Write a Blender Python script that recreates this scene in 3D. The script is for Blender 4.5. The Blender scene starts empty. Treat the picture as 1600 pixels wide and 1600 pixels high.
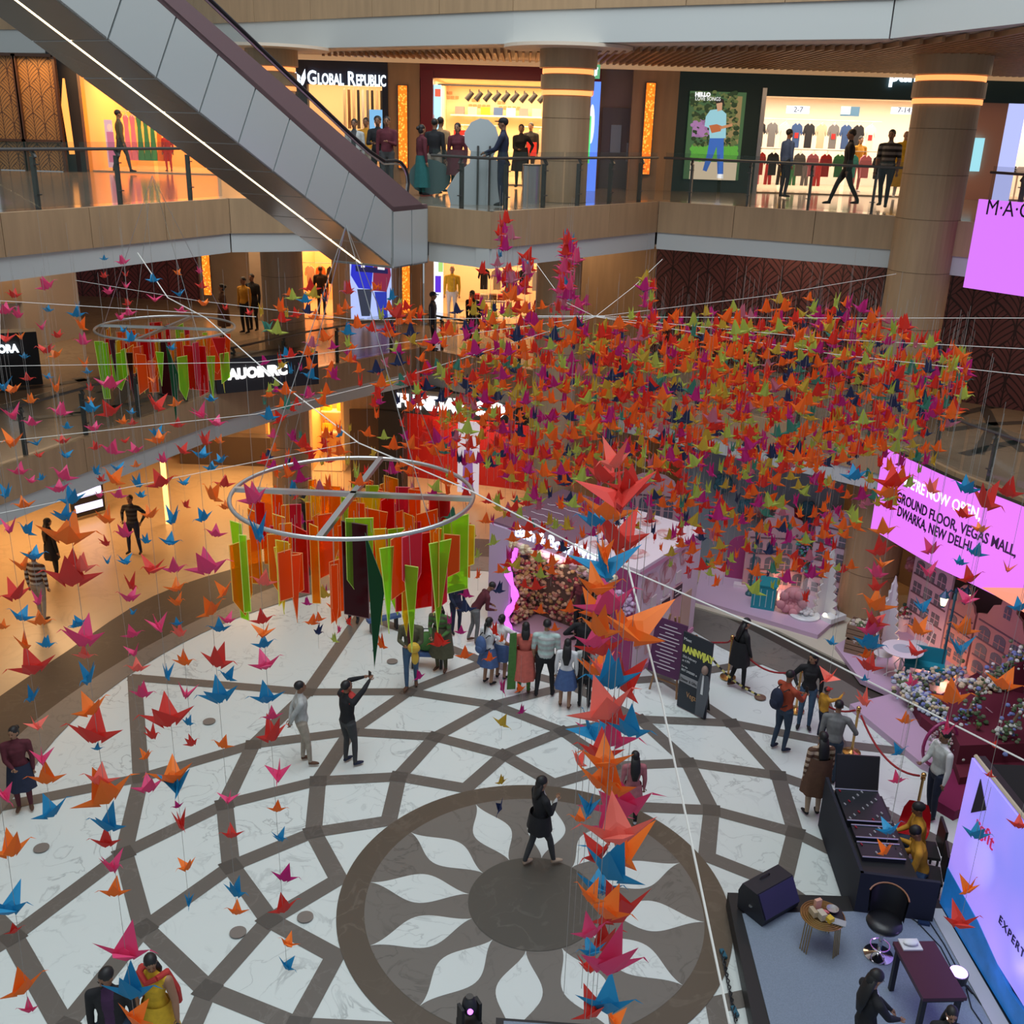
import bpy, bmesh, math, random
from mathutils import Vector, Matrix, noise
random.seed(7)
PI=math.pi
sc=bpy.context.scene
COL=sc.collection
# ---------------- camera, sky, lights, exposure ----------------
F,PT,RL=1608.5,0.3582,0.0304
CZ=11.0
cp,sp=math.cos(PT),math.sin(PT); cr,sr=math.cos(RL),math.sin(RL)
up0=Vector((0,sp,cp)); fwd=Vector((0,cp,-sp)); X0=Vector((1,0,0))
right=X0*cr+up0*sr; up=up0*cr-X0*sr
cam=bpy.data.objects.new('camera',bpy.data.cameras.new('camera')); COL.objects.link(cam)
cam.matrix_world=Matrix((( right.x,up.x,-fwd.x,0),(right.y,up.y,-fwd.y,0),(right.z,up.z,-fwd.z,CZ),(0,0,0,1)))
cam.data.sensor_width=36; cam.data.lens=F/1600*36; cam.data.clip_end=200
sc.camera=cam
w=bpy.data.worlds.new('sky'); sc.world=w; w.use_nodes=True
bg=w.node_tree.nodes['Background']; bg.inputs[0].default_value=(.78,.88,.95,1); bg.inputs[1].default_value=.42
def area(name,loc,size,power,col,rot=(0,0,0),sy=None):
    l=bpy.data.lights.new(name,'AREA'); l.energy=power; l.color=col; l.size=size
    if sy: l.shape='RECTANGLE'; l.size_y=sy
    o=bpy.data.objects.new(name,l); o.location=loc; o.rotation_euler=rot; COL.objects.link(o); return o
area('skylight',(0,13,25),16,4700,(.86,.95,1.0),sy=22)
WARM=(1.0,.62,.30)
sc.view_settings.view_transform='Standard'; sc.view_settings.look='None'
sc.view_settings.exposure=0.06; sc.view_settings.gamma=1.0
# ---------------- pixel helpers: a pixel of the photograph as a ray into the place ----------------
def ray(px,py):
    a,b=px-800,py-800
    u=cr*a+sr*b; v=-sr*a+cr*b
    x=u/F; y=-v/F
    return Vector((x,cp+y*sp,-sp+y*cp))
def G(px,py,z=0):
    r=ray(px,py); t=(z-CZ)/r.z; return Vector((r.x*t,r.y*t,z))
def atD(px,py,d):      # at horizontal distance d
    r=ray(px,py); t=d/math.hypot(r.x,r.y); return Vector((r.x*t,r.y*t,CZ+r.z*t))
def atdepth(px,py,d):
    r=ray(px,py); return Vector((r.x*d,r.y*d,CZ+r.z*d))   # ray has unit depth along the view
def onP(px,py,p0,n):
    r=ray(px,py); o=Vector((0,0,CZ)); t=(Vector(p0)-o).dot(n)/r.dot(n); return o+r*t
def onY(px,py,Y): return onP(px,py,(0,Y,0),Vector((0,1,0)))
# ---------------- materials ----------------
MATS={}
def nn(nt,t,**k):
    n=nt.nodes.new(t)
    for a,b in k.items(): setattr(n,a,b)
    return n
def mat(name,col=(.5,.5,.5),rough=.6,metal=0,emit=None,es=1,alpha=1,spec=.5,noise_s=None,noise_a=.12,coat=0,trans=0,bump=0,stretch=None):
    if name in MATS: return MATS[name]
    m=bpy.data.materials.new(name); m.use_nodes=True; nt=m.node_tree
    b=nt.nodes['Principled BSDF']; c=(*col,1)
    b.inputs['Base Color'].default_value=c; b.inputs['Roughness'].default_value=rough
    b.inputs['Metallic'].default_value=metal; b.inputs['Specular IOR Level'].default_value=spec
    b.inputs['Alpha'].default_value=alpha; b.inputs['Coat Weight'].default_value=coat
    b.inputs['Transmission Weight'].default_value=trans
    if emit: b.inputs['Emission Color'].default_value=(*emit,1); b.inputs['Emission Strength'].default_value=es
    if noise_s:
        tc=nn(nt,'ShaderNodeTexCoord'); mp=nn(nt,'ShaderNodeMapping')
        if stretch: mp.inputs['Scale'].default_value=stretch
        nz=nn(nt,'ShaderNodeTexNoise'); nz.inputs['Scale'].default_value=noise_s; nz.inputs['Detail'].default_value=4
        cr_=nn(nt,'ShaderNodeMapRange'); cr_.inputs[3].default_value=1-noise_a; cr_.inputs[4].default_value=1+noise_a
        cr_.inputs[1].default_value=.3; cr_.inputs[2].default_value=.7
        mx=nn(nt,'ShaderNodeMix',data_type='RGBA',blend_type='MULTIPLY'); mx.inputs[0].default_value=1; mx.inputs[6].default_value=c
        L=nt.links.new
        L(tc.outputs['Object'],mp.inputs[0]); L(mp.outputs[0],nz.inputs['Vector']); L(nz.outputs[0],cr_.inputs[0])
        L(cr_.outputs[0],mx.inputs[7]); L(mx.outputs[2],b.inputs['Base Color'])
        if bump:
            bp=nn(nt,'ShaderNodeBump'); bp.inputs['Strength'].default_value=bump; L(nz.outputs[0],bp.inputs['Height']); L(bp.outputs[0],b.inputs['Normal'])
    MATS[name]=m; return m
def marble(name,col,vein,scale=1.0,rough=.25,amt=.6,width=.035):
    if name in MATS: return MATS[name]
    m=bpy.data.materials.new(name); m.use_nodes=True; nt=m.node_tree; L=nt.links.new
    b=nt.nodes['Principled BSDF']; b.inputs['Roughness'].default_value=rough
    tc=nn(nt,'ShaderNodeTexCoord')
    nz=nn(nt,'ShaderNodeTexNoise'); nz.inputs['Scale'].default_value=.9*scale; nz.inputs['Detail'].default_value=7; nz.inputs['Distortion'].default_value=1.2
    sub=nn(nt,'ShaderNodeMath',operation='SUBTRACT'); sub.inputs[1].default_value=.5
    ab=nn(nt,'ShaderNodeMath',operation='ABSOLUTE')
    mr=nn(nt,'ShaderNodeMapRange'); mr.inputs[1].default_value=0; mr.inputs[2].default_value=width; mr.inputs[3].default_value=amt; mr.inputs[4].default_value=0
    n2=nn(nt,'ShaderNodeTexNoise'); n2.inputs['Scale'].default_value=.5*scale; n2.inputs['Detail'].default_value=3
    m2=nn(nt,'ShaderNodeMapRange'); m2.inputs[1].default_value=.4; m2.inputs[2].default_value=.65; 
    mu=nn(nt,'ShaderNodeMath',operation='MULTIPLY')
    mx=nn(nt,'ShaderNodeMix',data_type='RGBA'); mx.inputs[6].default_value=(*col,1); mx.inputs[7].default_value=(*vein,1)
    L(tc.outputs['Object'],nz.inputs['Vector']); L(tc.outputs['Object'],n2.inputs['Vector'])
    L(nz.outputs[0],sub.inputs[0]); L(sub.outputs[0],ab.inputs[0]); L(ab.outputs[0],mr.inputs[0])
    L(n2.outputs[0],m2.inputs[0]); L(m2.outputs[0],mu.inputs[0]); L(mr.outputs[0],mu.inputs[1]); L(mu.outputs[0],mx.inputs[0])
    L(mx.outputs[2],b.inputs['Base Color'])
    MATS[name]=m; return m
def emi(name,col=(1,1,1),s=1): return mat(name,(0.02,0.02,0.02),.5,emit=col,es=s)
# ---------------- mesh builder ----------------
def wm(o):
    M=o.matrix_basis.copy()
    while o.parent: o=o.parent; M=o.matrix_basis@M
    return M
class MB:
    def __init__(s): s.v=[]; s.f=[]; s.m=[]
    def add(s,vs,fs,mi=0):
        b=len(s.v); s.v+= [tuple(x) for x in vs]; s.f+=[tuple(i+b for i in f) for f in fs]; s.m+=[mi]*len(fs); return s
    def box(s,cx,cy,cz,sx,sy,sz,rz=0,mi=0,rx=0,ry=0):
        R=Matrix.Rotation(rz,3,'Z')@Matrix.Rotation(ry,3,'Y')@Matrix.Rotation(rx,3,'X'); c=Vector((cx,cy,cz)); vs=[]
        for x in(-.5,.5):
            for y in(-.5,.5):
                for z in(-.5,.5): vs.append(c+R@Vector((x*sx,y*sy,z*sz)))
        return s.add(vs,[(0,1,3,2),(4,6,7,5),(0,4,5,1),(2,3,7,6),(0,2,6,4),(1,5,7,3)],mi)
    def quad(s,*p,mi=0): return s.add(p,[tuple(range(len(p)))],mi)
    def prism(s,poly,z0,z1,mi=0):
        n=len(poly); vs=[(p[0],p[1],z0) for p in poly]+[(p[0],p[1],z1) for p in poly]
        fs=[tuple(range(n))[::-1],tuple(range(n,2*n))]+[(i,(i+1)%n,n+(i+1)%n,n+i) for i in range(n)]
        return s.add(vs,fs,mi)
    def slab(s,pts,n,d,mi=0):   # polygon in any plane, thickened by d along n
        n=Vector(n).normalized(); k=len(pts); P=[Vector(p) for p in pts]
        return s.add(P+[p+n*d for p in P],[tuple(range(k))[::-1],tuple(range(k,2*k))]+[(i,(i+1)%k,k+(i+1)%k,k+i) for i in range(k)],mi)
    def lathe(s,prof,cx=0,cy=0,cz=0,n=20,mi=0,sy=1):
        k=len(prof); vs=[]
        for r,z in prof:
            for i in range(n):
                a=2*PI*i/n; vs.append((cx+r*math.cos(a),cy+r*math.sin(a)*sy,cz+z))
        fs=[(j*n+i,j*n+(i+1)%n,(j+1)*n+(i+1)%n,(j+1)*n+i) for j in range(k-1) for i in range(n)]
        fs+=[tuple(range(n))[::-1],tuple((k-1)*n+i for i in range(n))]
        return s.add(vs,fs,mi)
    def cyl(s,x,y,z0,z1,r,n=16,mi=0): return s.lathe([(r,z0),(r,z1)],x,y,0,n,mi)
    def tube(s,pts,r,n=8,mi=0,closed=False,flat=None):
        P=[Vector(p) for p in pts]; k=len(P); vs=[]; prev=None
        for i,p in enumerate(P):
            t=(P[(i+1)%k]-P[i-1]) if closed else (P[min(i+1,k-1)]-P[max(i-1,0)])
            t=t.normalized() if t.length>1e-9 else Vector((0,0,1))
            if prev is None:
                a=Vector((0,0,1)) if abs(t.z)<.9 else Vector((0,1,0)); nrm=t.cross(a).normalized()
            else:
                nrm=prev-t*prev.dot(t); nrm=nrm.normalized() if nrm.length>1e-6 else t.orthogonal().normalized()
            prev=nrm; bn=t.cross(nrm); rr=r[i] if isinstance(r,list) else r
            if isinstance(rr,(list,tuple)): ra,rb=rr
            else: ra=rb=rr
            for j in range(n):
                a=2*PI*j/n; vs.append(p+nrm*math.cos(a)*ra+bn*math.sin(a)*rb)
        fs=[(i*n+j,i*n+(j+1)%n,((i+1)%k)*n+(j+1)%n,((i+1)%k)*n+j) for i in range(k if closed else k-1) for j in range(n)]
        if not closed: fs+=[tuple(range(n))[::-1],tuple((k-1)*n+i for i in range(n))]
        return s.add(vs,fs,mi)
    def ell(s,c,r,n=12,m=8,mi=0,R=None):
        vs=[];c=Vector(c)
        for j in range(1,m):
            t=PI*j/m
            for i in range(n):
                a=2*PI*i/n; q=Vector((r[0]*math.sin(t)*math.cos(a),r[1]*math.sin(t)*math.sin(a),r[2]*math.cos(t)))
                if R is not None: q=R@q
                vs.append(c+q)
        e=Vector((0,0,r[2])); 
        if R is not None: e=R@e
        vs+=[c+e,c-e]; T=len(vs)-2
        fs=[(j*n+i,j*n+(i+1)%n,(j+1)*n+(i+1)%n,(j+1)*n+i) for j in range(m-2) for i in range(n)]
        fs+=[(T,(i+1)%n,i) for i in range(n)]+[(T+1,(m-2)*n+i,(m-2)*n+(i+1)%n) for i in range(n)]
        return s.add(vs,fs,mi)
    def build(s,name,m,parent=None,world=False,smooth=False,loc=None,rz=0,fix=True):
        me=bpy.data.meshes.new(name); o=bpy.data.objects.new(name,me)
        if loc is not None: o.location=loc; o.rotation_euler=(0,0,rz)
        vs=s.v
        if world:
            if parent is not None: I=wm(parent).inverted(); vs=[I@Vector(v) for v in vs]
            elif loc is not None: I=o.matrix_basis.inverted(); vs=[I@Vector(v) for v in vs]
        me.from_pydata([tuple(v) for v in vs],[],s.f)
        ms=m if isinstance(m,(list,tuple)) else [m]
        for x in ms: me.materials.append(x)
        if len(ms)>1: me.polygons.foreach_set('material_index',s.m)
        if fix:
            bm=bmesh.new(); bm.from_mesh(me); bmesh.ops.recalc_face_normals(bm,faces=bm.faces); bm.to_mesh(me); bm.free()
        if smooth: me.shade_smooth()
        COL.objects.link(o)
        if parent is not None: o.parent=parent
        return o
def tag(o,label=None,cat=None,group=None,kind=None):
    if label: o['label']=label
    if cat: o['category']=cat
    if group: o['group']=group
    if kind: o['kind']=kind
    return o
def thing(name,label,cat,loc=(0,0,0),rz=0,group=None):
    o=bpy.data.objects.new(name,None); o.location=loc; o.rotation_euler=(0,0,rz); o.empty_display_size=.1
    COL.objects.link(o); return tag(o,label,cat,group)
def copy_tree(o,parent=None):
    c=o.copy(); COL.objects.link(c); c.parent=parent
    for ch in list(o.children): copy_tree(ch,c)
    return c
def struct(name,mb,m,**k): return tag(mb.build(name,m,**k),kind='structure')
def textmesh(name,txt,size,m,parent,p,xd,yd,depth=.03,align='LEFT',sx=1.0,bold=.0,space=1.0):
    # text whose baseline starts at p, runs along xd, rises along yd (world)
    cu=bpy.data.curves.new(name,'FONT'); cu.body=txt; cu.size=size; cu.extrude=depth/2; cu.align_x=align; cu.offset=bold; cu.space_character=space; cu.resolution_u=3
    t=bpy.data.objects.new(name,cu); me=bpy.data.meshes.new_from_object(t); bpy.data.objects.remove(t)
    xd=Vector(xd).normalized(); yd=Vector(yd); yd=(yd-xd*yd.dot(xd)).normalized(); zd=xd.cross(yd)
    M=Matrix(((xd.x*sx,yd.x,zd.x,p[0]),(xd.y*sx,yd.y,zd.y,p[1]),(xd.z*sx,yd.z,zd.z,p[2]),(0,0,0,1)))
    if parent is not None: M=wm(parent).inverted()@M
    me.transform(M); me.materials.clear(); me.materials.append(m)
    o=bpy.data.objects.new(name,me); COL.objects.link(o); o.parent=parent
    return o
# ---------------- materials used by the building ----------------
M_wood=mat('veneer',(.36,.235,.13),.5,noise_s=1.2,noise_a=.1,stretch=(6,6,.6))
M_white=mat('white_paint',(.48,.50,.49),.6)
M_soffit=mat('soffit_paint',(.66,.55,.44),.7)
M_beige=mat('beige_wall',(.38,.27,.18),.6,noise_s=2,noise_a=.06)
M_metal=mat('rail_metal',(.10,.095,.09),.4,.6)
M_steel=mat('brushed_steel',(.55,.56,.56),.3,.9)
M_glass=mat('rail_glass',(.06,.10,.085),.03,alpha=.16,spec=.6)
M_black=mat('black',(.012,.012,.014),.5)
M_marble=marble('white_marble',(.66,.71,.69),(.30,.33,.33),1.6,.32,.7,.022)
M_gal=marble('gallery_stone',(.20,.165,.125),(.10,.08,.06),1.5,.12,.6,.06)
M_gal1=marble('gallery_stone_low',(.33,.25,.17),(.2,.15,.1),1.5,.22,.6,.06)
M_band=marble('grey_band',(.135,.12,.105),(.22,.2,.18),2.5,.42,.5,.03)
M_node=marble('dark_node',(.085,.075,.066),(.15,.13,.12),2.5,.4,.5,.03)
M_disc=marble('brown_disc',(.085,.078,.066),(.16,.15,.13),1.6,.35,.6,.03)
M_ring=marble('brown_ring',(.10,.078,.058),(.17,.14,.11),1.6,.35,.6,.03)
M_petbg=marble('grey_petal_ground',(.165,.15,.132),(.06,.055,.05),1.8,.4,.6,.03)
M_tan=marble('beige_marble',(.52,.38,.22),(.35,.24,.13),1,.3,.4,.05)
M_tan2=marble('pale_marble',(.56,.47,.36),(.38,.29,.2),1.5,.25,.6,.06)
CX,CY=.515,12.53
def ringpts(R,n=96,c=(CX,CY)): return [(c[0]+R*math.cos(2*PI*i/n),c[1]+R*math.sin(2*PI*i/n)) for i in range(n)]
# ground floor
struct('floor',MB().prism([(-26,2),(26,2),(26,46),(-26,46)],-.3,0),M_tan)
def flat(name,polys,z,m):
    b=MB()
    for p in polys: b.add([(q[0],q[1],z) for q in p],[tuple(range(len(p)))])
    return struct(name,b,m)
OC=(.3,11.4)
ANG=[-180,-120,-60,0,35,43,55,63,80,98,114,124,132,144,158,165,180]
RW=[8.8,9,8.8,8.6,8.7,8.85,9.2,9.5,11.5,12.45,12.0,11.6,11.2,10.5,9.66,9.2,8.8]
RM=[9.6,9.8,9.6,9.3,9.3,9.6,10.25,10.9,12.6,13.4,13.1,12.4,11.8,11.1,10.45,10.1,9.6]
RO=[10.8,11,10.8,10.3,10.4,10.9,11.6,12.1,13.8,14.7,14.5,14.2,13.75,12.5,11.7,11.3,10.8]
def rad(T,a):
    for i in range(len(ANG)-1):
        if ANG[i]<=a<=ANG[i+1]:
            t=(a-ANG[i])/(ANG[i+1]-ANG[i]); 
            def tg(j): 
                j0,j1=max(0,j-1),min(len(T)-1,j+1); return (T[j1]-T[j0])/(ANG[j1]-ANG[j0])
            h=ANG[i+1]-ANG[i]; t2,t3=t*t,t**3
            return (2*t3-3*t2+1)*T[i]+(t3-2*t2+t)*h*tg(i)+(-2*t3+3*t2)*T[i+1]+(t3-t2)*h*tg(i+1)
def zone(T): return [(CX+rad(T,a)*math.cos(math.radians(a)),CY+rad(T,a)*math.sin(math.radians(a))) for a in [-180+3*i for i in range(120)]]
def annulus(Ta,Tb,z,m):
    A,B=zone(Ta),zone(Tb); b=MB(); n=len(A); b.add([(p[0],p[1],z) for p in A+B],[(i,(i+1)%n,n+(i+1)%n,n+i) for i in range(n)]); struct('floor',b,m)
flat('floor',[zone(RW)],.006,M_marble)
annulus(RW,RM,.016,M_petbg); annulus(RM,RO,.016,marble('outer_ring',(.05,.04,.032),(.09,.075,.06),1.6,.5,.5,.03))
ph=math.radians(22.78); RR=[3.05,3.92,4.79,5.70,6.57,7.50,10.4]
def pol(r,a): return Vector((CX+r*math.cos(a),CY+r*math.sin(a)))
bands=[];nodes=[]
w_=.14
for k in range(24):
    a=ph+k*PI/12
    for i in range(6):
        if (i+k)%2: continue
        p=pol(RR[i],a)
        for s_ in(-1,1):
            q=pol(RR[i+1],a+s_*PI/12); d=(q-p).normalized(); n=Vector((-d.y,d.x))*w_; e=d*w_*.8
            bands.append([p-e+n,p-e-n,q+e-n,q+e+n])
        if i>0: 
            ur=(p-Vector((CX,CY))).normalized(); ut=Vector((-ur.y,ur.x)); g=.23
            nodes.append([p+ur*g*.95,p+ut*g*.9,p-ur*g*.95,p-ut*g*.9])
bz=MB()
for j,p in enumerate(bands): bz.add([(q[0],q[1],.011+.0004*(j%2)) for q in p],[(0,1,2,3)])
struct('floor',bz,M_band)
flat('floor',nodes,.014,M_node)
flat('floor',[ringpts(2.957,120)],.018,M_ring)
flat('floor',[ringpts(2.5465,120)],.021,M_petbg)
pets=[]
for k in range(12):
    a=ph+k*PI/6; ur=Vector((math.cos(a),math.sin(a))); ut=Vector((-ur.y,ur.x)); L=[];Rr=[]
    for i in range(25):
        t=i/24; r=1.0+(2.5465-1.0)*t; hw=.285*(math.sin(PI*t**.95)**1.6)*(1-.12*math.cos(2*PI*t))
        c=Vector((CX,CY))+ur*r; L.append(c+ut*hw); Rr.append(c-ut*hw)
    pets.append(L+Rr[::-1][1:-1])
flat('floor',pets,.024,M_marble)
flat('floor',[ringpts(1.0,72)],.027,M_disc)
for px,py in [(327,1129),(65,1327),(477,1435),(613,1035),(372,1459)]:
    g=G(px,py); tag(MB().cyl(0,0,0,.008,.12,20).build('service_cover',mat('cap',(.2,.17,.15),.5),loc=(g.x,g.y,.026)),'round floor service cover in white marble, %s'%({327:'right of the upper left band corner',65:'near the left edge',477:'left of the medallion ring',613:'by the man in jeans',372:'at the left band crossing'}[px]),'floor cover')
# edges
E1=[(-13.5,9),(-9.69,18.4),(-7.32,24.3),(-5.5,27.4),(-2.9,30.7),(-0.7,29.0),(3.2,25.7),(7.15,22.7),(8.46,21.6),(8.95,19.9),(9.5,18.75),(10.1,17.2),(10.6,14),(11,8)]
E2=[(-13.2,9),(-8.71,17.78),(-6.21,22.72),(-4.4,23.4),(-3.5,21.9),(-1.95,22.26),(-.59,21.24),(3.33,26),(8.35,23.45),(9.5,22.3),(10.6,19),(11.5,14),(12,8)]
E3=[(-19,35.8),(-14.7,34.2),(-7.07,29.41),(-.31,24.7),(6.6,20.7),(7.6,17.2),(8.6,8)]
def slab(E,z,m,nm,thick=1.12):
    top=MB(); poly=E+[(24,8),(24,44),(-24,44),(-24,9)] if E is not E3 else E+[(24,8),(24,44),(-24,44)]
    return poly
def edgeband(E,z,name,h1=.72,h2=1.12,ins=.04):
    b=MB(); wv=MB()
    for i in range(len(E)-1):
        a,c=E[i],E[i+1]; d=(Vector(c)-Vector(a)).normalized(); n=Vector((-d.y,d.x)) # away from the void
        # panel segments with thin joints
        L=(Vector(c)-Vector(a)).length; k=max(1,round(L/2.2))
        for j in range(k):
            p=Vector(a)+d*(L*j/k+.006); q=Vector(a)+d*(L*(j+1)/k-.006)
            b.prism([p,q,q+n*.15,p+n*.15],z-h1,z)
        wv.prism([Vector(a)+n*ins,Vector(c)+n*ins,Vector(c)+n*.4,Vector(a)+n*.4],z-h2,z-h1)
    struct('trim_'+name,b,M_wood); struct('trim_'+name,wv,M_white)
def ngon(name,poly,z0,z1,m):
    bm=bmesh.new(); vs=[bm.verts.new((p[0],p[1],z0)) for p in poly]; f=bm.faces.new(vs)
    r=bmesh.ops.extrude_face_region(bm,geom=[f]); bmesh.ops.translate(bm,verts=[v for v in r['geom'] if isinstance(v,bmesh.types.BMVert)],vec=(0,0,z1-z0))
    bmesh.ops.recalc_face_normals(bm,faces=bm.faces)
    me=bpy.data.meshes.new(name); bm.to_mesh(me); bm.free(); me.materials.append(m); o=bpy.data.objects.new(name,me); COL.objects.link(o); return tag(o,kind='structure')
def back(E,off=.05): # shrink so the slab sits behind its edge band
    out=[]
    for i,p in enumerate(E):
        a=E[max(0,i-1)]; c=E[min(len(E)-1,i+1)]; d=(Vector(c)-Vector(a)).normalized(); out.append(Vector(p)+Vector((-d.y,d.x))*off)
    return out
def closing(E,y=44): return [(24,E[-1][1]),(24,y),(-24,y),(-24,E[0][1])]
E1r=[Vector(p) for p in E1]; 
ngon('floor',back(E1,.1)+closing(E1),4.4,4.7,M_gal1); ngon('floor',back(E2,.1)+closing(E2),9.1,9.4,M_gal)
ngon('ceiling',back(E1,.38)+closing(E1),3.6,3.66,M_soffit); ngon('ceiling',back(E2,.38)+closing(E2),8.3,8.36,M_soffit)
edgeband(E1,4.7,'gallery_lower'); edgeband(E2,9.4,'gallery_upper')
edgeband(E3,14.1,'gallery_top',.75,1.4)
ngon('ceiling',back(E3,.38)+[(24,8),(24,44),(-24,44)],12.7,12.76,M_soffit); ngon('floor',back(E3,.1)+[(24,8),(24,44),(-24,44)],13.8,14.1,M_tan2)
# slatted timber ceiling under the top gallery
sl=MB()
M_slat=mat('slat_wood',(.30,.16,.075),.5,noise_s=3,noise_a=.2)
for i in range(110):
    x=-5.5+i*.17; yb=29.6
    # front of the slats follows the top gallery edge
    t=None
    for a,c in zip(E3[:-1],E3[1:]):
        if a[0]<=x<=c[0]: t=a[1]+(c[1]-a[1])*(x-a[0])/(c[0]-a[0])
    if t is None: t=14
    y0=t+1.3
    if y0<yb: sl.box(x,(y0+yb)/2,12.64,.06,yb-y0,.09)
struct('ceiling',sl,M_slat)
# lines of light and downlights
# walls
def wall(name,a,c,z0,z1,m,t=.2): 
    a=Vector(a);c=Vector(c);d=(c-a).normalized();n=Vector((-d.y,d.x))
    return struct(name,MB().prism([a,c,c+n*t,a+n*t],z0,z1),m)
def leafmat(name,base,line,sc_=1.0,metal=0):
    # leaf-pattern cladding: rows of pointed leaves with veins
    if name in MATS: return MATS[name]
    m=bpy.data.materials.new(name); m.use_nodes=True; nt=m.node_tree; L=nt.links.new
    b=nt.nodes['Principled BSDF']; b.inputs['Roughness'].default_value=.5; b.inputs['Metallic'].default_value=metal
    tc=nn(nt,'ShaderNodeTexCoord'); sx=nn(nt,'ShaderNodeSeparateXYZ'); L(tc.outputs['UV'],sx.inputs[0])
    def mth(op,a,b_=None,c_=None):
        n=nn(nt,'ShaderNodeMath',operation=op)
        for i,v in enumerate((a,b_,c_)):
            if v is None: continue
            if isinstance(v,(int,float)): n.inputs[i].default_value=v
            else: L(v,n.inputs[i])
        return n.outputs[0]
    u=mth('MULTIPLY',sx.outputs[0],1/(1.1*sc_)); v=mth('MULTIPLY',sx.outputs[1],1/(1.3*sc_))
    def leaf(du,dv):
        uu=mth('SUBTRACT',mth('FRACT',mth('ADD',u,du)),.5); vv=mth('FRACT',mth('ADD',v,dv))
        au=mth('ABSOLUTE',uu)
        edge=mth('MULTIPLY',mth('SINE',mth('MULTIPLY',vv,PI)),.5)     # half width
        inside=mth('GREATER_THAN',edge,au)
        ol=mth('LESS_THAN',mth('ABSOLUTE',mth('SUBTRACT',edge,au)),.03)
        vein=mth('LESS_THAN',mth('FRACT',mth('MULTIPLY',mth('SUBTRACT',vv,mth('MULTIPLY',mth('POWER',au,.6),.75)),7)),.24)
        rib=mth('LESS_THAN',au,.018)
        ln=mth('MAXIMUM',mth('MAXIMUM',vein,rib),ol)
        return inside,ln
    i1,l1=leaf(0,0); i2,l2=leaf(.5,.5)
    r=mth('ADD',mth('MULTIPLY',i1,l1),mth('MULTIPLY',mth('SUBTRACT',1,i1),l2))
    mx=nn(nt,'ShaderNodeMix',data_type='RGBA'); mx.inputs[6].default_value=(*base,1); mx.inputs[7].default_value=(*line,1)
    L(r,mx.inputs[0]); L(mx.outputs[2],b.inputs['Base Color']); MATS[name]=m; return m
def uvwall(name,a,c,z0,z1,m,kind='structure',t=.12):
    a=Vector(a);c=Vector(c);d=(c-a);n=Vector((-d.y,d.x)).normalized()*t
    b=MB(); 
    b.add([(a.x,a.y,z0),(c.x,c.y,z0),(c.x,c.y,z1),(a.x,a.y,z1),(a.x+n.x,a.y+n.y,z0),(c.x+n.x,c.y+n.y,z0),(c.x+n.x,c.y+n.y,z1),(a.x+n.x,a.y+n.y,z1)],[(0,1,2,3),(5,4,7,6),(1,5,6,2),(4,0,3,7),(3,2,6,7),(4,5,1,0)])
    o=b.build(name,m,fix=False); me=o.data; uv=me.uv_layers.new(name='UVMap'); L=d.length
    UV=[(0,0),(L,0),(L,z1-z0),(0,z1-z0)]
    for p in me.polygons:
        for li in p.loop_indices:
            vi=me.loops[li].vertex_index; uv.data[li].uv=UV[vi%4]
    if kind: o['kind']=kind
    return o
M_burg=leafmat('burgundy_leaf',(.15,.048,.05),(.028,.010,.012),1.0)
M_burg2=leafmat('burgundy_leaf_left',(.22,.05,.06),(.05,.015,.02),1.0)
M_beam=mat('maroon',(.16,.006,.012),.4)
M_teal=mat('dark_teal',(.012,.045,.055),.6)
# level one walls
uvwall('wall_right',(4.0,30.9),(16,22.9),4.7,8.3,M_burg)
wall('wall_right',(2.6,31.8),(4.0,30.9),4.7,8.3,M_wood)
wall('wall_back',(1.2,32.7),(2.6,31.8),4.7,8.3,M_wood)
uvwall('wall_left',(-16.6,38.2),(-11.6,37.8),4.7,8.3,M_burg2)
wall('wall_left',(-11.6,37.8),(-8.9,36.4),4.7,8.3,M_beige)
wall('wall_left',(-22,26),(-19.5,33),4.7,8.3,M_beige)
wall('wall_back',(-6.2,34.6),(-3.2,34.6),4.7,8.3,M_wood)
# ground walls
wall('wall_back',(-14,35.5),(-8.6,34.2),0,3.6,M_beige)
wall('wall_back',(-8.2,33.4),(-7.2,33.2),0,3.6,M_wood)
wall('wall_back',(-5.2,31.5),(-3.9,31.3),0,3.6,M_wood)
wall('wall_back',(0.8,31),(9,27.5),0,3.6,M_wood)
wall('wall_right',(9,27.5),(17,12),0,3.6,M_beige)
wall('wall_left',(-19,20),(-14,35.5),0,3.6,M_beige)
# columns
def column(x,y,r,z1=12.7,cap=True):
    b=MB(); b.cyl(x,y,0,z1,r,40)
    o=struct('column',b,M_wood,smooth=False)
    j=MB()
    for z in [1.2,2.4,3.6,5.9,7.1,8.3,9.4,10.3,11.2]:
        j.cyl(x,y,z,z+.012,r+.004,40)
    struct('column',j,mat('joint',(.16,.10,.05),.6))
    if cap:
        g=MB(); g.cyl(x,y,11.68,11.78,r+.03,40); g.cyl(x,y,12.12,12.22,r+.03,40)
        struct('column',g,mat('cove_light',(.8,.4,.15),.5,emit=(1,.36,.1),es=1.3))
        c=MB(); c.cyl(x,y,11.80,12.10,r+.06,40); c.cyl(x,y,12.24,12.62,r+.10,40); struct('column',c,M_wood)
        struct('ceiling',MB().cyl(x,y,12.62,12.69,r+.9,48),M_soffit)
column(8.75,23.05,.66); column(.95,24.9,.54); column(-6.35,28.0,.55)
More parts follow.
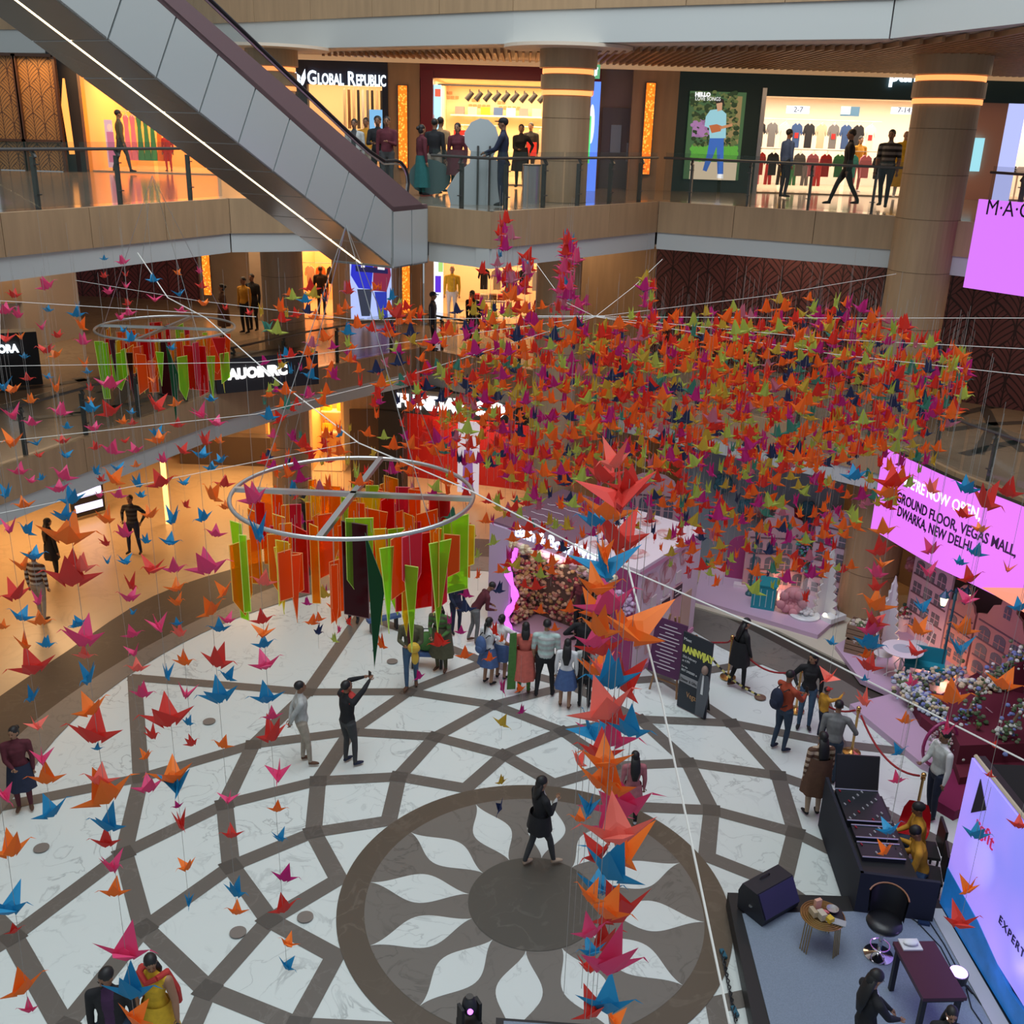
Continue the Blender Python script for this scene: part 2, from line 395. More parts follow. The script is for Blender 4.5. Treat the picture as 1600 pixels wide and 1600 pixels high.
# ---------------- escalator ----------------
M_clad=mat('escalator_cladding',(.50,.54,.54),.25,.35)
M_under=mat('escalator_underside',(.30,.285,.27),.2,.6)
M_skirt=mat('escalator_deck',(.20,.13,.14),.4,.3)
M_led=emi('warm_led',(1,.78,.42),5)
h=Vector((.4633,.8862,0)); lat=Vector((-.8862,.4633,0)); P0=Vector((-2.45,20.51,9.4)); TS=.5475
def ep(s,l,dz): return P0+h*s+lat*l+Vector((0,0,max(0,-s)*TS+dz))
esc=thing('escalator','grey panelled escalator climbing from the upper gallery to the top left corner','escalator',tuple(P0))
pn=MB(); un=MB(); un2=MB(); dk=MB()
S=[-12.3+.78*i for i in range(17)]
S=[s for s in S if s<-.3]+[-.05]
kk=.47
def ptop(s): return ep(s,0,0)
def pbot(s):  # below, perpendicular to the slope
    return ep(s-kk*min(1,-s/.6) if s<0 else s,0,-1.07)
g=.013
for i in range(len(S)-1):
    a,c=S[i]+g,S[i+1]-g
    pn.slab([pbot(a),pbot(c),ptop(c),ptop(a)],lat,.03)
    A,Bq=pbot(a),pbot(c)
    un.slab([A,Bq,Bq+lat*.70,A+lat*.70],(0,0,1),.03); un.slab([A+lat*.76,Bq+lat*.76,Bq+lat*1.45,A+lat*1.45],(0,0,1),.03)
for a,c in((0.0,.62),(.65,1.22)):
    pn.slab([ep(a+(0 if a>0 else -.02),0,-1.07),ep(c,0,-1.07),ep(c,0,0),ep(a,0,0)],lat,.03)
    A,Bq=ep(a,0,-1.07),ep(c,0,-1.07); un.slab([A,Bq,Bq+lat*1.45,A+lat*1.45],(0,0,1),.03)
pn.slab([ep(1.22,0,-1.07),ep(1.22,1.45,-1.07),ep(1.22,1.45,0),ep(1.22,0,0)],-h,.03)
pn.build('side_panel',M_clad,esc,world=True); un.build('underside_panel',M_under,esc,world=True)
bk=MB()
bk.slab([pbot(-12.3)+lat*.05+Vector((0,0,.05)),pbot(-.05)+lat*.05+Vector((0,0,.05)),ep(0,.05,-.05),ep(-12.3,.05,-.05)],lat,1.35)
bk.build('truss',M_black,esc,world=True)
ld=MB(); ld.slab([pbot(-12.2)+lat*.705,pbot(-.05)+lat*.705,pbot(-.05)+lat*.755,pbot(-12.2)+lat*.755],(0,0,1),.02)
ld.build('light_strip',M_led,esc,world=True)
for l in (.0,1.25):
    d=MB(); d.slab([ep(-12.3,l,0),ep(0,l,0),ep(1.2,l,0),ep(1.2,l+.2,0),ep(0,l+.2,0),ep(-12.3,l+.2,0)],(0,0,1),.09); d.build('deck',M_skirt,esc,world=True)
for l in (.2,1.25):
    gl=MB(); gl.slab([ep(-12.3,l,.05),ep(0,l,.05),ep(.5,l,.05),ep(.62,l,.35),ep(.5,l,.8),ep(.0,l,.86),ep(-.8,l,.78),ep(-12.3,l,.78)],lat,.012); gl.build('balustrade',M_glass,esc,world=True)
    hr=[ep(-12.3,l,.82),ep(-1.2,l,.82),ep(-.5,l,.84),ep(0,l,.92),ep(.4,l,.92)]+[ep(.4+.42*math.sin(t),l,.5+.42*math.cos(t)) for t in (.4,.8,1.2,1.6,2.0,2.4,2.8)]
    MB().tube(hr,(.035,.03),8).build('handrail',M_black,esc,world=True)
    MB().tube([p-Vector((0,0,.06)) if i<5 else p+(ep(.4,l,.5)-p)*.12 for i,p in enumerate(hr)],.018,6).build('rail_trim',M_steel,esc,world=True)
st=MB()
for i in range(30):
    s=-.9-.36*i; st.box(*(ep(0,.72,0)+h*s+Vector((0,0,(-s-.9)*TS-.02))),.9,.4,.12,rz=math.atan2(h.x,h.y)*-1)
st.build('step',mat('step_metal',(.16,.16,.16),.4,.7),esc,world=True)
# ---------------- railings ----------------
def railing(pts,z,label,hh=1.0,post=1.6,ins=.12):
    mid=Vector(pts[len(pts)//2]); r=thing('glass_railing',label,'railing',(mid.x,mid.y,z))
    P=[Vector((p[0],p[1])) for p in pts]; off=[]
    for i,p in enumerate(P):
        a=P[max(0,i-1)]; c=P[min(len(P)-1,i+1)]; d=(c-a).normalized(); off.append(p+Vector((-d.y,d.x))*ins)
    MB().tube([(p.x,p.y,z+hh) for p in off],.028,8).build('handrail',M_metal,r,world=True)
    for a,c in zip(off[:-1],off[1:]):
        d=c-a; L=d.length; k=max(1,round(L/post)); ang=math.atan2(d.y,d.x)
        gl=MB()
        for j in range(k):
            p=a+d*((j+.03)/k); q=a+d*((j+.97)/k); n=Vector((-d.y,d.x)).normalized()*.012
            gl.prism([p,q,q+n,p+n],z+.04,z+hh+.12)
            pb=MB(); m=a+d*((j+.5)/k); n2=Vector((-d.y,d.x)).normalized()
            pb.box(m.x+n2.x*.07,m.y+n2.y*.07,z+hh*.44,.05,.09,hh*.88,rz=ang); pb.box(m.x+n2.x*.04,m.y+n2.y*.04,z+hh*.93,.05,.05,.16,rz=ang,rx=-.6)
            for zz in(.25,.75): pb.box(m.x+n2.x*.02,m.y+n2.y*.02,z+zz*hh,.12,.04,.02,rz=ang)
            pb.build('post',M_metal,r,world=True)
        gl.build('glass_panel',M_glass,r,world=True)
    return r
railing(E2[1:3],9.4,'glass railing of the upper gallery left of the escalator')
railing([(-13.2,9),E2[1]],9.4,'glass railing along the near left side of the upper gallery')
railing(E2[5:8],9.4,'glass railing of the upper gallery in front of the red framed shop',post=1.35)
railing(E2[7:9],9.4,'glass railing of the upper gallery in front of the teal fronted shop',post=1.35)
railing(E2[9:12],9.4,'short glass railing of the upper gallery right of the big timber column')
railing(E1[0:5],4.7,'glass railing of the lower gallery running up the left side',post=1.7)
railing(E1[4:6],4.7,'glass railing of the lower gallery before the yellow jacket display')
railing(E1[5:8],4.7,'glass railing of the lower gallery behind the cloud of cranes')
railing(E1[7:13],4.7,'curved glass railing of the lower gallery above the pink screen',post=1.3)
# ---------------- amber light slots ----------------
M_amber=bpy.data.materials.new('amber_glass'); M_amber.use_nodes=True
nt=M_amber.node_tree; b_=nt.nodes['Principled BSDF']; vo=nn(nt,'ShaderNodeTexVoronoi'); vo.inputs['Scale'].default_value=14
rp=nn(nt,'ShaderNodeValToRGB'); rp.color_ramp.elements[0].color=(1,.42,.06,1); rp.color_ramp.elements[1].color=(.55,.10,.004,1); rp.color_ramp.elements[1].position=.5
tc=nn(nt,'ShaderNodeTexCoord'); nt.links.new(tc.outputs['Object'],vo.inputs['Vector']); nt.links.new(vo.outputs[0],rp.inputs[0]); nt.links.new(rp.outputs[0],b_.inputs['Emission Color']); b_.inputs['Emission Strength'].default_value=2.3
b_.inputs['Base Color'].default_value=(.3,.1,.02,1)
def slot(px,y0,y1,Y,label,wd=.24):
    a=onY(px[0],y0,Y); c=onY(px[1],y1,Y); x=(a.x+c.x)/2
    t=thing('amber_light','amber mosaic light slot '+label,'wall light',(x,Y-.05,c.z))
    MB().box(0,0,(a.z-c.z)/2,wd+.06,.06,a.z-c.z+.06).build('frame',M_metal,t)
    MB().box(0,-.05,(a.z-c.z)/2,wd,.08,a.z-c.z).build('diffuser',M_amber,t)
def X2(px,py=200,Y=31): return onY(px,py,Y).x
slot((629,631),134,262,31,'between the two clothes shops upstairs')
slot((1016,1008),130,272,31,'beside the dark teal shop front')
slot((322,326),394,460,36.3,'at the left end of the lower gallery')
slot((634,636),404,488,34.4,'beside the sportswear poster')
# ---------------- shops of the upper gallery ----------------
M_shopwall=mat('shop_wall',(.80,.60,.38),.7); M_shopfl=mat('shop_floor',(.5,.38,.25),.15)
M_shopw=mat('shop_white',(.75,.66,.56),.7)
def room(x0,x1,y,z0,z1,depth,m,power=260,col=(1,.72,.42),fl=None):
    b=MB(); b.box((x0+x1)/2,y+depth,(z0+z1)/2,x1-x0,.1,z1-z0); b.box(x0,y+depth/2+.05,(z0+z1)/2,.1,depth-.1,z1-z0); b.box(x1,y+depth/2+.05,(z0+z1)/2,.1,depth-.1,z1-z0)
    struct('wall_back',b,m); struct('ceiling',MB().box((x0+x1)/2,y+depth/2,z1,x1-x0,depth,.08),m)
    struct('floor',MB().box((x0+x1)/2,y+depth/2,z0+.02,x1-x0-.1,depth,.03),fl or M_shopfl)
    area('shop_light',((x0+x1)/2,y+depth*.5,z1-.1),x1-x0-.4,power,col,sy=depth*.7)
def fascia(x0,x1,y,z0,z1,m,t=.3): return struct('trim_fascia',MB().box((x0+x1)/2,y+t/2,(z0+z1)/2,x1-x0,t,z1-z0),m)
M_sign=emi('sign_white',(.80,.91,1),1.9)
M_navy=mat('navy_board',(.012,.016,.035),.5)
CL={'white':(.72,.70,.66),'cream':(.62,.50,.34),'black':(.02,.02,.025),'grey':(.18,.18,.19),'blue':(.04,.09,.24),'red':(.5,.03,.03),'green':(.05,.25,.1),'yellow':(.75,.5,.02),'teal':(.05,.35,.35),'pink':(.7,.22,.3),'brown':(.2,.09,.04),'orange':(.7,.2,.03)}
def fab(n): return mat('fabric_'+n,CL[n],.85)
SHIRTS={}
def shirt(kind,col,x,y,z,label,group,wd=.5,hh=.62,rz=0,prt=None,printc='white'):
    key=(kind,col,wd,hh)
    if True:
        me=MB(); w_=wd/2
        if kind=='shirt': pl=[(-w_*.35,0),(-w_,-.08),(-w_*1.25,-.3),(-w_*.95,-.36),(-w_*.72,-.2),(-w_*.72,-hh),(w_*.72,-hh),(w_*.72,-.2),(w_*.95,-.36),(w_*1.25,-.3),(w_,-.08),(w_*.35,0),(0,-.06)]
        elif kind=='trousers': pl=[(-w_*.5,0),(-w_*.6,-hh),(-w_*.12,-hh),(0,-hh*.3),(w_*.12,-hh),(w_*.6,-hh),(w_*.5,0)]
        else: pl=[(-w_*.3,0),(-w_*.8,-.08),(-w_*.5,-.35),(-w_,-hh),(w_,-hh),(w_*.5,-.35),(w_*.8,-.08),(w_*.3,0),(0,-.08)]
        me.slab([(p[0],0,p[1]) for p in pl],(0,1,0),.07)
        t=thing({'shirt':'hanging_shirt','trousers':'hanging_trousers','dress':'hanging_dress'}[kind],label,kind,(x,y,z),rz,group)
        me.build('garment',fab(col),t)
        MB().tube([(0,.03,.1),(.03,.03,.06),(0,.03,.02),(-w_*.5,.03,-.05),(w_*.5,.03,-.05),(0,.03,.02)],.008,5).build('hanger',M_steel,t)
        if prt: MB().box(0,-.008,-hh*.5,w_*.8,.01,hh*.22).build('chest_print',fab(printc),t)
        SHIRTS[key+(prt,)]=t
        return t
    return None
def hang(items,x0,x1,y,z,where,group,kind='shirt',wd=.42,hh=.6,prt=None):
    n=len(items); wd=min(wd,(x1-x0)/n/(1.27 if kind=='shirt' else 1.02))
    ORD=['leftmost','second from left','third from left','fourth from left','fifth from left','sixth from left','seventh from left','eighth from left','ninth from left','tenth from left','eleventh from left','twelfth from left']
    b=MB().tube([(x0-.1,y+.03,z+.1),(x1+.1,y+.03,z+.1)],.012,6); tag(b.build('clothes_rail',M_steel),'steel clothes rail '+where,'rail')
    for i,c in enumerate(items):
        x=x0+(x1-x0)*(i+.5)/n; lab='%s %s, %s, %s'%(c,kind,ORD[min(i,11)],where)
        SHIRTS.clear(); shirt(kind,c,x,y,z,lab,group,wd,hh,prt=prt if i%3==1 else None,printc='red' if c!='red' else 'white')
def folded(x0,x1,y,z,where,cols,n=6,group=None):
    t=thing('display_table','white display table '+where,'table',((x0+x1)/2,y,z))
    L=x1-x0; MB().box(0,0,.72,L,.7,.05).build('tabletop',M_shopw,t)
    for sx in(-1,1):
        for sy in(-1,1): MB().box(sx*(L/2-.05),sy*.3,.35,.05,.05,.7).build('leg',M_shopw,t)
    for i in range(n):
        c=cols[i%len(cols)]
        b=MB(); 
        for k in range(3): b.box(0,0,.03+.06*k,.26,.3,.05)
        tag(b.build('folded_clothes',fab(c),loc=(x0+L*(i+.5)/n,y,z+.745)),'%s folded clothes, stack %s on the table %s'%(c,['at the left end','second from left','third from left','fourth from left','fifth from left','at the right end'][min(i,5)],where),'clothes',group)
Z2=9.4
# Global Republic
xa,xb=X2(452),X2(607)
room(xa-2.2,xb,31.3,9.4,12.6,4.5,M_shopwall,200)
fascia(xa-.1,xb,31,11.95,12.7,M_navy)
g=thing('shop_sign','glowing white capital lettering with a leaf emblem over the navy shop front','sign',(xa,30.95,12.2))
p=onY(480,131,30.93)
textmesh('lettering','G',.50,M_sign,g,p,(1,0,0),(0,0,1),bold=.010,sx=.76)
textmesh('lettering','LOBAL',.40,M_sign,g,p+Vector((.29,0,0)),(1,0,0),(0,0,1),bold=.010,sx=.60)
textmesh('lettering','R',.50,M_sign,g,p+Vector((1.12,0,0)),(1,0,0),(0,0,1),bold=.010,sx=.72)
textmesh('lettering','EPUBLIC',.40,M_sign,g,p+Vector((1.36,0,0)),(1,0,0),(0,0,1),bold=.010,sx=.56)
lg=MB()
for k in range(3):
    y0=p.z+.42-.11*k; lg.slab([(p.x-.38+.05*k,30.93,y0),(p.x-.28+.03*k,30.93,y0-.16),(p.x-.19,30.93,y0-.22),(p.x-.19,30.93,y0-.30),(p.x-.34+.03*k,30.93,y0-.2)],(0,1,0),.03)
lg.slab([(p.x-.17,30.93,p.z-.1),(p.x-.17,30.93,p.z+.14),(p.x-.05,30.93,p.z+.38),(p.x-.04,30.93,p.z+.14),(p.x-.1,30.93,p.z)],(0,1,0),.03)
lg.build('logo',M_sign,g,world=True)
struct('trim_post',MB().box(xb-.08,31.1,11,.16,.3,3.2).box(xa+.3,31.1,10.9,.5,.3,3.0),M_navy)
hang(['cream','brown','cream','black','white','grey','black','cream','black','white'],xa+1.1,xb-.3,33.5,11.9,'high on the wall of the navy fronted shop','clothes in the navy fronted shop','trousers',.42,1.1)
hang(['red','red','brown','red','cream','black'],xa+1.0,xb-.9,31.9,10.45,'low by the window of the navy fronted shop','clothes in the navy fronted shop','shirt',.4,.6)
hang(['white','red','cream'],xa-1.3,xa-.2,32.5,11.7,'behind the escalator handrail','clothes in the navy fronted shop','shirt',.42,.9)
def screen(name,pts,m,label,cat,n=(0,1,0),t=.06,fr=None):
    c=sum((Vector(p) for p in pts),Vector())/len(pts); o=thing(name,label,cat,tuple(c))
    MB().slab(pts,n,t).build('panel',m,o,world=True)
    return o
def rectY(x0,y0,x1,y1,Y):  # pixel rect on plane Y -> 4 pts
    a=onY(x0,y0,Y); b=onY(x1,y1,Y); return [(a.x,Y,b.z),(b.x,Y,b.z),(b.x,Y,a.z),(a.x,Y,a.z)]
s=screen('advert_screen',rectY(577,171,602,222,31.5),emi('ad_blue',(.18,.42,.68),1.2),'blue advertising screen with a smiling face inside the navy fronted shop','screen')
c=onY(590,192,31.46); MB().ell(c,(.10,.02,.15)).build('portrait_face',emi('adskin',(.85,.5,.36),1.1),s,world=True); MB().ell(c+Vector((0,.01,.1)),(.11,.02,.10)).build('portrait_hair',M_black,s,world=True)
MB().box(c.x,31.45,c.z-.33,.4,.02,.3).build('portrait_jumper',emi('adpink',(.7,.3,.4),.9),s,world=True)
# red framed shop
xa,xb=X2(656),X2(935)
room(xa+.3,xb-.25,31.3,9.4,12.3,5.5,M_shopwall,520)
fascia(xa,xb,31,12.2,12.7,M_beam); struct('trim_frame',MB().box(xa+.2,31.1,10.9,.35,.35,3.0).box(xb-.12,31.1,10.9,.24,.35,3.0),M_beam)
wall('wall_back',(xb,31.6),(X2(1000,200,31.6),31.6),9.4,12.7,M_beige)
wall('wall_back',(X2(605),31),(X2(656),31),9.4,12.7,M_wood)
wall('wall_back',(X2(985),31),(X2(1056),31),9.4,12.7,M_wood)
# door in the recess
a=onY(942,168,31.55); c_=onY(981,300,31.55)
d=tag(MB().box((a.x+c_.x)/2,31.55,9.4+(a.z-9.4)/2,c_.x-a.x,.08,a.z-9.4).build('door_1',mat('door_grey',(.20,.17,.13),.5)),kind='structure')
MB().box((a.x+c_.x)/2-.02,31.49,10.75,.3,.03,.75).build('door_pane',mat('pane',(.35,.4,.38),.1),d); MB().box(c_.x-.1,31.47,10.4,.05,.06,.5).build('door_handle',M_steel,d)
ex=thing('exit_sign','green running man exit sign hanging beside the timber column','sign',tuple(onY(931,112,29.5)))
MB().box(0,0,0,.22,.05,.34).build('panel',emi('exit_green',(.12,.42,.2),1),ex); MB().box(0,-.03,-.02,.07,.02,.14).box(.03,-.03,.08,.05,.02,.05).box(-.03,-.03,-.11,.03,.02,.08,ry=.5).build('pictogram',M_sign,ex)
# track lights
tr=MB().box(X2(760),33,12.1,3.6,.05,.05); tag(tr.build('light_track',M_black),'black lighting track inside the red framed shop','light track')
for i in range(11):
    x=X2(728)+i*.27; t=thing('spotlight','black spotlight %s on the track of the red framed shop'%(['at the left end','second','third','fourth','fifth','sixth','seventh','eighth','ninth','tenth','at the right end'][i]),'spotlight',(x,33,12.0),.3,'track spotlights')
    MB().tube([(0,0,0),(0,0,-.1)],.02,6).build('stem',M_black,t); MB().tube([(.08,-.02,-.08),(-.10,.02,-.3)],[.07,.085],10).build('head',M_black,t)
hang(['cream','white','white','cream'],xa+.9,xa+2.0,33.9,10.9,'on the left of the red framed shop','clothes in the red framed shop','dress',.42,1.1)
hang(['cream','cream','cream','grey','grey'],xa+3.0,xb-.6,33.9,10.9,'on the right of the red framed shop','clothes in the red framed shop','dress',.42,1.1)
M_red=mat('red_sign',(.65,.03,.02),.5,emit=(.8,.04,.02),es=.5)
for (x0,y0,x1,y1,tx,lb) in [(709,203,733,224,'AT','red promotional sign with small white letters on the left of the red framed shop'),(742,191,756,212,'','narrow red promotional sign in the middle of the red framed shop'),(823,222,838,244,'','red promotional sign at the right, behind the woman in black')]:
    s=screen('promo_sign',rectY(x0,y0,x1,y1,32.6),M_red,lb,'sign'); q=onY((x0+x1)/2,y1-5,32.55)
    if tx: textmesh('lettering',tx,.2,M_sign,s,q,(1,0,0),(0,0,1),align='CENTER')
b=MB()
for z in (11.3,): b.box((xa+xb)/2+.2,36.3,z,4.4,.4,.05)
tag(b.build('wall_shelf',M_shopw),'pale wall shelf with folded clothes in the red framed shop','shelf')
for i in range(10):
    c=['grey','yellow','white','cream','blue'][i*3%5]; tag(MB().box(0,0,.12,.3,.3,.24).build('folded_clothes',fab(c),loc=((xa+xb)/2-1.7+i*.42,36.3,11.325)),'%s folded clothes, number %s from left, high shelf, red framed shop'%(c,['one','two','three','four','five','six','seven','eight','nine','ten'][i]),'clothes','folded clothes on the high shelf')
wt=mat('wall_print',(.45,.25,.12),.7)
ws=thing('wall_lettering','faint printed words and lines on the back wall of the red framed shop','lettering',((xa+xb)/2,36.7,11.8))
for i,(px,py,tx) in enumerate([(697,145,'KIDS'),(740,156,'WOMEN'),(735,165,'ACTIVEWEAR'),(780,160,'DENIM'),(782,168,'ACCESSORIES'),(700,152,'FASHION')]):
    q=onY(px,py,36.72); [MB().box(q.x+.15*j_,36.7,q.z,.11,.02,.09).build('printed_word',wt,ws,world=True) for j_ in range(len(tx)//2)]
# standing screens of the shop
s=screen('advert_screen',rectY(669,132,689,225,31.2),emi('ad_sky',(.40,.72,.95),1.5),'tall pale blue advertising screen at the left jamb of the red framed shop','screen')
q=onY(676,182,31.18); MB().ell(q,(.05,.02,.08)).build('figure_head',emi('adskin2',(.6,.3,.2),1),s,world=True); MB().box(q.x,31.17,q.z-.4,.15,.02,.6).build('figure_top',emi('ad_teal',(.1,.5,.55),1),s,world=True)
MB().box(X2(684,145,31.17),31.17,onY(684,145,31.2).z,.16,.02,.2).build('red_badge',emi('ad_red',(.9,.15,.08),1),s,world=True)
s=screen('advert_screen',rectY(913,127,929,316,29.6)[0:4],emi('ad_royal',(.10,.22,.85),1.5),'tall bright blue and green advertising panel right of the timber column','screen')
q=onY(921,200,29.58); MB().box(q.x-.04,29.57,q.z-.3,.16,.02,1.2).build('green_patch',emi('ad_green',(.1,.75,.2),1.2),s,world=True); MB().ell(q+Vector((.05,0,.1)),(.08,.02,.5)).build('white_streak',emi('ad_white',(.8,.85,1),1.3),s,world=True)
q=onY(924,142,29.58); MB().box(q.x,29.57,q.z,.12,.02,.22).build('orange_badge',emi('ad_orange',(.9,.2,.05),1.2),s,world=True)
# dark teal shop
xa,xb=X2(1056),15.2
wall('wall_back',(xa,31),(X2(1188),31),9.4,12.7,M_teal)
fascia(X2(1188),xb,31,12.0,12.7,M_teal)
struct('trim_frame',MB().box(X2(1188),31.05,10.8,.12,.3,2.8),M_steel)
room(X2(1188),xb,31.3,9.4,12.2,6,M_shopw,620,(1,.86,.68))
g=thing('shop_sign','glowing white lettering of the dark teal shop, half hidden by the timber column','sign',(X2(1388),30.95,12.3))
textmesh('lettering','pantaloons',.62,M_sign,g,onY(1389,126,30.93),(1,0,0),(0,0,1),bold=.02,sx=.9)
def garden(nt,o):
    pass
pa=rectY(1079,142,1153,282,30.9)
ps=thing('poster_lightbox','illuminated poster of a standing man playing a ukulele in a garden','poster',tuple(sum((Vector(p) for p in pa),Vector())/4))
MB().slab(pa,(0,1,0),.08).build('backing',mat('poster_garden',(.03,.06,.03),.5,emit=(.05,.12,.05),es=.8),ps,world=True)
def pb(x0,y0,x1,y1,col,nm,s=1,k=0): MB().slab(rectY(x0,y0,x1,y1,30.89-k),(0,1,0),.01).build(nm,emi('pc%d%d%d%d'%(x0,y0,x1,y1),col,s),ps,world=True)
pb(1079,252,1149,282,(.62,.5,.34),'path'); pb(1081,226,1151,250,(.08,.35,.04),'lawn',.9,.002); pb(1083,186,1110,215,(.3,.14,.3),'lilac_bush',.9,.002); pb(1138,150,1153,225,(.28,.2,.08),'tree_trunk',.9,.002)
fo=MB(); rr_=random.Random(4)
for i in range(420):
    x=rr_.uniform(1081,1151); y=rr_.uniform(144,250); q=onY(x,y,30.885)
    mi=(2 if y>228 else (3 if (x<1112 and 186<y<214 and rr_.random()<.6) else (0 if rr_.random()<.65 else 1))); r=rr_.uniform(.03,.09); fo.ell(q,(r,.004,r*.8),6,4,mi)
fo.build('foliage',[emi('fo0',(.012,.035,.012),1),emi('fo1',(.10,.13,.04),1),emi('fo2',(.09,.33,.04),1),emi('fo3',(.34,.16,.34),1)],ps,world=True,fix=False)
def ppoly(pts,col,nm,s=1,k=.01): MB().slab([onY(x,y,30.88-k) for x,y in pts],(0,1,0),.012).build(nm,emi('pq'+nm,col,s),ps,world=True)
ppoly([(1110,172),(1126,170),(1135,178),(1134,216),(1109,216),(1108,200),(1101,197),(1103,182)],(.28,.55,.62),'shirt')
ppoly([(1109,216),(1131,216),(1130,272),(1121,272),(1120,228),(1112,250),(1104,268),(1098,266),(1105,240)],(.03,.12,.42),'jeans')
ppoly([(1119,158),(1129,158),(1128,172),(1121,174)],(.55,.3,.18),'face',1,.014); ppoly([(1117,157),(1122,153),(1131,155),(1132,166),(1128,160),(1119,162)],(.01,.01,.01),'hair',1,.02)
ppoly([(1108,196),(1120,194),(1128,197),(1126,205),(1112,208)],(.45,.12,.04),'ukulele',1,.024); ppoly([(1124,198),(1144,193),(1145,197),(1126,202)],(.5,.22,.1),'ukulele_neck',1,.024)
ppoly([(1121,272),(1130,272),(1130,279),(1120,278)],(.8,.8,.8),'shoe',1,.014)
textmesh('heading','HELLO',.14,emi('hd_w',(.9,.9,.9),1),ps,onY(1086,150,30.86),(1,0,0),(0,0,1),depth=.01,bold=.01); textmesh('heading','LOVE SONGS',.14,emi('hd_w'),ps,onY(1086,156.5,30.86),(1,0,0),(0,0,1),depth=.01,sx=.85) if 1 else textmesh('heading','LOVE SONGS',.15,M_sign,ps,onY(1086,155.5,30.86),(1,0,0),(0,0,1),depth=.01,bold=.01,sx=.85)
hang(['white','black','grey','white','blue','black','cream','grey','blue','black','white'],X2(1192),X2(1425),34.0,11.35,'in the window of the teal shop','clothes in the teal fronted shop','shirt',.46,.72,prt=True)
hang(['red','black','yellow','grey','pink','red','green','teal','pink','black'],X2(1200),X2(1420),32.5,10.5,'at waist height in the teal shop','clothes in the teal fronted shop','shirt',.42,.65)
hang(['pink','red','black','green','grey','red'],X2(1205),X2(1330),33.2,10.15,'near the floor of the teal shop','clothes in the teal fronted shop','trousers',.4,.6)
folded(X2(1560),X2(1600)+.8,32.2,9.4,'right of the timber column',['white','cream','teal','black'],5,'folded clothes on the right table')
hang(['pink','red','cream','white','brown','black'],X2(1575),X2(1600)+1,34.4,11.2,'at the right end of the teal shop','clothes in the teal fronted shop','shirt',.3,.35)
for i,(x0,y0,x1,y1,tx,lb) in enumerate([(1230,165,1264,178,'2-7','white lightbox reading 2-7 in the teal shop'),(1394,167,1430,179,'7-14','white lightbox reading 7-14 in the teal shop')]):
    s=screen('size_lightbox',rectY(x0,y0,x1,y1,34.5),emi('box_white',(.85,.88,.95),1.6),lb,'sign'); textmesh('lettering',tx,.22,M_navy,s,onY((x0+x1)/2,y1-3,34.45),(1,0,0),(0,0,1),align='CENTER')
s=screen('price_board',rectY(1315,166,1342,182,34.5),emi('pb',(.15,.4,.55),.8),'blue and white picture board between the two size lightboxes','sign')
MB().slab(rectY(1315,166,1328,179,34.46),(0,1,0),.01).build('picture',M_shopw,s,world=True)
s=screen('advert_screen',rectY(1543,140,1570,345,31.2),emi('lilac',(.45,.5,.9),1.1),'tall lilac advertising panel right of the column','panel')
struct('trim_pier',MB().slab(rectY(1519,138,1543,345,31.15),(0,1,0),.2),mat('salmon',(.75,.38,.28),.6))
s=screen('advert_screen',rectY(1513,215,1530,268,31.0),emi('adcyan',(.35,.75,.85),1),'small cyan picture panel on the salmon pier beside the column','panel')
# left shops of the upper gallery
M_gold=leafmat('gold_lattice',(.30,.15,.045),(.05,.02,.01),.55)
M_lat=mat('lattice_glow',(.5,.22,.05),.5,emit=(.9,.32,.05),es=.25)
q0=onY(-10,200,31.2); q1=onY(97,200,31.2)
sc2=thing('lattice_screen','bronze folding screen of star shaped lattice at the far left of the upper gallery','screen',((q0.x+q1.x)/2,31.2,9.4))
for i,(a,c) in enumerate([(-10,36),(38,97)]):
    A=onY(a,200,31.2).x; C=onY(c,200,31.2).x
    for (z0,z1) in ((9.42,10.2),(10.26,12.45)):
        o=uvwall('lattice_panel',(A,31.2),(C,31.2),z0,z1,M_gold,kind=None); o.parent=sc2; o.matrix_parent_inverse=Matrix.Translation(-Vector(sc2.location))
    MB().box(A,31.15,10.95,.08,.12,3.1).box(C,31.15,10.95,.08,.12,3.1).box((A+C)/2,31.15,10.23,C-A,.12,.07).box((A+C)/2,31.15,12.48,C-A,.12,.08).build('frame',mat('dark_bronze',(.06,.025,.012),.4),sc2,world=True)
area('shop_light',(q0.x+1.6,30.2,12.4),1.6,60,(1,.5,.15))
gl=tag(MB().tube([(q0.x+2.25,31.0,9.9),(q0.x+2.2,31.0,11.2),(q0.x+2.25,31.0,11.9)],[.08,.1,.03],8).build('pendant_lamp',emi('fire',(1,.35,.06),1.6)),'tall glowing orange lamp in front of the bronze lattice','lamp')
xa=onY(132,200,32).x; xb=X2(450)-2.2
room(xa,xb,32,9.4,12.4,4,mat('orange_wall',(.80,.42,.16),.7),330,(1,.6,.28))
struct('trim_frame',MB().box(xa,31.9,10.9,.22,.3,3),mat('gold',(.65,.3,.03),.4)); struct('trim_frame',MB().box(onY(112,200,31.6).x,31.6,10.9,.7,.2,3),M_black)
fascia(xa-.8,xb+.1,31.8,12.3,12.7,M_black)
s=screen('fashion_poster',rectY(162,187,181,262,32.3),emi('pinkad',(.75,.42,.45),1),'pink fashion poster on a stand by the orange shop','poster'); q=onY(171,199,32.26)
MB().ell(q,(.07,.02,.1)).build('portrait_head',emi('adskin',(.85,.5,.36),1.1),s,world=True); MB().box(q.x,32.26,q.z-.55,.2,.02,.85).build('portrait_dress',emi('address',(.6,.15,.25),1),s,world=True)
hang(['pink','pink','green','green','green','orange','red'],onY(192,200,33.2).x,onY(262,200,33.2).x,33.2,11.0,'in the orange shop','clothes in the orange shop','dress',.45,1.3)
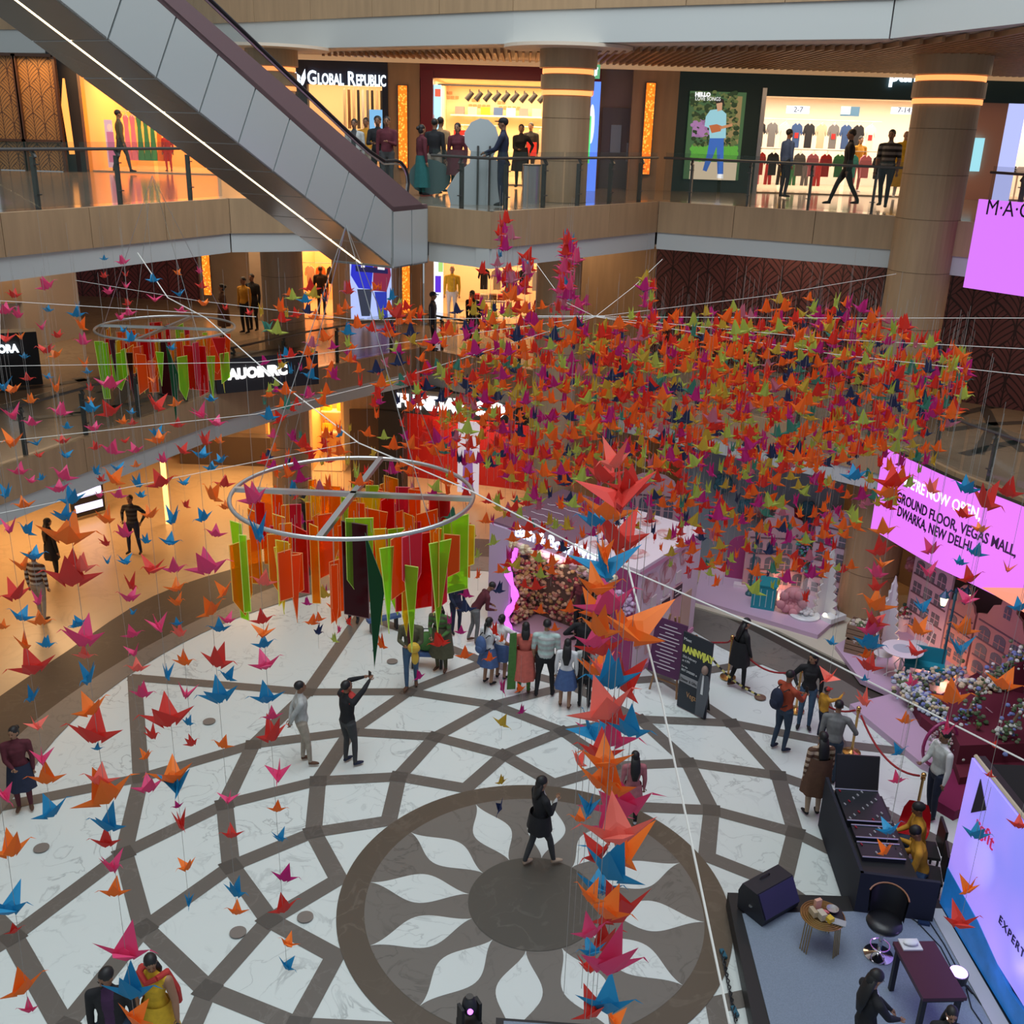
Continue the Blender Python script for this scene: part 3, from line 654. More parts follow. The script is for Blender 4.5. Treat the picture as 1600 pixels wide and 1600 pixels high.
# ceiling downlights
n_=0
for (px,py,w_) in [(448,87,'first from the left'),(497,93,'second'),(541,98,'third'),(581,103,'fourth'),(948,105,'nearest the column'),(970,110,'right of the column')]:
    q=G(px,py,12.69); tag(MB().cyl(0,0,-.02,0,.07,16).build('downlight',emi('downlight',(1,.9,.75),7),loc=(q.x,q.y,12.70)),'small bright ceiling downlight of the upper gallery, '+w_,'light','ceiling downlights')
struct('trim_cove',MB().box(4,30.75,12.62,24,.3,.12),mat('cove',(.7,.5,.3),.6,emit=(1,.6,.3),es=.25))
# warm light pools of the galleries
for x,y,z,pw in [(-9,29,12.5,90),(-1,28,12.5,90),(6,27,12.5,100),(12,25,12.5,70)]: area('gallery_light',(x,y,z),3,pw,(1,.68,.40))
for x,y,z,pw in [(-14,28,8.2,110),(-9,33,8.2,110),(1,31.5,8.2,70),(7,27.5,8.2,40),(12,22,8.2,45)]: area('gallery_light',(x,y,z),3,pw,(1,.70,.42))
for x,y,z,pw in [(-15,21,3.5,190),(-13,26,3.5,200),(-8.5,30.5,3.5,170),(-2,30,3.5,90),(10,25.5,3.5,40)]: area('gallery_light',(x,y,z),2.5,pw,(1,.60,.28))
# dark inlay curves on the gallery floors
def inlay(L,z,w_=.13):
    P=[G(x,y,z) for x,y in L]; b=MB()
    for p,q in zip(P[:-1],P[1:]):
        d=(q-p).normalized(); n=Vector((-d.y,d.x,0))*w_; b.add([p+n,p-n,q-n+d*.05,q+n+d*.05],[(0,1,2,3)])
    struct('floor',b,M_node)
for L in ([(1470,660),(1505,645),(1545,636),(1600,632)],[(1540,640),(1553,668),(1600,705)],[(1478,672),(1552,662),(1600,660)],[(1505,710),(1560,696),(1600,688)],[(1552,668),(1528,708)],[(0,612),(90,600),(200,582),(290,570)],[(20,655),(110,648),(200,632),(290,606)],[(120,590),(160,612),(120,645)],[(165,585),(205,600),(180,635)],[(250,575),(235,600),(260,618)]): inlay(L,4.706)
# ---------------- lower gallery shops ----------------
def X1(px,py=450,Y=34.6): return onY(px,py,Y).x
Y1=34.6
M_clothwall=mat('shop_orange',(.85,.48,.22),.7)
xa,xb=X1(452),X1(536)
room(xa,xb,34.9,4.7,8.2,4,M_clothwall,260,(1,.62,.3))
wall('wall_back',(X1(395),34.3),(xa,34.3),4.7,8.3,M_beige)
hang(['orange','white','black','red','cream','brown'],xa+.2,xb-.1,36.5,7.6,'high in the orange shop below','clothes in the orange shop below','shirt',.34,.7)
hang(['cream','orange','black','cream'],xa+.2,xb-.1,36.2,6.3,'low in the orange shop below','clothes in the orange shop below','shirt',.4,.6)
s=screen('sportswear_poster',rectY(546,396,612,500,34.5),emi('posterblue',(.45,.55,.95),1.0),'large lightbox poster of two people in blue and maroon sportswear, lower gallery','poster')
def pp(pts,col,nm,k=.01,st=1.0): MB().slab([onY(x,y,34.48-k) for x,y in pts],(0,1,0),.012).build(nm,emi('sp'+nm,col,st),s,world=True)
pp([(550,400),(580,402),(583,418),(580,452),(560,450),(548,430)],(.02,.03,.55),'blue_top'); pp([(584,405),(608,408),(611,430),(604,456),(582,454)],(.22,.02,.06),'maroon_top'); pp([(555,415),(606,420),(606,428),(556,424)],(.01,.012,.08),'dark_stripe',.02)
pp([(558,452),(581,452),(578,494),(565,494)],(.03,.04,.07),'dark_trousers'); pp([(585,456),(604,456),(606,498),(592,498)],(.02,.04,.4),'blue_trousers')
pp([(564,414),(570,414),(570,418),(564,418)],(.8,.8,.9),'badge',.03); pp([(590,417),(601,418),(601,422),(590,421)],(.8,.8,.9),'badge',.03)
xa,xb=X1(668),X1(905)
room(xa,xb,34.9,4.7,8.2,4.5,M_shopwall,330,(1,.66,.36))
struct('trim_frame',MB().box(xa+.05,34.7,6.5,.3,.3,3.5),M_soffit)
s=screen('advert_screen',rectY(677,408,692,498,34.75),emi('screen_w',(.85,.88,.98),1.3),'tall white screen with a purple figure left of the yellow jacket display','screen')
MB().slab(rectY(680,431,689,457,34.7),(0,1,0),.01).build('figure',emi('violet',(.12,.03,.7),1),s,world=True)
MB().slab(rectY(685,410,692,425,34.7),(0,1,0),.01).build('green_patch',emi('gpatch',(.45,.75,.2),1),s,world=True)
hang(['black','cream','black','brown','black','cream','grey','cream','black'],xa+1.0,xb-.3,36.6,7.6,'high in the shop behind the yellow jacket','clothes behind the yellow jacket','shirt',.42,.8)
hang(['black','cream','brown','black','white','cream','orange'],xa+1.6,xb-.3,36.0,6.4,'low in the shop behind the yellow jacket','clothes behind the yellow jacket','shirt',.42,.7)
folded(X1(735),X1(790),35.5,4.7,'in the yellow jacket shop',['red','cream','brown'],4,'folded clothes beside the mannequin')
a=onY(927,405,35.2)
dd=tag(MB().box(2.85,32.2,5.95,1.0,.08,2.5,rz=-.55).build('door_2',mat('door_oak',(.22,.10,.03),.5)),kind='structure')
MB().box(2.78,32.1,6.4,.3,.05,.8,rz=-.55).build('door_pane',mat('pane'),dd); MB().box(2.5,32.25,5.95,.08,.14,2.6,rz=-.55).box(3.25,31.9,5.95,.08,.14,2.6,rz=-.55).build('door_frame',mat('door_brown',(.06,.03,.012),.5),dd)
# left of the lower gallery
p=G(80,528,4.7); 
pl=MB(); a_,c_=G(45,545,4.7),G(130,525,4.7); d_=(c_-a_); n_=Vector((-d_.y,d_.x,0)).normalized()
pl.prism([a_,c_,c_+n_*1.2,a_+n_*1.2],4.7,8.3); struct('wall_pier',pl,mat('pier_white',(.50,.45,.40),.6))
wall('wall_left',(a_.x-3,a_.y-2.2),(a_.x,a_.y),6.0,8.3,M_beige); 
kb=G(15,600,4.7); kt=thing('dark_lettered_box','dark shop front with white lettering at the far left of the lower gallery','shop front',(kb.x,kb.y,4.7))
MB().box(0,0,.65,1.5,.5,1.3,rz=.45).build('cabinet',M_black,kt)
for i in range(3): MB().box(-.55+.5*i,-.38+.22*i,.8,.3,.05,.9,rz=.45).build('picture',emi('kioskpic%d'%i,[(.35,.5,.5),(.45,.3,.4),(.3,.5,.4)][i],.6),kt)
textmesh('lettering','ORA',.26,M_sign,kt,(kb.x+.02,kb.y-.36,5.55),(1,.48,0),(0,0,1),bold=.015,sx=.8)

kb=G(405,612,4.7); kt=thing('dark_lettered_box','long black block with glowing letters imitating a reflected sign on the lower gallery','sign reflection',(kb.x,kb.y,4.7))
kt.rotation_euler.z=.55; kt.location=(kb.x,kb.y+.6,4.7)  # added block and lit letters stand in for a sign's reflection
MB().box(0,0,.42,2.6,.7,.84).build('counter',M_black,kt); M=wm(kt)
textmesh('lettering','AUOINRC',.34,emi('sign_reflection',(1,1,1),2),kt,M@Vector((-1.0,-.38,.35)),M.to_3x3()@Vector((1,0,0)),(0,0,1),bold=.02,sx=.95)
# ---------------- ground floor shops ----------------
M_yel=mat('shop_yellow',(.85,.55,.22),.7)
def X0_(px,py=680,Y=32.5): return onY(px,py,Y).x
xa,xb=X0_(375,680,33.4),X0_(455,680,33.4)
room(xa-2,xb,33.6,0,3.4,3,M_yel,300,(1,.68,.3))
struct('trim_counter',MB().box((xa+xb)/2-1,33.3,.5,xb-xa+2,.5,1.0),mat('counter',(.08,.05,.03),.4))
xa,xb=X0_(484,680,32.6),X0_(534,680,32.6)
room(xa,xb,32.7,0,3.4,2.5,M_yel,160,(1,.66,.3))
fascia(xa-.1,xb+.1,32.5,3.2,3.6,M_beam)
for i in range(3):
    z=.9+.75*i; tag(MB().box((xa+xb)/2,34.4,z,xb-xa-.15,.4,.05).build('wall_shelf',M_shopw),['low','middle','high'][i]+' wall shelf of bags in the small yellow ground floor shop','shelf')
    for j in range(2):
        b=MB(); b.lathe([(.19,0),(.21,.12),(.17,.28),(.05,.3)],n=10,sy=.5); t=thing('handbag','yellow handbag on the %s shelf, %s side, small ground floor shop'%(['low','middle','high'][i],['left','right'][j]),'bag',((xa+xb)/2-.28+.56*j,34.35,z+.026),0,'handbags on the shelves')
        b.build('bag_body',fab('yellow'),t); MB().tube([(-.1,0,.28),(-.07,0,.42),(.07,0,.42),(.1,0,.28)],.012,5).build('handle',fab('brown'),t)
dd=tag(MB().box(X0_(573,670,31.4),31.22,1.3,1.0,.08,2.6).build('door_3',mat('door_brown2',(.10,.05,.02),.5)),kind='structure'); MB().box(X0_(573,670,31.4)+.38,31.15,1.1,.04,.05,.3).build('door_handle',M_steel,dd)
# black fronted red shop
fa,fb=Vector((-4.2,30.6,0)),Vector((.9,29.2,0)); fd=(fb-fa).normalized(); fn=Vector((-fd.y,fd.x,0))
def fpt(t,z,o=0): v=fa+(fb-fa)*t+fn*o; return Vector((v.x,v.y,z))
struct('trim_fascia',MB().prism([fa,fb,fb+fn*.4,fa+fn*.4],2.75,3.6),M_black)
struct('trim_post',MB().prism([fa,fa+fd*.8,fa+fd*.8+fn*.4,fa+fn*.4],0,2.8).prism([fb-fd*.2,fb,fb+fn*.4,fb-fd*.2+fn*.4],0,2.8),M_black)
struct('wall_back',MB().prism([fa+fn*2,fb+fn*2,fb+fn*2.1,fa+fn*2.1],0,3.6),mat('shop_red',(.5,.012,.01),.5))
area('shop_light',tuple(fpt(.5,3.0,1)),2.5,120,(1,.7,.5))
g=thing('shop_sign','bright white letters on the black fascia behind the cranes','sign',tuple(fpt(.4,3.1,-.05)))
textmesh('lettering','FUNDAY  S O',.55,emi('sign_hot',(1,1,1),2.6),g,fpt(.12,2.95,-.06),fd,(0,0,1),bold=.035,sx=1.02)
s=thing('fashion_banner','tall pale banner with a figure beside the red shop interior','banner',tuple(fpt(.52,0,.3)))
MB().slab([fpt(.47,.3,.3),fpt(.6,.3,.3),fpt(.6,2.6,.3),fpt(.47,2.6,.3)],fn,.04).build('panel',emi('bannerw',(.7,.6,.65),.8),s,world=True)
MB().slab([fpt(.50,.4,.27),fpt(.57,.4,.27),fpt(.56,1.7,.27),fpt(.51,1.7,.27)],fn,.02).build('figure',emi('bannerf',(.25,.1,.35),.8),s,world=True)
# added glowing panel imitating lightboxes reflected in the floor, left ground shops
q=G(236,850); s=thing('reflection_panel','white striped panel imitating lightboxes reflected in the floor under the left gallery','screen',(-12.3,27.9,0),.9)
MB().box(0,0,1.2,1.0,.1,2.2).build('casing',M_black,s)
for i in range(5): MB().box(0,-.06,.35+.42*i,.85,.02,.22).build('reflection_bar',emi('reflection_lilac',(.75,.7,.95),1.6),s)
q=G(292,845); tag(MB().box(0,0,1.5,.12,.1,3.0).build('light_strip',emi('tallamber',(1,.5,.15),2.5),loc=(-9.9,27.6,0)),'tall thin amber light strip at a shop jamb, ground floor left','light')
# black and yellow chain barrier at the left
# ---------------- pink booth ----------------
M_pink=mat('booth_pink',(.62,.28,.42),.6); M_lil=mat('booth_lilac',(.55,.40,.58),.6); M_mag=mat('magenta',(.36,.045,.17),.6); M_pale=mat('pale_pink',(.72,.60,.68),.55)
M_roofp=mat('roof_purple',(.20,.10,.15),.7)
B0=Vector((2.64,19.44,0)); BL=Vector((-.45,21.97,0)); BR=Vector((4.34,21.8,0)); u_=(BL-B0); LU=u_.length; u_.normalize(); v_=(BR-B0); LV=v_.length; v_.normalize()
def bp(a,c,z): q=B0+u_*a+v_*c; return Vector((q.x,q.y,z))
bo=thing('photo_booth','pink beauty booth with a flower wall, glowing sign and printed side','booth',tuple(B0)); HB=2.5
def bwall(nm,a0,c0,a1,c1,z0,z1,m,t=.08):
    A,C=bp(a0,c0,z0),bp(a1,c1,z0); d=(C-A).normalized(); n=Vector((-d.y,d.x,0))*t
    return MB().prism([A,C,C+n,A+n],z0,z1).build(nm,m,bo,world=True)
bwall('side_wall',0,0,0,LV,0,HB,M_pale); bwall('back_wall',0,LV-.1,LU,LV-.1,0,HB,M_pink); bwall('side_wall',LU-.05,0,LU-.05,LV,0,HB,M_lil)
bwall('front_pier',0,0,.55,0,0,HB,M_mag); bwall('front_pier',LU-.62,0,LU,0,0,HB,M_lil); bwall('front_lintel',.55,0,LU-.62,0,2.2,HB,M_lil)
MB().prism([bp(0,0,0),bp(LU,0,0),bp(LU,LV,0),bp(0,LV,0)],0,.06).build('floor_panel',mat('boothfloor',(.36,.24,.30),.5),bo,world=True)
MB().prism([bp(1.75,.0,0),bp(LU,.0,0),bp(LU,LV,0),bp(1.75,LV,0)],HB,HB+.05).build('roof',M_roofp,bo,world=True)
MB().prism([bp(-.06,-.06,0),bp(1.75,-.06,0),bp(1.75,LV,0),bp(-.06,LV,0)],HB,HB+.07).build('roof',M_pale,bo,world=True)
rose=mat('rose_print',(.55,.25,.27),.6); rose2=mat('rose_print_dark',(.30,.05,.06),.6)
def rosep(a,c,z,r,side,k=0):
    b=MB(); 
    for i in range(7):
        t=i*.9; rr=r*(1-.1*i)
        pts=[]
        for j in range(14):
            an=2*PI*j/14; q=rr*(.82+.16*math.sin(3*an+i*1.7)); x,y=q*math.cos(an),q*math.sin(an)
            if side=='top': pts.append(bp(a+x,c+y,z+.003*i+k))
            else: pts.append(bp(a-.006-.003*i-k,c+x,z+y))
        b.add(pts,[tuple(range(14))],i%3)
    return b.build('rose_print',[mat('rose_p1',(.70,.52,.55),.6),rose,mat('rose_p2',(.62,.38,.40),.6)],bo,world=True)
for a,c,r in [(.5,.6,.38),(1.1,1.4,.5),(.4,2.1,.4),(1.3,.5,.3),(1.2,2.4,.35)]: rosep(a,c,HB+.075,r,'top')
for c,z,r in [(.55,1.95,.42),(1.35,2.0,.45),(.3,.9,.35),(2.1,2.2,.3),(.9,1.2,.3)]: rosep(0,c,z,r,'side')
def sidebox(c0,c1,z0,z1,m,nm,k=.03): MB().add([bp(-k,c0,z0),bp(-k,c1,z0),bp(-k,c1,z1),bp(-k,c0,z1),bp(-.002,c0,z0),bp(-.002,c1,z0),bp(-.002,c1,z1),bp(-.002,c0,z1)],[(0,1,2,3),(4,5,6,7),(0,1,5,4),(1,2,6,5),(2,3,7,6),(3,0,4,7)]).build(nm,m,bo,world=True)
prod=mat('product_print',(.62,.36,.38),.6); prodw=mat('product_white',(.70,.62,.62),.6); dark=mat('caption_dark',(.06,.02,.035),.6)
for i,c in enumerate((.55,1.1,1.65)):
    z=.95+.12*i; sidebox(c,c+.42,.35,1.35+.1*i,prodw if i%2 else prod,'product_picture'); sidebox(c+.1,c+.32,1.4+.1*i,1.68+.1*i,prodw,'bottle_cap'); sidebox(c+.02,c+.4,1.02+.12*i,1.28+.12*i,dark,'caption_plate',.04)
    for k in range(2): sidebox(c+.06,c+.34-.08*k,1.17+.12*i-.08*k,1.19+.12*i-.08*k,prodw,'caption',.046)
sidebox(2.15,2.6,.2,1.2,mat('beige_print',(.55,.38,.30),.6),'product_picture'); sidebox(.1,2.85,0,.12,M_pink,'skirting',.05); sidebox(.02,LV,HB-.1,HB,M_pink,'cornice',.06)
g=textmesh('lettering','Bath & Body Works',.40,emi('booth_sign',(.70,.86,1),1.8),bo,bp(LU-.75,-.08,HB-.08),-u_,(0,0,1),depth=.05,bold=.004,sx=.78)
for r_ in range(4):
    MB().tube([bp(LU-.35-.09*k_,.7+.35*r_+.035*math.sin(k_*1.9+r_)+.02*(k_%3),HB+.06) for k_ in range(9+3*(r_%2))],.009,4).build('roof_script',M_pale,bo,world=True)
arch=[bp(LU-.72+.12*math.sin(z*5),-.12,z) for z in [i*.12 for i in range(0,19)]]
MB().tube(arch,[.07+.03*math.sin(i*1.7) for i in range(len(arch))],8).build('neon_trim',emi('neon',(.75,.12,1),1.7),bo,world=True)
cols5=[mat('bloom_%d'%i,c,.8) for i,c in enumerate([(.55,.36,.22),(.42,.20,.14),(.62,.46,.30),(.35,.05,.07),(.45,.30,.12)])]
def blooms(fn,n,r0,r1,cols,nm,par,seg=(6,4)):
    b=MB()
    for i in range(n):
        p=fn(); r=random.uniform(r0,r1); b.ell(p,(r,r,r*.8),seg[0],seg[1],mi=random.randrange(len(cols)))
    o=b.build(nm,cols,par,world=True,fix=False); o['kind']='stuff'; return o
def fw():
    k=random.random()
    if k<.62: return bp(random.uniform(.6,LU-.65),1.0+random.uniform(-.06,.05),random.uniform(.15,2.35))   # rear of the niche
    if k<.85: return bp(LU-.68+random.uniform(-.06,.06),random.uniform(.05,1.0),random.uniform(.1,2.3))
    return bp(.6+random.uniform(-.05,.05),random.uniform(.05,1.0),random.uniform(.1,2.3))
blooms(fw,1500,.035,.075,cols5,'flower_wall',bo)
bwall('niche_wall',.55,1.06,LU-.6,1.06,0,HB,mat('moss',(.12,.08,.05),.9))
def fg(): return bp(random.uniform(.5,LU-.6),random.uniform(-.14,.0),2.18+random.uniform(-.09,.07))
blooms(fg,130,.05,.1,[mat('cream_bloom',(.75,.62,.42),.7),mat('pink_bloom',(.72,.40,.45),.7),cols5[0]],'flower_garland',bo)
def fb(): 
    a=random.uniform(0,2*PI); r=random.uniform(0,.26); return bp(.27+r*math.cos(a),-.1+random.uniform(-.08,.03),1.75+r*math.sin(a))
blooms(fb,60,.05,.08,[mat('lilac_bloom',(.62,.42,.62),.7)],'flower_posy',bo)
area('booth_light',tuple(bp(LU/2,.5,2.3)),1.5,25,(1,.75,.7))
# ---------------- easel and standee ----------------
ea,eb=G(1013,1100),G(1052,1078)
e=thing('easel_sign','purple notice with lines of white text on a wooden easel','sign',tuple((ea+eb)/2))
d=(eb-ea).normalized(); d=Vector((.80,-.60,0)); n=Vector((d.y,-d.x,0)); c0=(ea+eb)/2+Vector((.05,.1,0))
W=mat('easel_wood',(.32,.17,.08),.6)
MB().tube([c0-d*.32,c0-d*.1-n*.22+Vector((0,0,1.75))],.022,6).build('leg',W,e,world=True); MB().tube([c0+d*.32,c0+d*.1-n*.22+Vector((0,0,1.75))],.022,6).build('leg',W,e,world=True); MB().tube([c0-n*.75,c0-n*.24+Vector((0,0,1.7))],.022,6).build('leg',W,e,world=True)
MB().tube([c0-d*.28-n*.05+Vector((0,0,.3)),c0+d*.28-n*.05+Vector((0,0,.3))],.02,6).build('crossbar',W,e,world=True)
U=Vector((0,0,1))-n*.18
bb=c0+n*.06+Vector((0,0,.5)); cr4=[bb-d*.36,bb+d*.36,bb+d*.36+U*1.15,bb-d*.36+U*1.15]
MB().slab(cr4,n,.03).build('notice_board',mat('purple_board',(.085,.018,.075),.5),e,world=True)
for i in range(13):
    L_=[.3,.5,.2,.45,.5,.35,.48,.3,.5,.42,.25,.5,.3][i]; q=bb+n*.036+U*(1.03-.075*i); MB().slab([q-d*L_/2,q+d*L_/2,q+d*L_/2+U*.018,q-d*L_/2+U*.018],n,.004).build('text_line',mat('text_pale',(.6,.5,.58),.6),e,world=True)
sa,sb=G(1059,1103),G(1103,1125); s=thing('poster_standee','tall black poster stand with a yellow heading and a dark suited figure','poster',tuple((sa+sb)/2))
d=(sb-sa).normalized(); n=Vector((d.y,-d.x,0)); WS=(sb-sa).length; HS=1.72
def spt(x,z,k=0): q=sa+d*(WS*x)+n*k; return Vector((q.x,q.y,z))
MB().slab([spt(0,.03),spt(1,.03),spt(1,HS),spt(0,HS)],n,.04).build('panel',mat('standee_black',(.012,.018,.03),.4),s,world=True)
MB().slab([spt(.7,.03,-.3),spt(.78,.03,-.3),spt(.78,1.2,-.02),spt(.7,1.2,-.02)],d,.03).build('stand_leg',M_black,s,world=True)
ty=mat('neon_yellow',(.78,.80,.12),.5); tw=mat('text_white',(.7,.72,.74),.5)
textmesh('heading','RANNVIJAY',.20,ty,s,spt(.03,1.30,.05),d,(0,0,1),depth=.005,bold=.012,sx=.62*WS/.62)
textmesh('small_text','Meet',.09,tw,s,spt(.04,1.55,.05),d,(0,0,1),depth=.004)
for i,(t_,z_,sz) in enumerate([('25th February',1.17,.075),('at 4 PM',1.08,.075),('For the',.95,.06),('BEST DRESSED at',.87,.065)]): textmesh('small_text',t_,sz,tw,s,spt(.05,z_,.05),d,(0,0,1),depth=.004,sx=.8)
MB().slab([spt(.03,.62,.045),spt(.68,.62,.045),spt(.68,.78,.045),spt(.03,.78,.045)],n,.006).build('grey_bar',mat('grey_bar',(.3,.3,.32),.5),s,world=True)
textmesh('bar_text','Dinner & Gifts',.09,M_black,s,spt(.05,.66,.055),d,(0,0,1),depth=.004,sx=.75)
textmesh('small_text','Vegas',.17,mat('copper',(.5,.27,.12),.5),s,spt(.3,.33,.05),d,(0,0,1),depth=.004,sx=.7)
fig=mat('figure_grey',(.10,.11,.13),.6); skin0=mat('print_skin',(.30,.20,.16),.6)
MB().slab([spt(.66,.05,.05),spt(.95,.05,.05),spt(1.06,.75,.05),spt(.98,1.0,.05),spt(.72,1.0,.05),spt(.64,.75,.05)],n,.008).build('figure_suit',fig,s,world=True)
MB().ell(spt(.85,1.1,.06),(.07,.07,.1)).build('figure_head',skin0,s,world=True); MB().slab([spt(.78,.55,.062),spt(.86,.55,.062),spt(.85,.98,.062),spt(.8,.98,.062)],n,.006).build('figure_shirt',tw,s,world=True)
# ---------------- stanchions, ropes, chain ----------------
M_brass=mat('brass',(.62,.38,.14),.25,1.0); M_rope=mat('red_rope',(.30,.015,.02),.8)
SP=[(1081,1060,'beside the pink booth'),(1137,1060,'behind the woman in black'),(1243,1112,'behind the couple with the boy'),(1330,1178,'beside the boy in the red cap'),(1428,1288,'beside the man in the grey waistcoat')]
tops=[]
for px,py,wh in SP:
    q=G(px,py); t=thing('rope_stanchion','polished brass rope stanchion '+wh,'stanchion',(q.x,q.y,.03)); 
    MB().lathe([(.17,0),(.17,.02),(.10,.04),(.03,.07)],n=24).build('base',M_brass,t,smooth=False); MB().cyl(0,0,.06,.92,.025,12).build('post',M_brass,t)
    MB().ell((0,0,.97),(.045,.045,.045)).cyl(0,0,.88,.93,.04,12).build('finial',M_brass,t); tops.append(Vector((q.x,q.y,.91)))
for i in range(4):
    a,c=tops[i],tops[i+1]; pts=[a.lerp(c,.05+.9*t/12)-Vector((0,0,.30*(1-(2*t/12-1)**2))) for t in range(13)]
    if i==0: continue
    tag(MB().tube(pts,.02,8).build('velvet_rope',M_rope),'red velvet rope sagging '+['','between the woman in black and the couple','behind the boy in the red cap','between the boy and the man in the waistcoat'][i],'rope')
a=tops[0]; c=tops[1]; pts=[a.lerp(c,.05+.9*t/12)+Vector((.25*math.sin(PI*t/12),.5*math.sin(PI*t/12),-.30*(1-(2*t/12-1)**2))) for t in range(13)]
tag(MB().tube(pts,.02,8).build('velvet_rope',M_rope),'red velvet rope from the booth to the post behind the woman','rope')
a,c=G(1090,1000,.85),G(1188,1088,.06); ch=thing('plastic_chain','yellow and black plastic chain running down to a small floor base','chain',(c.x,c.y,.03))
pts=[a.lerp(c,t/22)-Vector((0,0,.18*math.sin(PI*t/22))) for t in range(23)]
for i in range(22): MB().tube([pts[i],pts[i+1]],.022,6).build('link',mat('chain_yellow',(.55,.48,.15),.5) if i%2 else M_black,ch,world=True)
MB().lathe([(.12,0),(.12,.02),(.03,.05)],c.x,c.y,.03,20).build('base',mat('brown_base',(.15,.08,.05),.5),ch,world=True)
# ---------------- pink street display ----------------
def gp(L,z): return [G(x,y,z) for x,y in L]
M_plat=mat('platform_lilac',(.52,.36,.50),.6); M_cream=mat('platform_cream',(.55,.50,.40),.6)
def plat(L,z0,z1,m,label,nm='display_platform'):
    P=gp(L,z1); c=sum(P,Vector())/len(P); o=MB().prism(P,z0,z1).build(nm,m,loc=(c.x,c.y,z0),world=True); return tag(o,label,'platform')
P1=[(1080,946),(1215,985),(1318,1035),(1420,1075),(1500,1140),(1560,1120),(1500,1000),(1420,930),(1330,930),(1095,895)]
plat(P1,.0,.06,M_cream,'low cream base under the pink street display')
plat([(1085,935),(1278,992),(1312,962),(1300,925),(1100,872)],.06,.17,M_plat,'lilac platform carrying the teal crate and glass dome')
plat([(1305,1008),(1345,1062),(1395,1085),(1500,1160),(1600,1140),(1560,1080),(1420,985),(1345,985)],.06,.16,M_plat,'lilac platform under the white bistro table')
plat([(1328,1100),(1392,1084),(1470,1120),(1512,1225),(1440,1192)],.0,.14,M_plat,'lilac wedge shaped platform behind the rope')
M_bd=mat('backdrop_grey',(.20,.25,.29),.7)
wall('wall_display',(4.4,25.8),(8.3,24.3),0,3.55,M_bd); wall('wall_display',(9.8,23.1),(12.8,17.4),0,2.6,mat('backdrop_brown',(.22,.17,.16),.7))
rosec=[mat('pr1',(.50,.22,.24),.7),mat('pr2',(.40,.14,.16),.7)]; tealc=[mat('tr1',(.03,.12,.17),.7)]; redc=[mat('rr1',(.30,.01,.03),.6)]
def paper_rose(px,py,Y,r,cols,label):
    c=onP(px,py,(8.3,24.1,0),Vector((.36,.93,0))) if Y is None else onP(px,py,(10.6,20.3,0),Vector((.9,.4,0)))
    b=MB()
    for k in range(16):
        a=k*2.4; rr=r*(.15+.85*k/16); b.ell(c+Vector((rr*.62*math.cos(a),-.12+.006*k,rr*.62*math.sin(a))),(r*.36,.05,r*.36),8,5,mi=k%len(cols))
    tag(b.build('paper_rose',cols,loc=tuple(c),world=True,smooth=True),label,'flower')
paper_rose(1190,790,None,.34,rosec,'pink paper rose on the grey backdrop above the left pink house')
paper_rose(1232,810,None,.42,redc,'dark red paper rose behind the round gabled pink house')
paper_rose(1165,792,None,.28,tealc,'dark teal paper flower on the grey backdrop, left one')
paper_rose(1263,795,None,.28,tealc,'dark teal paper flower on the grey backdrop, right one')
paper_rose(1130,755,None,.34,tealc,'dark teal paper flower high on the backdrop')
paper_rose(1425,880,1,.24,rosec,'pale pink paper rose at the corner of the tall pink house')
paper_rose(1586,960,1,.36,redc,'dark red paper rose at the right edge above the flower arch')
M_h1=mat('house_pink',(.50,.29,.34),.6); M_h2=mat('house_lilac',(.52,.37,.47),.6); M_h3=mat('house_salmon',(.52,.25,.22),.6); M_hw=mat('house_window',(.11,.11,.15),.5)
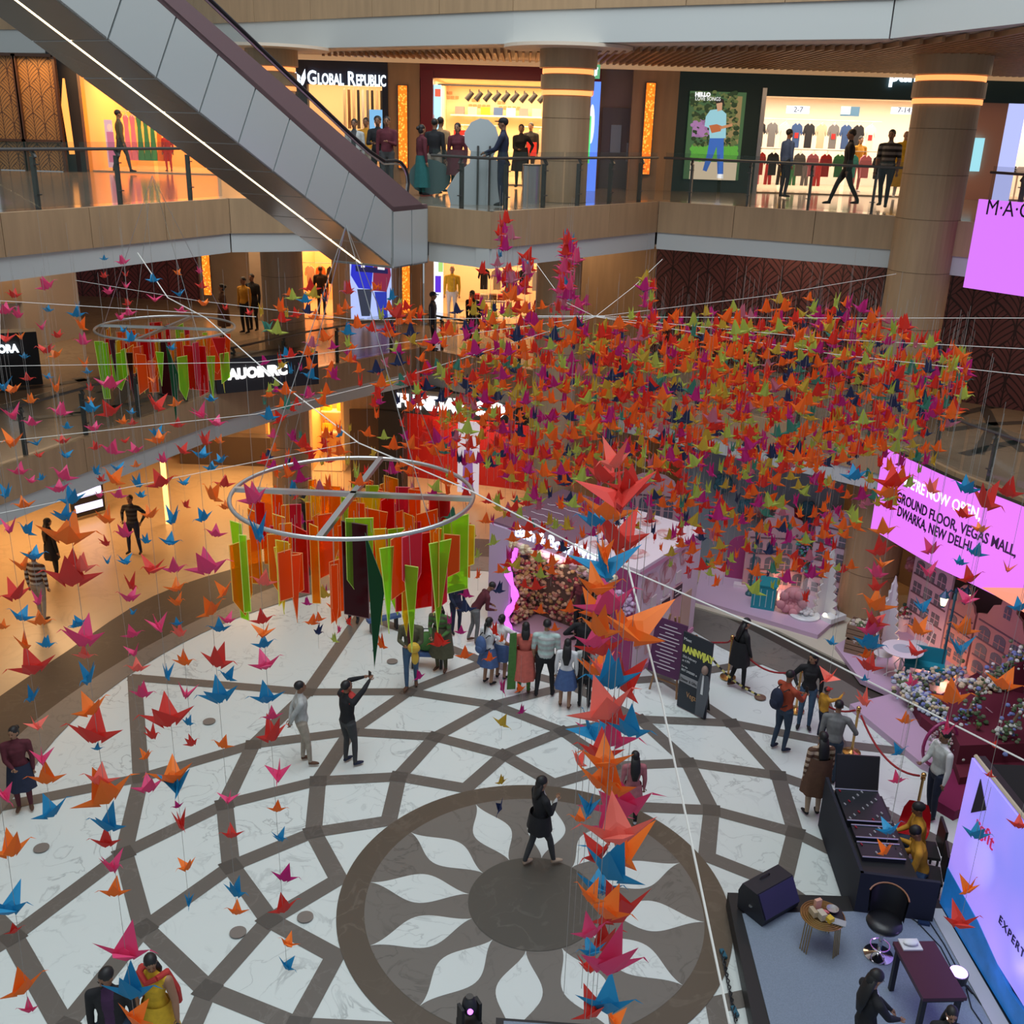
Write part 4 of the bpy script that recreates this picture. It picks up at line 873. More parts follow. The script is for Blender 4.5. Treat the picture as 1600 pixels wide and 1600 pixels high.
def facade(base0,base1,hh,m,label,style=0,z=.16,nf=3,nw=3):
    a,c=Vector(base0),Vector(base1); d=(c-a); Wd=d.length; d.normalize(); n=Vector((d.y,-d.x,0))
    t=thing('house_cutout',label,'house',((a.x+c.x)/2,(a.y+c.y)/2,z))
    def P(x,zz,k=0): q=a+d*(x*Wd)+n*k; return Vector((q.x,q.y,z+zz*hh))
    if style==0: prof=[(0,0),(1,0),(1,.72),(.93,.74),(.88,.80),(.78,.83),(.74,.92),(.62,.98),(.5,1),(.38,.98),(.26,.92),(.22,.83),(.12,.80),(.07,.74),(0,.72)]
    elif style==1: prof=[(0,0),(1,0),(1,.84),(.92,.86),(.86,.93),(.7,.98),(.5,1),(.3,.98),(.14,.93),(.08,.86),(0,.84)]
    else: prof=[(0,0),(1,0),(1,.66),(.84,.70),(.76,.82),(.64,.86),(.62,.96),(.5,1),(.38,.96),(.36,.86),(.24,.82),(.16,.70),(0,.66)]
    MB().slab([P(x,y) for x,y in prof],n,.06).build('front',m,t,world=True)
    def win(x0,x1,y0,y1,archd=False):
        b=MB(); pts=[P(x0,y0,.062),P(x1,y0,.062),P(x1,y1,.062)]
        if archd:
            for k in range(1,6): an=PI*k/6; pts.append(P((x0+x1)/2+(x1-x0)/2*math.cos(an),y1+(y1-y0)*.35*math.sin(an),.062))
        pts.append(P(x0,y1,.062)); b.slab(pts,n,.008); w=b.build('window',M_hw,t,world=True)
        mm=MB(); xm=(x0+x1)/2; mm.slab([P(xm-.006,y0,.071),P(xm+.006,y0,.071),P(xm+.006,y1,.071),P(xm-.006,y1,.071)],n,.006); ym=(y0+y1)/2; mm.slab([P(x0,ym-.004,.071),P(x1,ym-.004,.071),P(x1,ym+.004,.071),P(x0,ym+.004,.071)],n,.006); mm.build('glazing_bar',m,w,world=True)
    top=.62 if style!=1 else .8
    for f in range(nf):
        y0=.06+(top-.06)*f/nf; y1=y0+(top-.06)/nf*.66
        for k in range(nw):
            x0=.08+.86*k/nw; win(x0,x0+.86/nw*.72,y0,y1-.02,archd=(f==nf-1 or style==2))
        MB().slab([P(.04,y1+.045,.062),P(.96,y1+.045,.062),P(.96,y1+.06,.062),P(.04,y1+.06,.062)],n,.012).build('ledge',mat('ledge_dark',(.13,.07,.10),.6),t,world=True)
    win(.44,.56,.76 if style!=1 else .88,.86 if style!=1 else .93,True)
    return t
facade((2.9,25.6,0),(4.4,25.3,0),2.7,M_h1,'pink cutout town house behind the booth roof',1,0,3,4)
facade(G(1168,925,.16)+Vector((-.1,.3,0)),G(1262,930,.16)+Vector((.1,.3,0)),2.3,M_h1,'pink cutout town house with a round gable behind the teal crate',2,.16,3,4)
facade(G(1268,940,.16)+Vector((.0,.45,0)),G(1332,953,.16)+Vector((.1,.2,0)),2.4,M_h2,'lilac cutout town house beside the big timber column',1,.16,4,2)
facade((9.35,21.9,0),(9.75,20.7,0),2.45,M_h2,'tall lilac cutout house behind the bistro table',1,.16,4,3)
facade((9.76,20.65,0),(10.0,19.9,0),1.9,M_h3,'narrow salmon cutout house behind the teal lamp post',0,.16,3,2)
facade((10.02,19.85,0),(10.5,18.4,0),2.2,M_h3,'wide salmon cutout house with a stepped gable',2,.16,3,3)
def firtree(px,py,z,hh,wd,label):
    q=G(px,py,z); t=thing('fir_tree_cutout',label,'tree',(q.x,q.y,z)); 
    for nm,rot in (('panel',.5),('panel',.5+PI/2)):
        pts=[(0.05,0)]; n_=8
        R_=[];
        for i in range(n_):
            f=i/n_; w0=wd/2*(1-f)*1.0+.03; y=hh*(.1+.88*f)
            R_+=[(w0,y),(w0*.98,y+.03),(w0*.62,y+.07)]
        pts=[(wd*.35,0),(wd*.35,.05)]+R_+[(0,hh)]; full=pts+[(-x,y) for x,y in pts[::-1][1:]]
        b=MB(); c_,s_=math.cos(rot),math.sin(rot)
        b.slab([(x*c_,x*s_,y) for x,y in full],(-s_,c_,0),.03); b.build(nm,mat('white_cutout',(.62,.60,.60),.6),t)
firtree(1288,958,.17,1.75,.75,'tall white fir tree cutout behind the glass dome')
firtree(1382,1010,.16,1.75,.75,'white fir tree cutout beside the flower crates')
M_lamp=mat('lamp_teal',(.02,.10,.13),.4)
def lamp(px,py,z,hh,label,nl):
    q=G(px,py,z); t=thing('street_lamp',label,'lamp post',(q.x,q.y,z),.4)
    MB().lathe([(.11,0),(.11,.04),(.06,.1),(.04,.3),(.028,.4),(.025,hh-.3),(.04,hh-.25),(.03,hh)],n=14).build('post',M_lamp,t)
    MB().tube([(-.28,0,hh-.12),(-.15,0,hh-.02),(0,0,hh-.12),(.15,0,hh-.02),(.28,0,hh-.12)],.016,6).build('arm',M_lamp,t)
    for k in range(nl):
        x=(-.3,.3)[k]; L=MB().lathe([(.05,-.34),(.085,-.16),(.085,-.15)],x,0,hh,6).build('lantern_glass',emi('lantern',(1,.85,.5),2.2),t)
        MB().lathe([(.11,-.15),(.05,-.06),(.015,-.02),(.01,.03)],x,0,hh,6).build('lantern_cap',M_lamp,L); MB().cyl(x,0,hh-.38,hh-.34,.04,6).build('lantern_foot',M_lamp,L)
lamp(1171,929,.17,1.9,'slim teal lamp post beside the teal crate',0); lamp(1467,1062,.16,2.15,'teal lamp post with two lit lanterns',2)
q=G(1193,945,.17); t=thing('teal_crate','teal slatted crate on the lilac platform','crate',(q.x,q.y,.17),-.35)
MB().box(0,0,.31,.56,.56,.62).build('body',mat('teal_paint',(.01,.24,.30),.5),t); MB().box(0,0,.625,.6,.6,.035).build('lid',mat('teal_paint'),t)
for sd in range(2):
    for k in range(4): 
        x=-.21+.14*k; MB().box(x if sd==0 else -.285,-.285 if sd==0 else x,.3,.012 if sd==0 else .01,.01 if sd==0 else .012,.46).build('slot',mat('slot_pale',(.5,.65,.68),.6),t)
q=G(1168,918,.17); tag(MB().prism([(-.35,-.1),(.35,-.1),(.35,.1),(-.35,.1)],0,.08).build('low_step',M_pale,loc=(q.x,q.y,.17),rz=-.3),'small pale step below the magenta arch panel','step')
q=G(1158,905,.17); b=MB(); b.slab([(-.42,0,0),(.42,0,0),(.42,0,.85)]+[(.42*math.cos(PI*k/8),0,.85+.35*math.sin(PI*k/8)) for k in range(1,8)]+[(-.42,0,.85)],(0,1,0),.06); tag(b.build('arch_panel',M_mag,loc=(q.x,q.y,.17),rz=-.3),'magenta arch shaped panel left of the pink house','panel')
q=G(1238,955,.17); b=MB()
for k in range(26):
    a=k*2.4; rr=.03+.011*k; b.ell((rr*math.cos(a)*.9,-.1-.02*k/3,.32+rr*math.sin(a)*.9),(.12,.05,.12),8,5)
b.ell((0,.05,.32),(.3,.2,.31),14,9); tag(b.build('rose_ball',mat('rose_pink',(.58,.24,.27),.6),loc=(q.x,q.y,.17),rz=-.4,smooth=True),'large pink rose sculpture between crate and glass dome','sculpture')
q=G(1257,962,.17); t=thing('glass_dome','glass dome over a white rose on a round white base','dome',(q.x,q.y,.17))
MB().lathe([(.36,0),(.37,.04),(.33,.07)],n=28).build('base',mat('white_gloss',(.7,.72,.74),.3),t)
MB().lathe([(.23,.07),(.235,.6),(.2,.82),(.11,.95),(.02,.99)],n=24).build('dome_glass',mat('dome_glass',(.8,.85,.85),.05,alpha=.15),t,smooth=True)
b=MB()
for k in range(20):
    a=k*2.4; rr=.01+.009*k; b.ell((rr*math.cos(a),rr*math.sin(a),.2-.005*k),(.07,.07,.045),8,5)
b.build('white_rose',mat('white_rose',(.7,.68,.68),.5),t,smooth=True); MB().tube([(0,0,.2),(.02,0,.45),(0,.02,.75)],.012,6).build('stem',M_lamp,t); MB().ell((0,0,.62),(.06,.06,.09)).build('red_bud',redc[0],t)
q=G(1252,925,.17); t=thing('flower_tower','tall column of blue, teal and white flowers behind the glass dome','flowers',(q.x,q.y,.17)); MB().cyl(0,0,0,1.0,.04,8).build('stand',M_steel,t)
def ft(): return Vector((q.x+random.gauss(0,.13),q.y+random.gauss(0,.1),.17+random.uniform(.55,1.5)))
blooms(ft,150,.025,.055,[mat('leaf_dark',(.04,.09,.05),.8),mat('bloom_teal',(.05,.3,.28),.7),mat('bloom_w',(.55,.5,.5),.7),mat('bloom_violet',(.2,.15,.35),.7)],'flower_heads',t)
q=G(1302,968,.17); tag(MB().box(0,0,.06,.55,.3,.12).build('white_block',mat('white_gloss'),loc=(q.x,q.y,.17),rz=.6),'low white block by the right end of the lilac platform','block')
fl=tag(MB().ell((0,0,.16),(.05,.05,.05)).build('fairy_light',emi('fairy',(1,.85,.55),6),loc=(q.x-.25,q.y-.1,.17)),'small warm spotlight on the lilac platform','light')
# crates with flowers
M_cr=mat('crate_wood',(.24,.15,.09),.7)
q=G(1345,1018,.16)
for k in range(2):
    t=thing('flower_crate',['lower wooden crate of dark flowers beside the fir cutout','upper wooden crate of cream flowers, stacked on another crate'][k],'crate',(q.x+.02,q.y+.03*k,.16+.36*k),-.55)
    b=MB()
    for sx in(-1,1):
        for i in range(3): b.box(sx*.33,0,.05+.11*i,.02,.5,.09)
    for sy in(-1,1):
        for i in range(3): b.box(0,sy*.25,.05+.11*i,.68,.02,.09)
    b.box(0,0,.01,.66,.5,.02); b.build('slats',M_cr,t)
    M=wm(t)
    def fc(): return M@Vector((random.uniform(-.3,.3),random.uniform(-.22,.22),random.uniform(.22,.34)))
    blooms(fc,70,.04,.07,[mat('cream_b2',(.55,.50,.36),.8) if k else mat('dull_b',(.3,.26,.24),.8),mat('leaf_mid',(.10,.14,.06),.8),mat('dull_c',(.4,.34,.3),.8)],'flowers',t)
# bistro table
q=G(1402,1062,.16); t=thing('bistro_table','white wrought iron bistro table with a round top','table',(q.x,q.y,.16))
M_iron=mat('white_iron',(.68,.66,.66),.4)
MB().lathe([(.40,.72),(.42,.73),(.42,.745),(.39,.75)],n=32).build('tabletop',M_iron,t); MB().lathe([(.20,.751),(.20,.754)],n=24).build('top_inlay',mat('inlay',(.40,.46,.50),.3),t)
MB().cyl(0,0,.15,.73,.02,8).build('pedestal',M_iron,t)
for k in range(3):
    a=k*2*PI/3+.4; MB().tube([(0,0,.55),(.12*math.cos(a),.12*math.sin(a),.35),(.05*math.cos(a),.05*math.sin(a),.2),(.2*math.cos(a),.2*math.sin(a),.12),(.3*math.cos(a),.3*math.sin(a),.0)],.013,6).build('leg',M_iron,t)
def ichair(px,py,rz,label):
    q=G(px,py,.16); t=thing('garden_chair',label,'chair',(q.x,q.y,.16),rz); MB().lathe([(.19,.44),(.2,.45),(.19,.46)],n=20).build('seat',M_iron,t)
    for k in range(4): a=PI/4+k*PI/2; MB().tube([(.15*math.cos(a),.15*math.sin(a),.44),(.19*math.cos(a),.19*math.sin(a),0)],.011,5).build('leg',M_iron,t)
    MB().tube([(-.17,.08,.44),(-.2,.16,.8),(-.1,.2,.95),(.1,.2,.95),(.2,.16,.8),(.17,.08,.44)],.012,6).tube([(0,.1,.46),(-.08,.17,.7),(0,.2,.95)],.008,5).tube([(0,.1,.46),(.08,.17,.7),(0,.2,.95)],.008,5).build('backrest',M_iron,t)
ichair(1375,1050,1.2,'white wire garden chair left of the bistro table'); ichair(1430,1035,-1.0,'white wire garden chair right of the bistro table')
q=G(1428,975,.16); t=thing('cake_stand','slim white stand with a flat round top behind the table','stand',(q.x,q.y,.16)); MB().cyl(0,0,0,.95,.01,6).build('stem',M_iron,t); MB().lathe([(.14,.95),(.15,.97)],n=20).build('plate',mat('peach',(.75,.5,.42),.5),t); MB().cyl(0,0,0,.02,.12,16).build('foot',M_iron,t)
q=G(1410,985,.16); t=thing('flower_pot','small pot of red and white flowers behind the bistro table','pot',(q.x,q.y,.16)); MB().lathe([(.1,0),(.14,.35)],n=12).build('pot',M_pale,t)
def fp(): return Vector((q.x+random.gauss(0,.1),q.y+random.gauss(0,.08),.16+random.uniform(.35,.6)))
blooms(fp,30,.03,.06,[redc[0],mat('bloom_w'),mat('leaf_dark')],'flowers',t)
q=G(1440,1062,.16); t=thing('garden_bench','teal slab bench in front of the teal lamp post','bench',(q.x,q.y,.16),-.35); MB().box(0,0,.35,.8,.3,.08).build('seat',mat('teal_paint'),t); MB().box(0,.15,.55,.8,.04,.35).build('backrest',mat('teal_paint'),t)
for sx in(-1,1): MB().box(sx*.32,0,.155,.08,.28,.31).build('leg',mat('teal_paint'),t)
for i,(px,py) in enumerate([(1400,1020),(1450,1052),(1470,1075),(1160,895),(1215,935)]):
    q=G(px,py,.17); l=bpy.data.lights.new('uplight','POINT'); l.energy=9; l.color=(1,.5,.22); l.shadow_soft_size=.05; o=bpy.data.objects.new('uplight',l); o.location=(q.x+.1,q.y+.15,.35); COL.objects.link(o)
# flower bed, arch and burgundy steps
M_bur=mat('burgundy_felt',(.115,.006,.022),.8)
P=gp([(1408,1062),(1470,1085),(1510,1060),(1600,1010),(1640,1100),(1640,1200),(1500,1215),(1478,1150),(1440,1120)],.35)
tag(MB().prism(P,0,.35).build('stepped_plinth',M_bur,loc=(P[0].x,P[0].y,0),world=True),'low burgundy plinth bordered with blue and white flowers','platform')
P=gp([(1490,1085),(1600,1060),(1640,1120),(1640,1160),(1500,1165),(1478,1120)],.75); P2=[(p.x,p.y,0) for p in P]
tag(MB().prism(P,.35,.75).build('stepped_plinth',M_bur,loc=(P[0].x,P[0].y,.35),world=True),'upper burgundy block on which the child sits','platform')
P=gp([(1462,1215),(1500,1195),(1530,1212),(1530,1250),(1492,1268),(1462,1250)],.2); tag(MB().prism(P,0,.2).build('hexagon_step',mat('magenta_felt',(.19,.006,.06),.8),loc=(P[0].x,P[0].y,0),world=True),'magenta hexagonal step behind the man in the waistcoat','step')
hyd=[mat('hyd_blue',(.16,.20,.44),.8),mat('hyd_white',(.60,.62,.56),.8),mat('hyd_pale',(.40,.45,.55),.8),mat('hyd_cream',(.58,.48,.30),.8),mat('leaf_mid')]
bedt=thing('flower_bed','curved bed of blue, white and cream hydrangeas along the burgundy plinth','flowers',tuple(G(1440,1090,.3)))
bpts=[G(1408,1068,.35),G(1420,1092,.35),G(1450,1112,.35),G(1478,1135,.35),G(1488,1165,.35),G(1500,1190,.35)]
def fbd():
    k=random.random()*4.99 if random.random()<.75 else random.random()*2.2; i=int(k); p=bpts[i].lerp(bpts[min(i+1,5)],k-i); return p+Vector((random.gauss(.06,.12),random.gauss(.1,.14),random.uniform(.0,.22)))
blooms(fbd,620,.03,.065,hyd,'flower_heads',bedt)
def fbd2(): p=G(1415,1075,.35).lerp(G(1500,1050,.35),random.random()); return p+Vector((random.gauss(0,.1),random.gauss(0,.12),random.uniform(0,.2)))
blooms(fbd2,200,.03,.06,hyd,'flower_heads',bedt)
ar=thing('flower_arch','tall arch wound with ivy, blue blooms and twigs at the right edge','arch',tuple(G(1500,1100,.35)))
apx=[(1500,1175),(1497,1120),(1495,1075),(1510,1045),(1540,1030),(1575,1018),(1610,1020)]
apts=[G(1500,1130,.6)+Vector((0,0,0)),]
A0=G(1497,1155,.35); A1=G(1660,1095,.35)
apts=[A0+(A1-A0)*(.5-.5*math.cos(PI*k/16))+Vector((0,0,1.45*math.sin(PI*k/16))) for k in range(17)]
MB().tube(apts,.03,6).build('frame',M_cr,ar,world=True); MB().tube([p+Vector((.1,.12,.02)) for p in apts],.02,6).build('twig',mat('twig',(.35,.28,.2),.7),ar,world=True)
def fa_(): 
    k=random.random()*15.99; i=int(k); return apts[i].lerp(apts[i+1],k-i)+Vector((random.gauss(0,.1),random.gauss(0,.1),random.gauss(0,.09)))
blooms(fa_,520,.02,.055,[mat('ivy',(.07,.12,.05),.8),mat('ivy2',(.13,.16,.09),.8),hyd[0],mat('ivy'),hyd[1]],'foliage',ar)
ar2=thing('flower_arch','second ivy arch standing lower in front of the burgundy wall','arch',tuple(G(1555,1190,.35)))
A0=G(1560,1185,.35); A1=G(1700,1170,.35); apts=[A0+(A1-A0)*(.5-.5*math.cos(PI*k/16))+Vector((0,0,1.5*math.sin(PI*k/16))) for k in range(17)]
MB().tube(apts,.03,6).build('frame',M_cr,ar2,world=True)
blooms(fa_,380,.02,.055,[mat('ivy'),mat('ivy2'),hyd[0],hyd[1]],'foliage',ar2)
cb=thing('flower_mound','mound of cream blooms on the burgundy block','flowers',tuple(G(1545,1080,.75)))
def fm_(): return G(1540,1075,.75)+Vector((random.gauss(0,.28),random.gauss(0,.1),random.uniform(0,.16)))
blooms(fm_,90,.04,.07,[hyd[3],hyd[1],hyd[3]],'flower_heads',cb)
# burgundy fan behind the houses and ring prop
q=G(1590,1120,.35); t=thing('burgundy_screen','burgundy pointed panel behind the flower arch','panel',(10.3,18.2,.35)); MB().slab([(9.6,18.3,.35),(11.2,17.5,.35),(11.3,17.5,1.9),(10.2,18.0,1.5),(9.9,18.2,1.2)],(.4,.9,0),.06).build('panel',M_bur,t,world=True)
q=G(1462,1195,.14); t=thing('hoop_prop','upright magenta hoop filled with pink blossom behind the man in the waistcoat','hoop',(q.x,q.y,.14),.3)
MB().tube([(.36*math.cos(2*PI*k/24),0,.45+.45*math.sin(2*PI*k/24)) for k in range(24)],.03,8,closed=True).build('hoop',mat('magenta_gloss',(.3,.02,.12),.4),t)
M=wm(t)
def fh(): a=random.random()*2*PI; r=.3*math.sqrt(random.random()); return M@Vector((r*math.cos(a),.02,.45+r*1.2*math.sin(a)))
blooms(fh,60,.02,.035,[mat('pale_blossom',(.6,.42,.45),.7),mat('bloom_w')],'blossom',t)
# white ribbons over the steps
for i,(a,c) in enumerate([((1540,1105),(1600,1150)),((1500,1082),(1498,1130)),((1527,1100),(1530,1160)),((1580,1105),(1618,1118)),((1570,1150),(1600,1160))]):
    A=G(*a,.8);C=G(*c,.55); tag(MB().tube([A,A.lerp(C,.5)-Vector((0,0,.03)),C],.012,5).build('ribbon',mat('ribbon',(.5,.3,.33),.6)),'pale ribbon hanging from the flower arch, '+['longest one to the right','leftmost one','second from the left','at the right edge','lowest one'][i],'ribbon','arch ribbons')
# ---------------- curved pink screen ----------------
M_mag2=bpy.data.materials.new('screen_magenta'); M_mag2.use_nodes=True; nt=M_mag2.node_tree; b_=nt.nodes['Principled BSDF']; b_.inputs['Base Color'].default_value=(.02,.02,.02,1)
b_.inputs['Emission Color'].default_value=(.80,.19,1,1); b_.inputs['Emission Strength'].default_value=1.0
cs=thing('curved_screen','curved glowing pink screen with one white and two black lines of text','screen',(9.4,19.2,3.6))
E=[Vector((p[0],p[1])) for p in [(8.30,21.75),(8.62,20.7),(8.95,19.7),(9.35,18.9),(9.75,18.0),(10.1,17.0),(10.45,15.5),(10.6,14.2)]]
# smooth polyline
def cat(P,n):
    out=[]
    for i in range(len(P)-1):
        p0=P[max(0,i-1)];p1=P[i];p2=P[i+1];p3=P[min(len(P)-1,i+2)]
        for k in range(n):
            t=k/n; out.append(.5*((2*p1)+(p2-p0)*t+(2*p0-5*p1+4*p2-p3)*t*t+(3*p1-p0-3*p2+p3)*t**3))
    out.append(P[-1]); return out
SC=cat(E,6); ZT,ZB=4.66,2.75
b=MB(); n=len(SC); offs=[]
for i,p in enumerate(SC):
    a=SC[max(0,i-1)];c=SC[min(n-1,i+1)]; d=(c-a).normalized(); offs.append(Vector((d.y,-d.x)))
fr_=[p+o*.22 for p,o in zip(SC,offs)]; bk_=[p+o*.06 for p,o in zip(SC,offs)]
vs=[(p.x,p.y,z) for p in fr_ for z in (ZB,ZT)]+[(p.x,p.y,z) for p in bk_ for z in (ZB,ZT)]
fs=[];K=2*n
for i in range(n-1): fs+=[(2*i,2*i+2,2*i+3,2*i+1)]
b.add(vs,fs,0); fs2=[]
for i in range(n-1): fs2+=[(K+2*i,K+2*i+1,K+2*i+3,K+2*i+2),(2*i+1,2*i+3,K+2*i+3,K+2*i+1),(2*i,K+2*i,K+2*i+2,2*i+2)]
fs2+=[(0,1,K+1,K),(2*n-2,K+2*n-2,K+2*n-1,2*n-1)]
b.add([],[]); b.f+=fs2; b.m+=[1]*len(fs2)
b.build('screen_face',[M_mag2,M_black],cs,world=True)
LEN=[0]
for i in range(n-1): LEN.append(LEN[-1]+(fr_[i+1]-fr_[i]).length)
def onarc(s):
    s=max(0,min(LEN[-1]-1e-4,s)); i=max(k for k in range(n-1) if LEN[k]<=s); t=(s-LEN[i])/(LEN[i+1]-LEN[i]); return fr_[i].lerp(fr_[i+1],t),(fr_[i+1]-fr_[i]).normalized()
def arctext(txt,s0,z,size,m,nm,sx=1.0,bold=0):
    cu=bpy.data.curves.new(nm,'FONT'); cu.body=txt; cu.size=size; cu.extrude=.005; cu.offset=bold; cu.resolution_u=3
    t=bpy.data.objects.new(nm,cu); me=bpy.data.meshes.new_from_object(t); bpy.data.objects.remove(t)
    I=wm(cs).inverted()
    for v in me.vertices:
        p,d=onarc(s0+v.co.x*sx); q=Vector((p.x+d.y*(.01+v.co.z),p.y-d.x*(.01+v.co.z),z+v.co.y)); v.co=I@q
    me.materials.clear(); me.materials.append(m); o=bpy.data.objects.new(nm,me); COL.objects.link(o); o.parent=cs
def arcs(px,py):  # arc length and height seen at a pixel
    best=None
    for k in range(400):
        s_=LEN[-1]*k/399; p,d=onarc(s_); r=ray(px,py); nrm=Vector((d.y,-d.x,0)); q=onP(px,py,(p.x,p.y,0),nrm); e=abs((q.xy-p).dot(d))
        if best is None or e<best[0]: best=(e,s_,q.z)
    return best[1],best[2]
M_ink=mat('screen_ink',(.008,.0,.02),.6)
print('arc',[arcs(*p) for p in [(1415,748),(1520,815),(1400,765),(1405,790),(1500,840),(1595,900),(1400,690),(1600,780),(1600,945)]])
def scr(txt,st,en,bl,size,m,nm,w1,bold=0):
    s1=arcs(*st)[0]; s2=arcs(*en)[0]; arctext(txt,s1,arcs(*bl)[1],size,m,nm,sx=(s2-s1)/(w1*size),bold=bold)
scr("WE'RE NOW OPEN,",(1412,750),(1523,810),(1505,802),.33,emi('screen_white',(1,.95,1),1.3),'heading',8.35,.004)
scr("GROUND FLOOR, VEGAS MALL,",(1403,768),(1591,880),(1515,838),.31,M_ink,'address_line',14.6,.006)
scr("DWARKA, NEW DELHI",(1405,785),(1518,860),(1500,855),.31,M_ink,'address_line',10.2,.006)
bb=MB()
for k in range(14):
    s_=arcs(1600,930)[0]-.1+.2*k; p,d=onarc(s_); 
def arcpoly(pts,m,nm,k=.012):
    vs=[]
    for s_,z_ in pts: p,d=onarc(s_); vs.append((p.x+d.y*k,p.y-d.x*k,z_))
    MB().add(vs,[tuple(range(len(vs)))]).build(nm,m,cs,world=True)
sr_,zr_=arcs(1598,920)
arcpoly([(sr_-.9,2.78),(sr_+.2,3.25),(sr_+1.6,3.5),(sr_+2.2,2.78)],emi('peach_fan',(1,.32,.18),1.0),'coral_fan'); arcpoly([(sr_-.2,2.78),(sr_+.3,3.0),(sr_+1.0,2.78)],emi('pink_fan',(.95,.05,.35),1.0),'pink_fan',.02)
al=area('screen_glow',(8.0,18.6,3.4),2.2,25,(.85,.3,1),rot=(0,math.radians(-75),math.radians(20)))
# upper pink screen
MA=thing('brand_screen','flat glowing pink screen with thin black letters at the upper right edge','screen',(9.7,21.4,9.0))
a_=onP(1534,311,(9.1,22.0,9),Vector((.82,.57,0))); c_=onP(1513,449,(9.1,22.0,9),Vector((.82,.57,0)))
dm=Vector((.57,-.82,0)).normalized(); nm_=Vector((-.82,-.57,0))
P=[Vector((a_.x,a_.y,c_.z)),Vector((a_.x,a_.y,c_.z))+dm*3.2,Vector((a_.x,a_.y,a_.z))+dm*3.2,Vector((a_.x,a_.y,a_.z))]
MB().slab([p+nm_*.1 for p in P],-nm_,.08).build('screen_face',emi('brand_pink',(.70,.19,1),1.0),MA,world=True)
textmesh('lettering','M·A·C',.42,M_ink,MA,onP(1541,330,tuple(P[0]+nm_*.11),nm_)-dm*.02-Vector((0,0,.06)),dm,(0,0,1),depth=.006,sx=.85)
# ---------------- stage ----------------
M_carp=mat('stage_carpet',(.20,.245,.31),.9,noise_s=60,noise_a=.12)
zs=.3
S_=[(3.42,12.55),(6.6,12.55),(6.9,6),(3.1,6)]
st=thing('stage','low black edged stage with grey carpet','stage',(5,10,0))
MB().prism([(p[0],p[1]) for p in S_],.03,zs-.01).build('deck',M_black,st,world=True)
MB().prism([(3.55,12.1),(6.52,12.3),(6.7,6.2),(3.45,6.2)],zs-.01,zs+.005).build('carpet',M_carp,st,world=True)
MB().prism([(6.35,12.3),(6.55,12.3),(6.75,6.2),(6.5,6.2)],zs,zs+.03).build('pale_edge',mat('pale_edge',(.42,.42,.44),.6),st,world=True)
q=G(775,1589,.3); q2=G(1010,1606,.3)
st2=thing('runway','black edged runway platform at the very bottom of the view','stage',(q.x,q.y-1,0))
MB().prism([(q.x,q.y),(q2.x,q2.y),(3.1,q2.y-.05),(3.1,7),(q.x,7)],.03,.29).build('deck',M_black,st2,world=True); MB().prism([(q.x+.1,q.y-.06),(3.0,q2.y-.1),(3.0,7.1),(q.x+.1,7.1)],.29,.305).build('carpet',M_carp,st2,world=True)
# LED wall of the stage
LW=thing('stage_screen','large glowing lilac stage wall with a dark slogan and a blue wave','screen',(6.6,10,.3))
wa,wb=Vector((6.57,12.42,0)),Vector((6.83,6.5,0)); wd_=(wb-wa).normalized(); wn=Vector((wd_.y,-wd_.x,0))
def wp(s,z,k=0): q=wa+wd_*s+wn*k; return Vector((q.x,q.y,z))
M_ledw=bpy.data.materials.new('stage_led'); M_ledw.use_nodes=True; nt=M_ledw.node_tree; b_=nt.nodes['Principled BSDF']; b_.inputs['Roughness'].default_value=.3; b_.inputs['Base Color'].default_value=(.3,.28,.5,1)
tc=nn(nt,'ShaderNodeTexCoord'); nz=nn(nt,'ShaderNodeTexNoise'); nz.inputs['Scale'].default_value=.7; rp=nn(nt,'ShaderNodeValToRGB'); rp.color_ramp.elements[0].position=.35; rp.color_ramp.elements[1].position=.65
rp.color_ramp.elements[0].color=(.20,.20,.86,1); rp.color_ramp.elements[1].color=(.36,.24,.92,1); nt.links.new(tc.outputs['Object'],nz.inputs['Vector']); nt.links.new(nz.outputs[0],rp.inputs[0]); nt.links.new(rp.outputs[0],b_.inputs['Emission Color']); b_.inputs['Emission Strength'].default_value=.85
MB().slab([wp(0,.75),wp(5.9,.75),wp(5.9,2.87),wp(0,2.87)],-wn,.08).build('screen_face',M_ledw,LW,world=True)
M_wave=mat('wave_blue',(.01,.08,.25),.4,emit=(.008,.09,.28),es=.8,noise_s=2.2,noise_a=.8)
MB().slab([wp(0,.33,.01),wp(5.9,.33,.01),wp(5.9,.62,.01),wp(5,.56,.01),wp(3.5,.85,.01),wp(2.0,.66,.01),wp(1.0,.9,.01),wp(0,.98,.01)],-wn,.05).build('wave_band',M_wave,LW,world=True)
MB().slab([wp(0,.3,-.09),wp(5.9,.3,-.09),wp(5.9,2.9,-.09),wp(0,2.9,-.09)],-wn,.1).build('back_frame',M_black,LW,world=True)
MB().tube([wp(0,2.9,-.05),wp(5.9,2.9,-.05)],.03,6).build('top_rail',mat('rail_cream',(.5,.42,.32),.5),LW,world=True)
MB().slab([wp(.28,2.15,.01),wp(.45,2.3,.01),wp(.62,2.45,.01),wp(.33,2.75,.01)],-wn,.02).build('logo_triangle',mat('logo_dark',(.02,.01,.03),.5),LW,world=True)
textmesh('logo_text','rgfit',.32,mat('logo_red',(.5,.02,.1),.5,emit=(.6,.03,.12),es=.4),LW,wp(.45,2.05,.012),wd_,(0,0,1),depth=.01)
textmesh('slogan','EXPERT CONSULTATION',.17,mat('slogan_ink',(.01,.01,.05),.5),LW,wp(1.45,1.30,.012),wd_,(0,0,1),depth=.01,space=1.2)
q_=wp(1.2,1.6,.01)
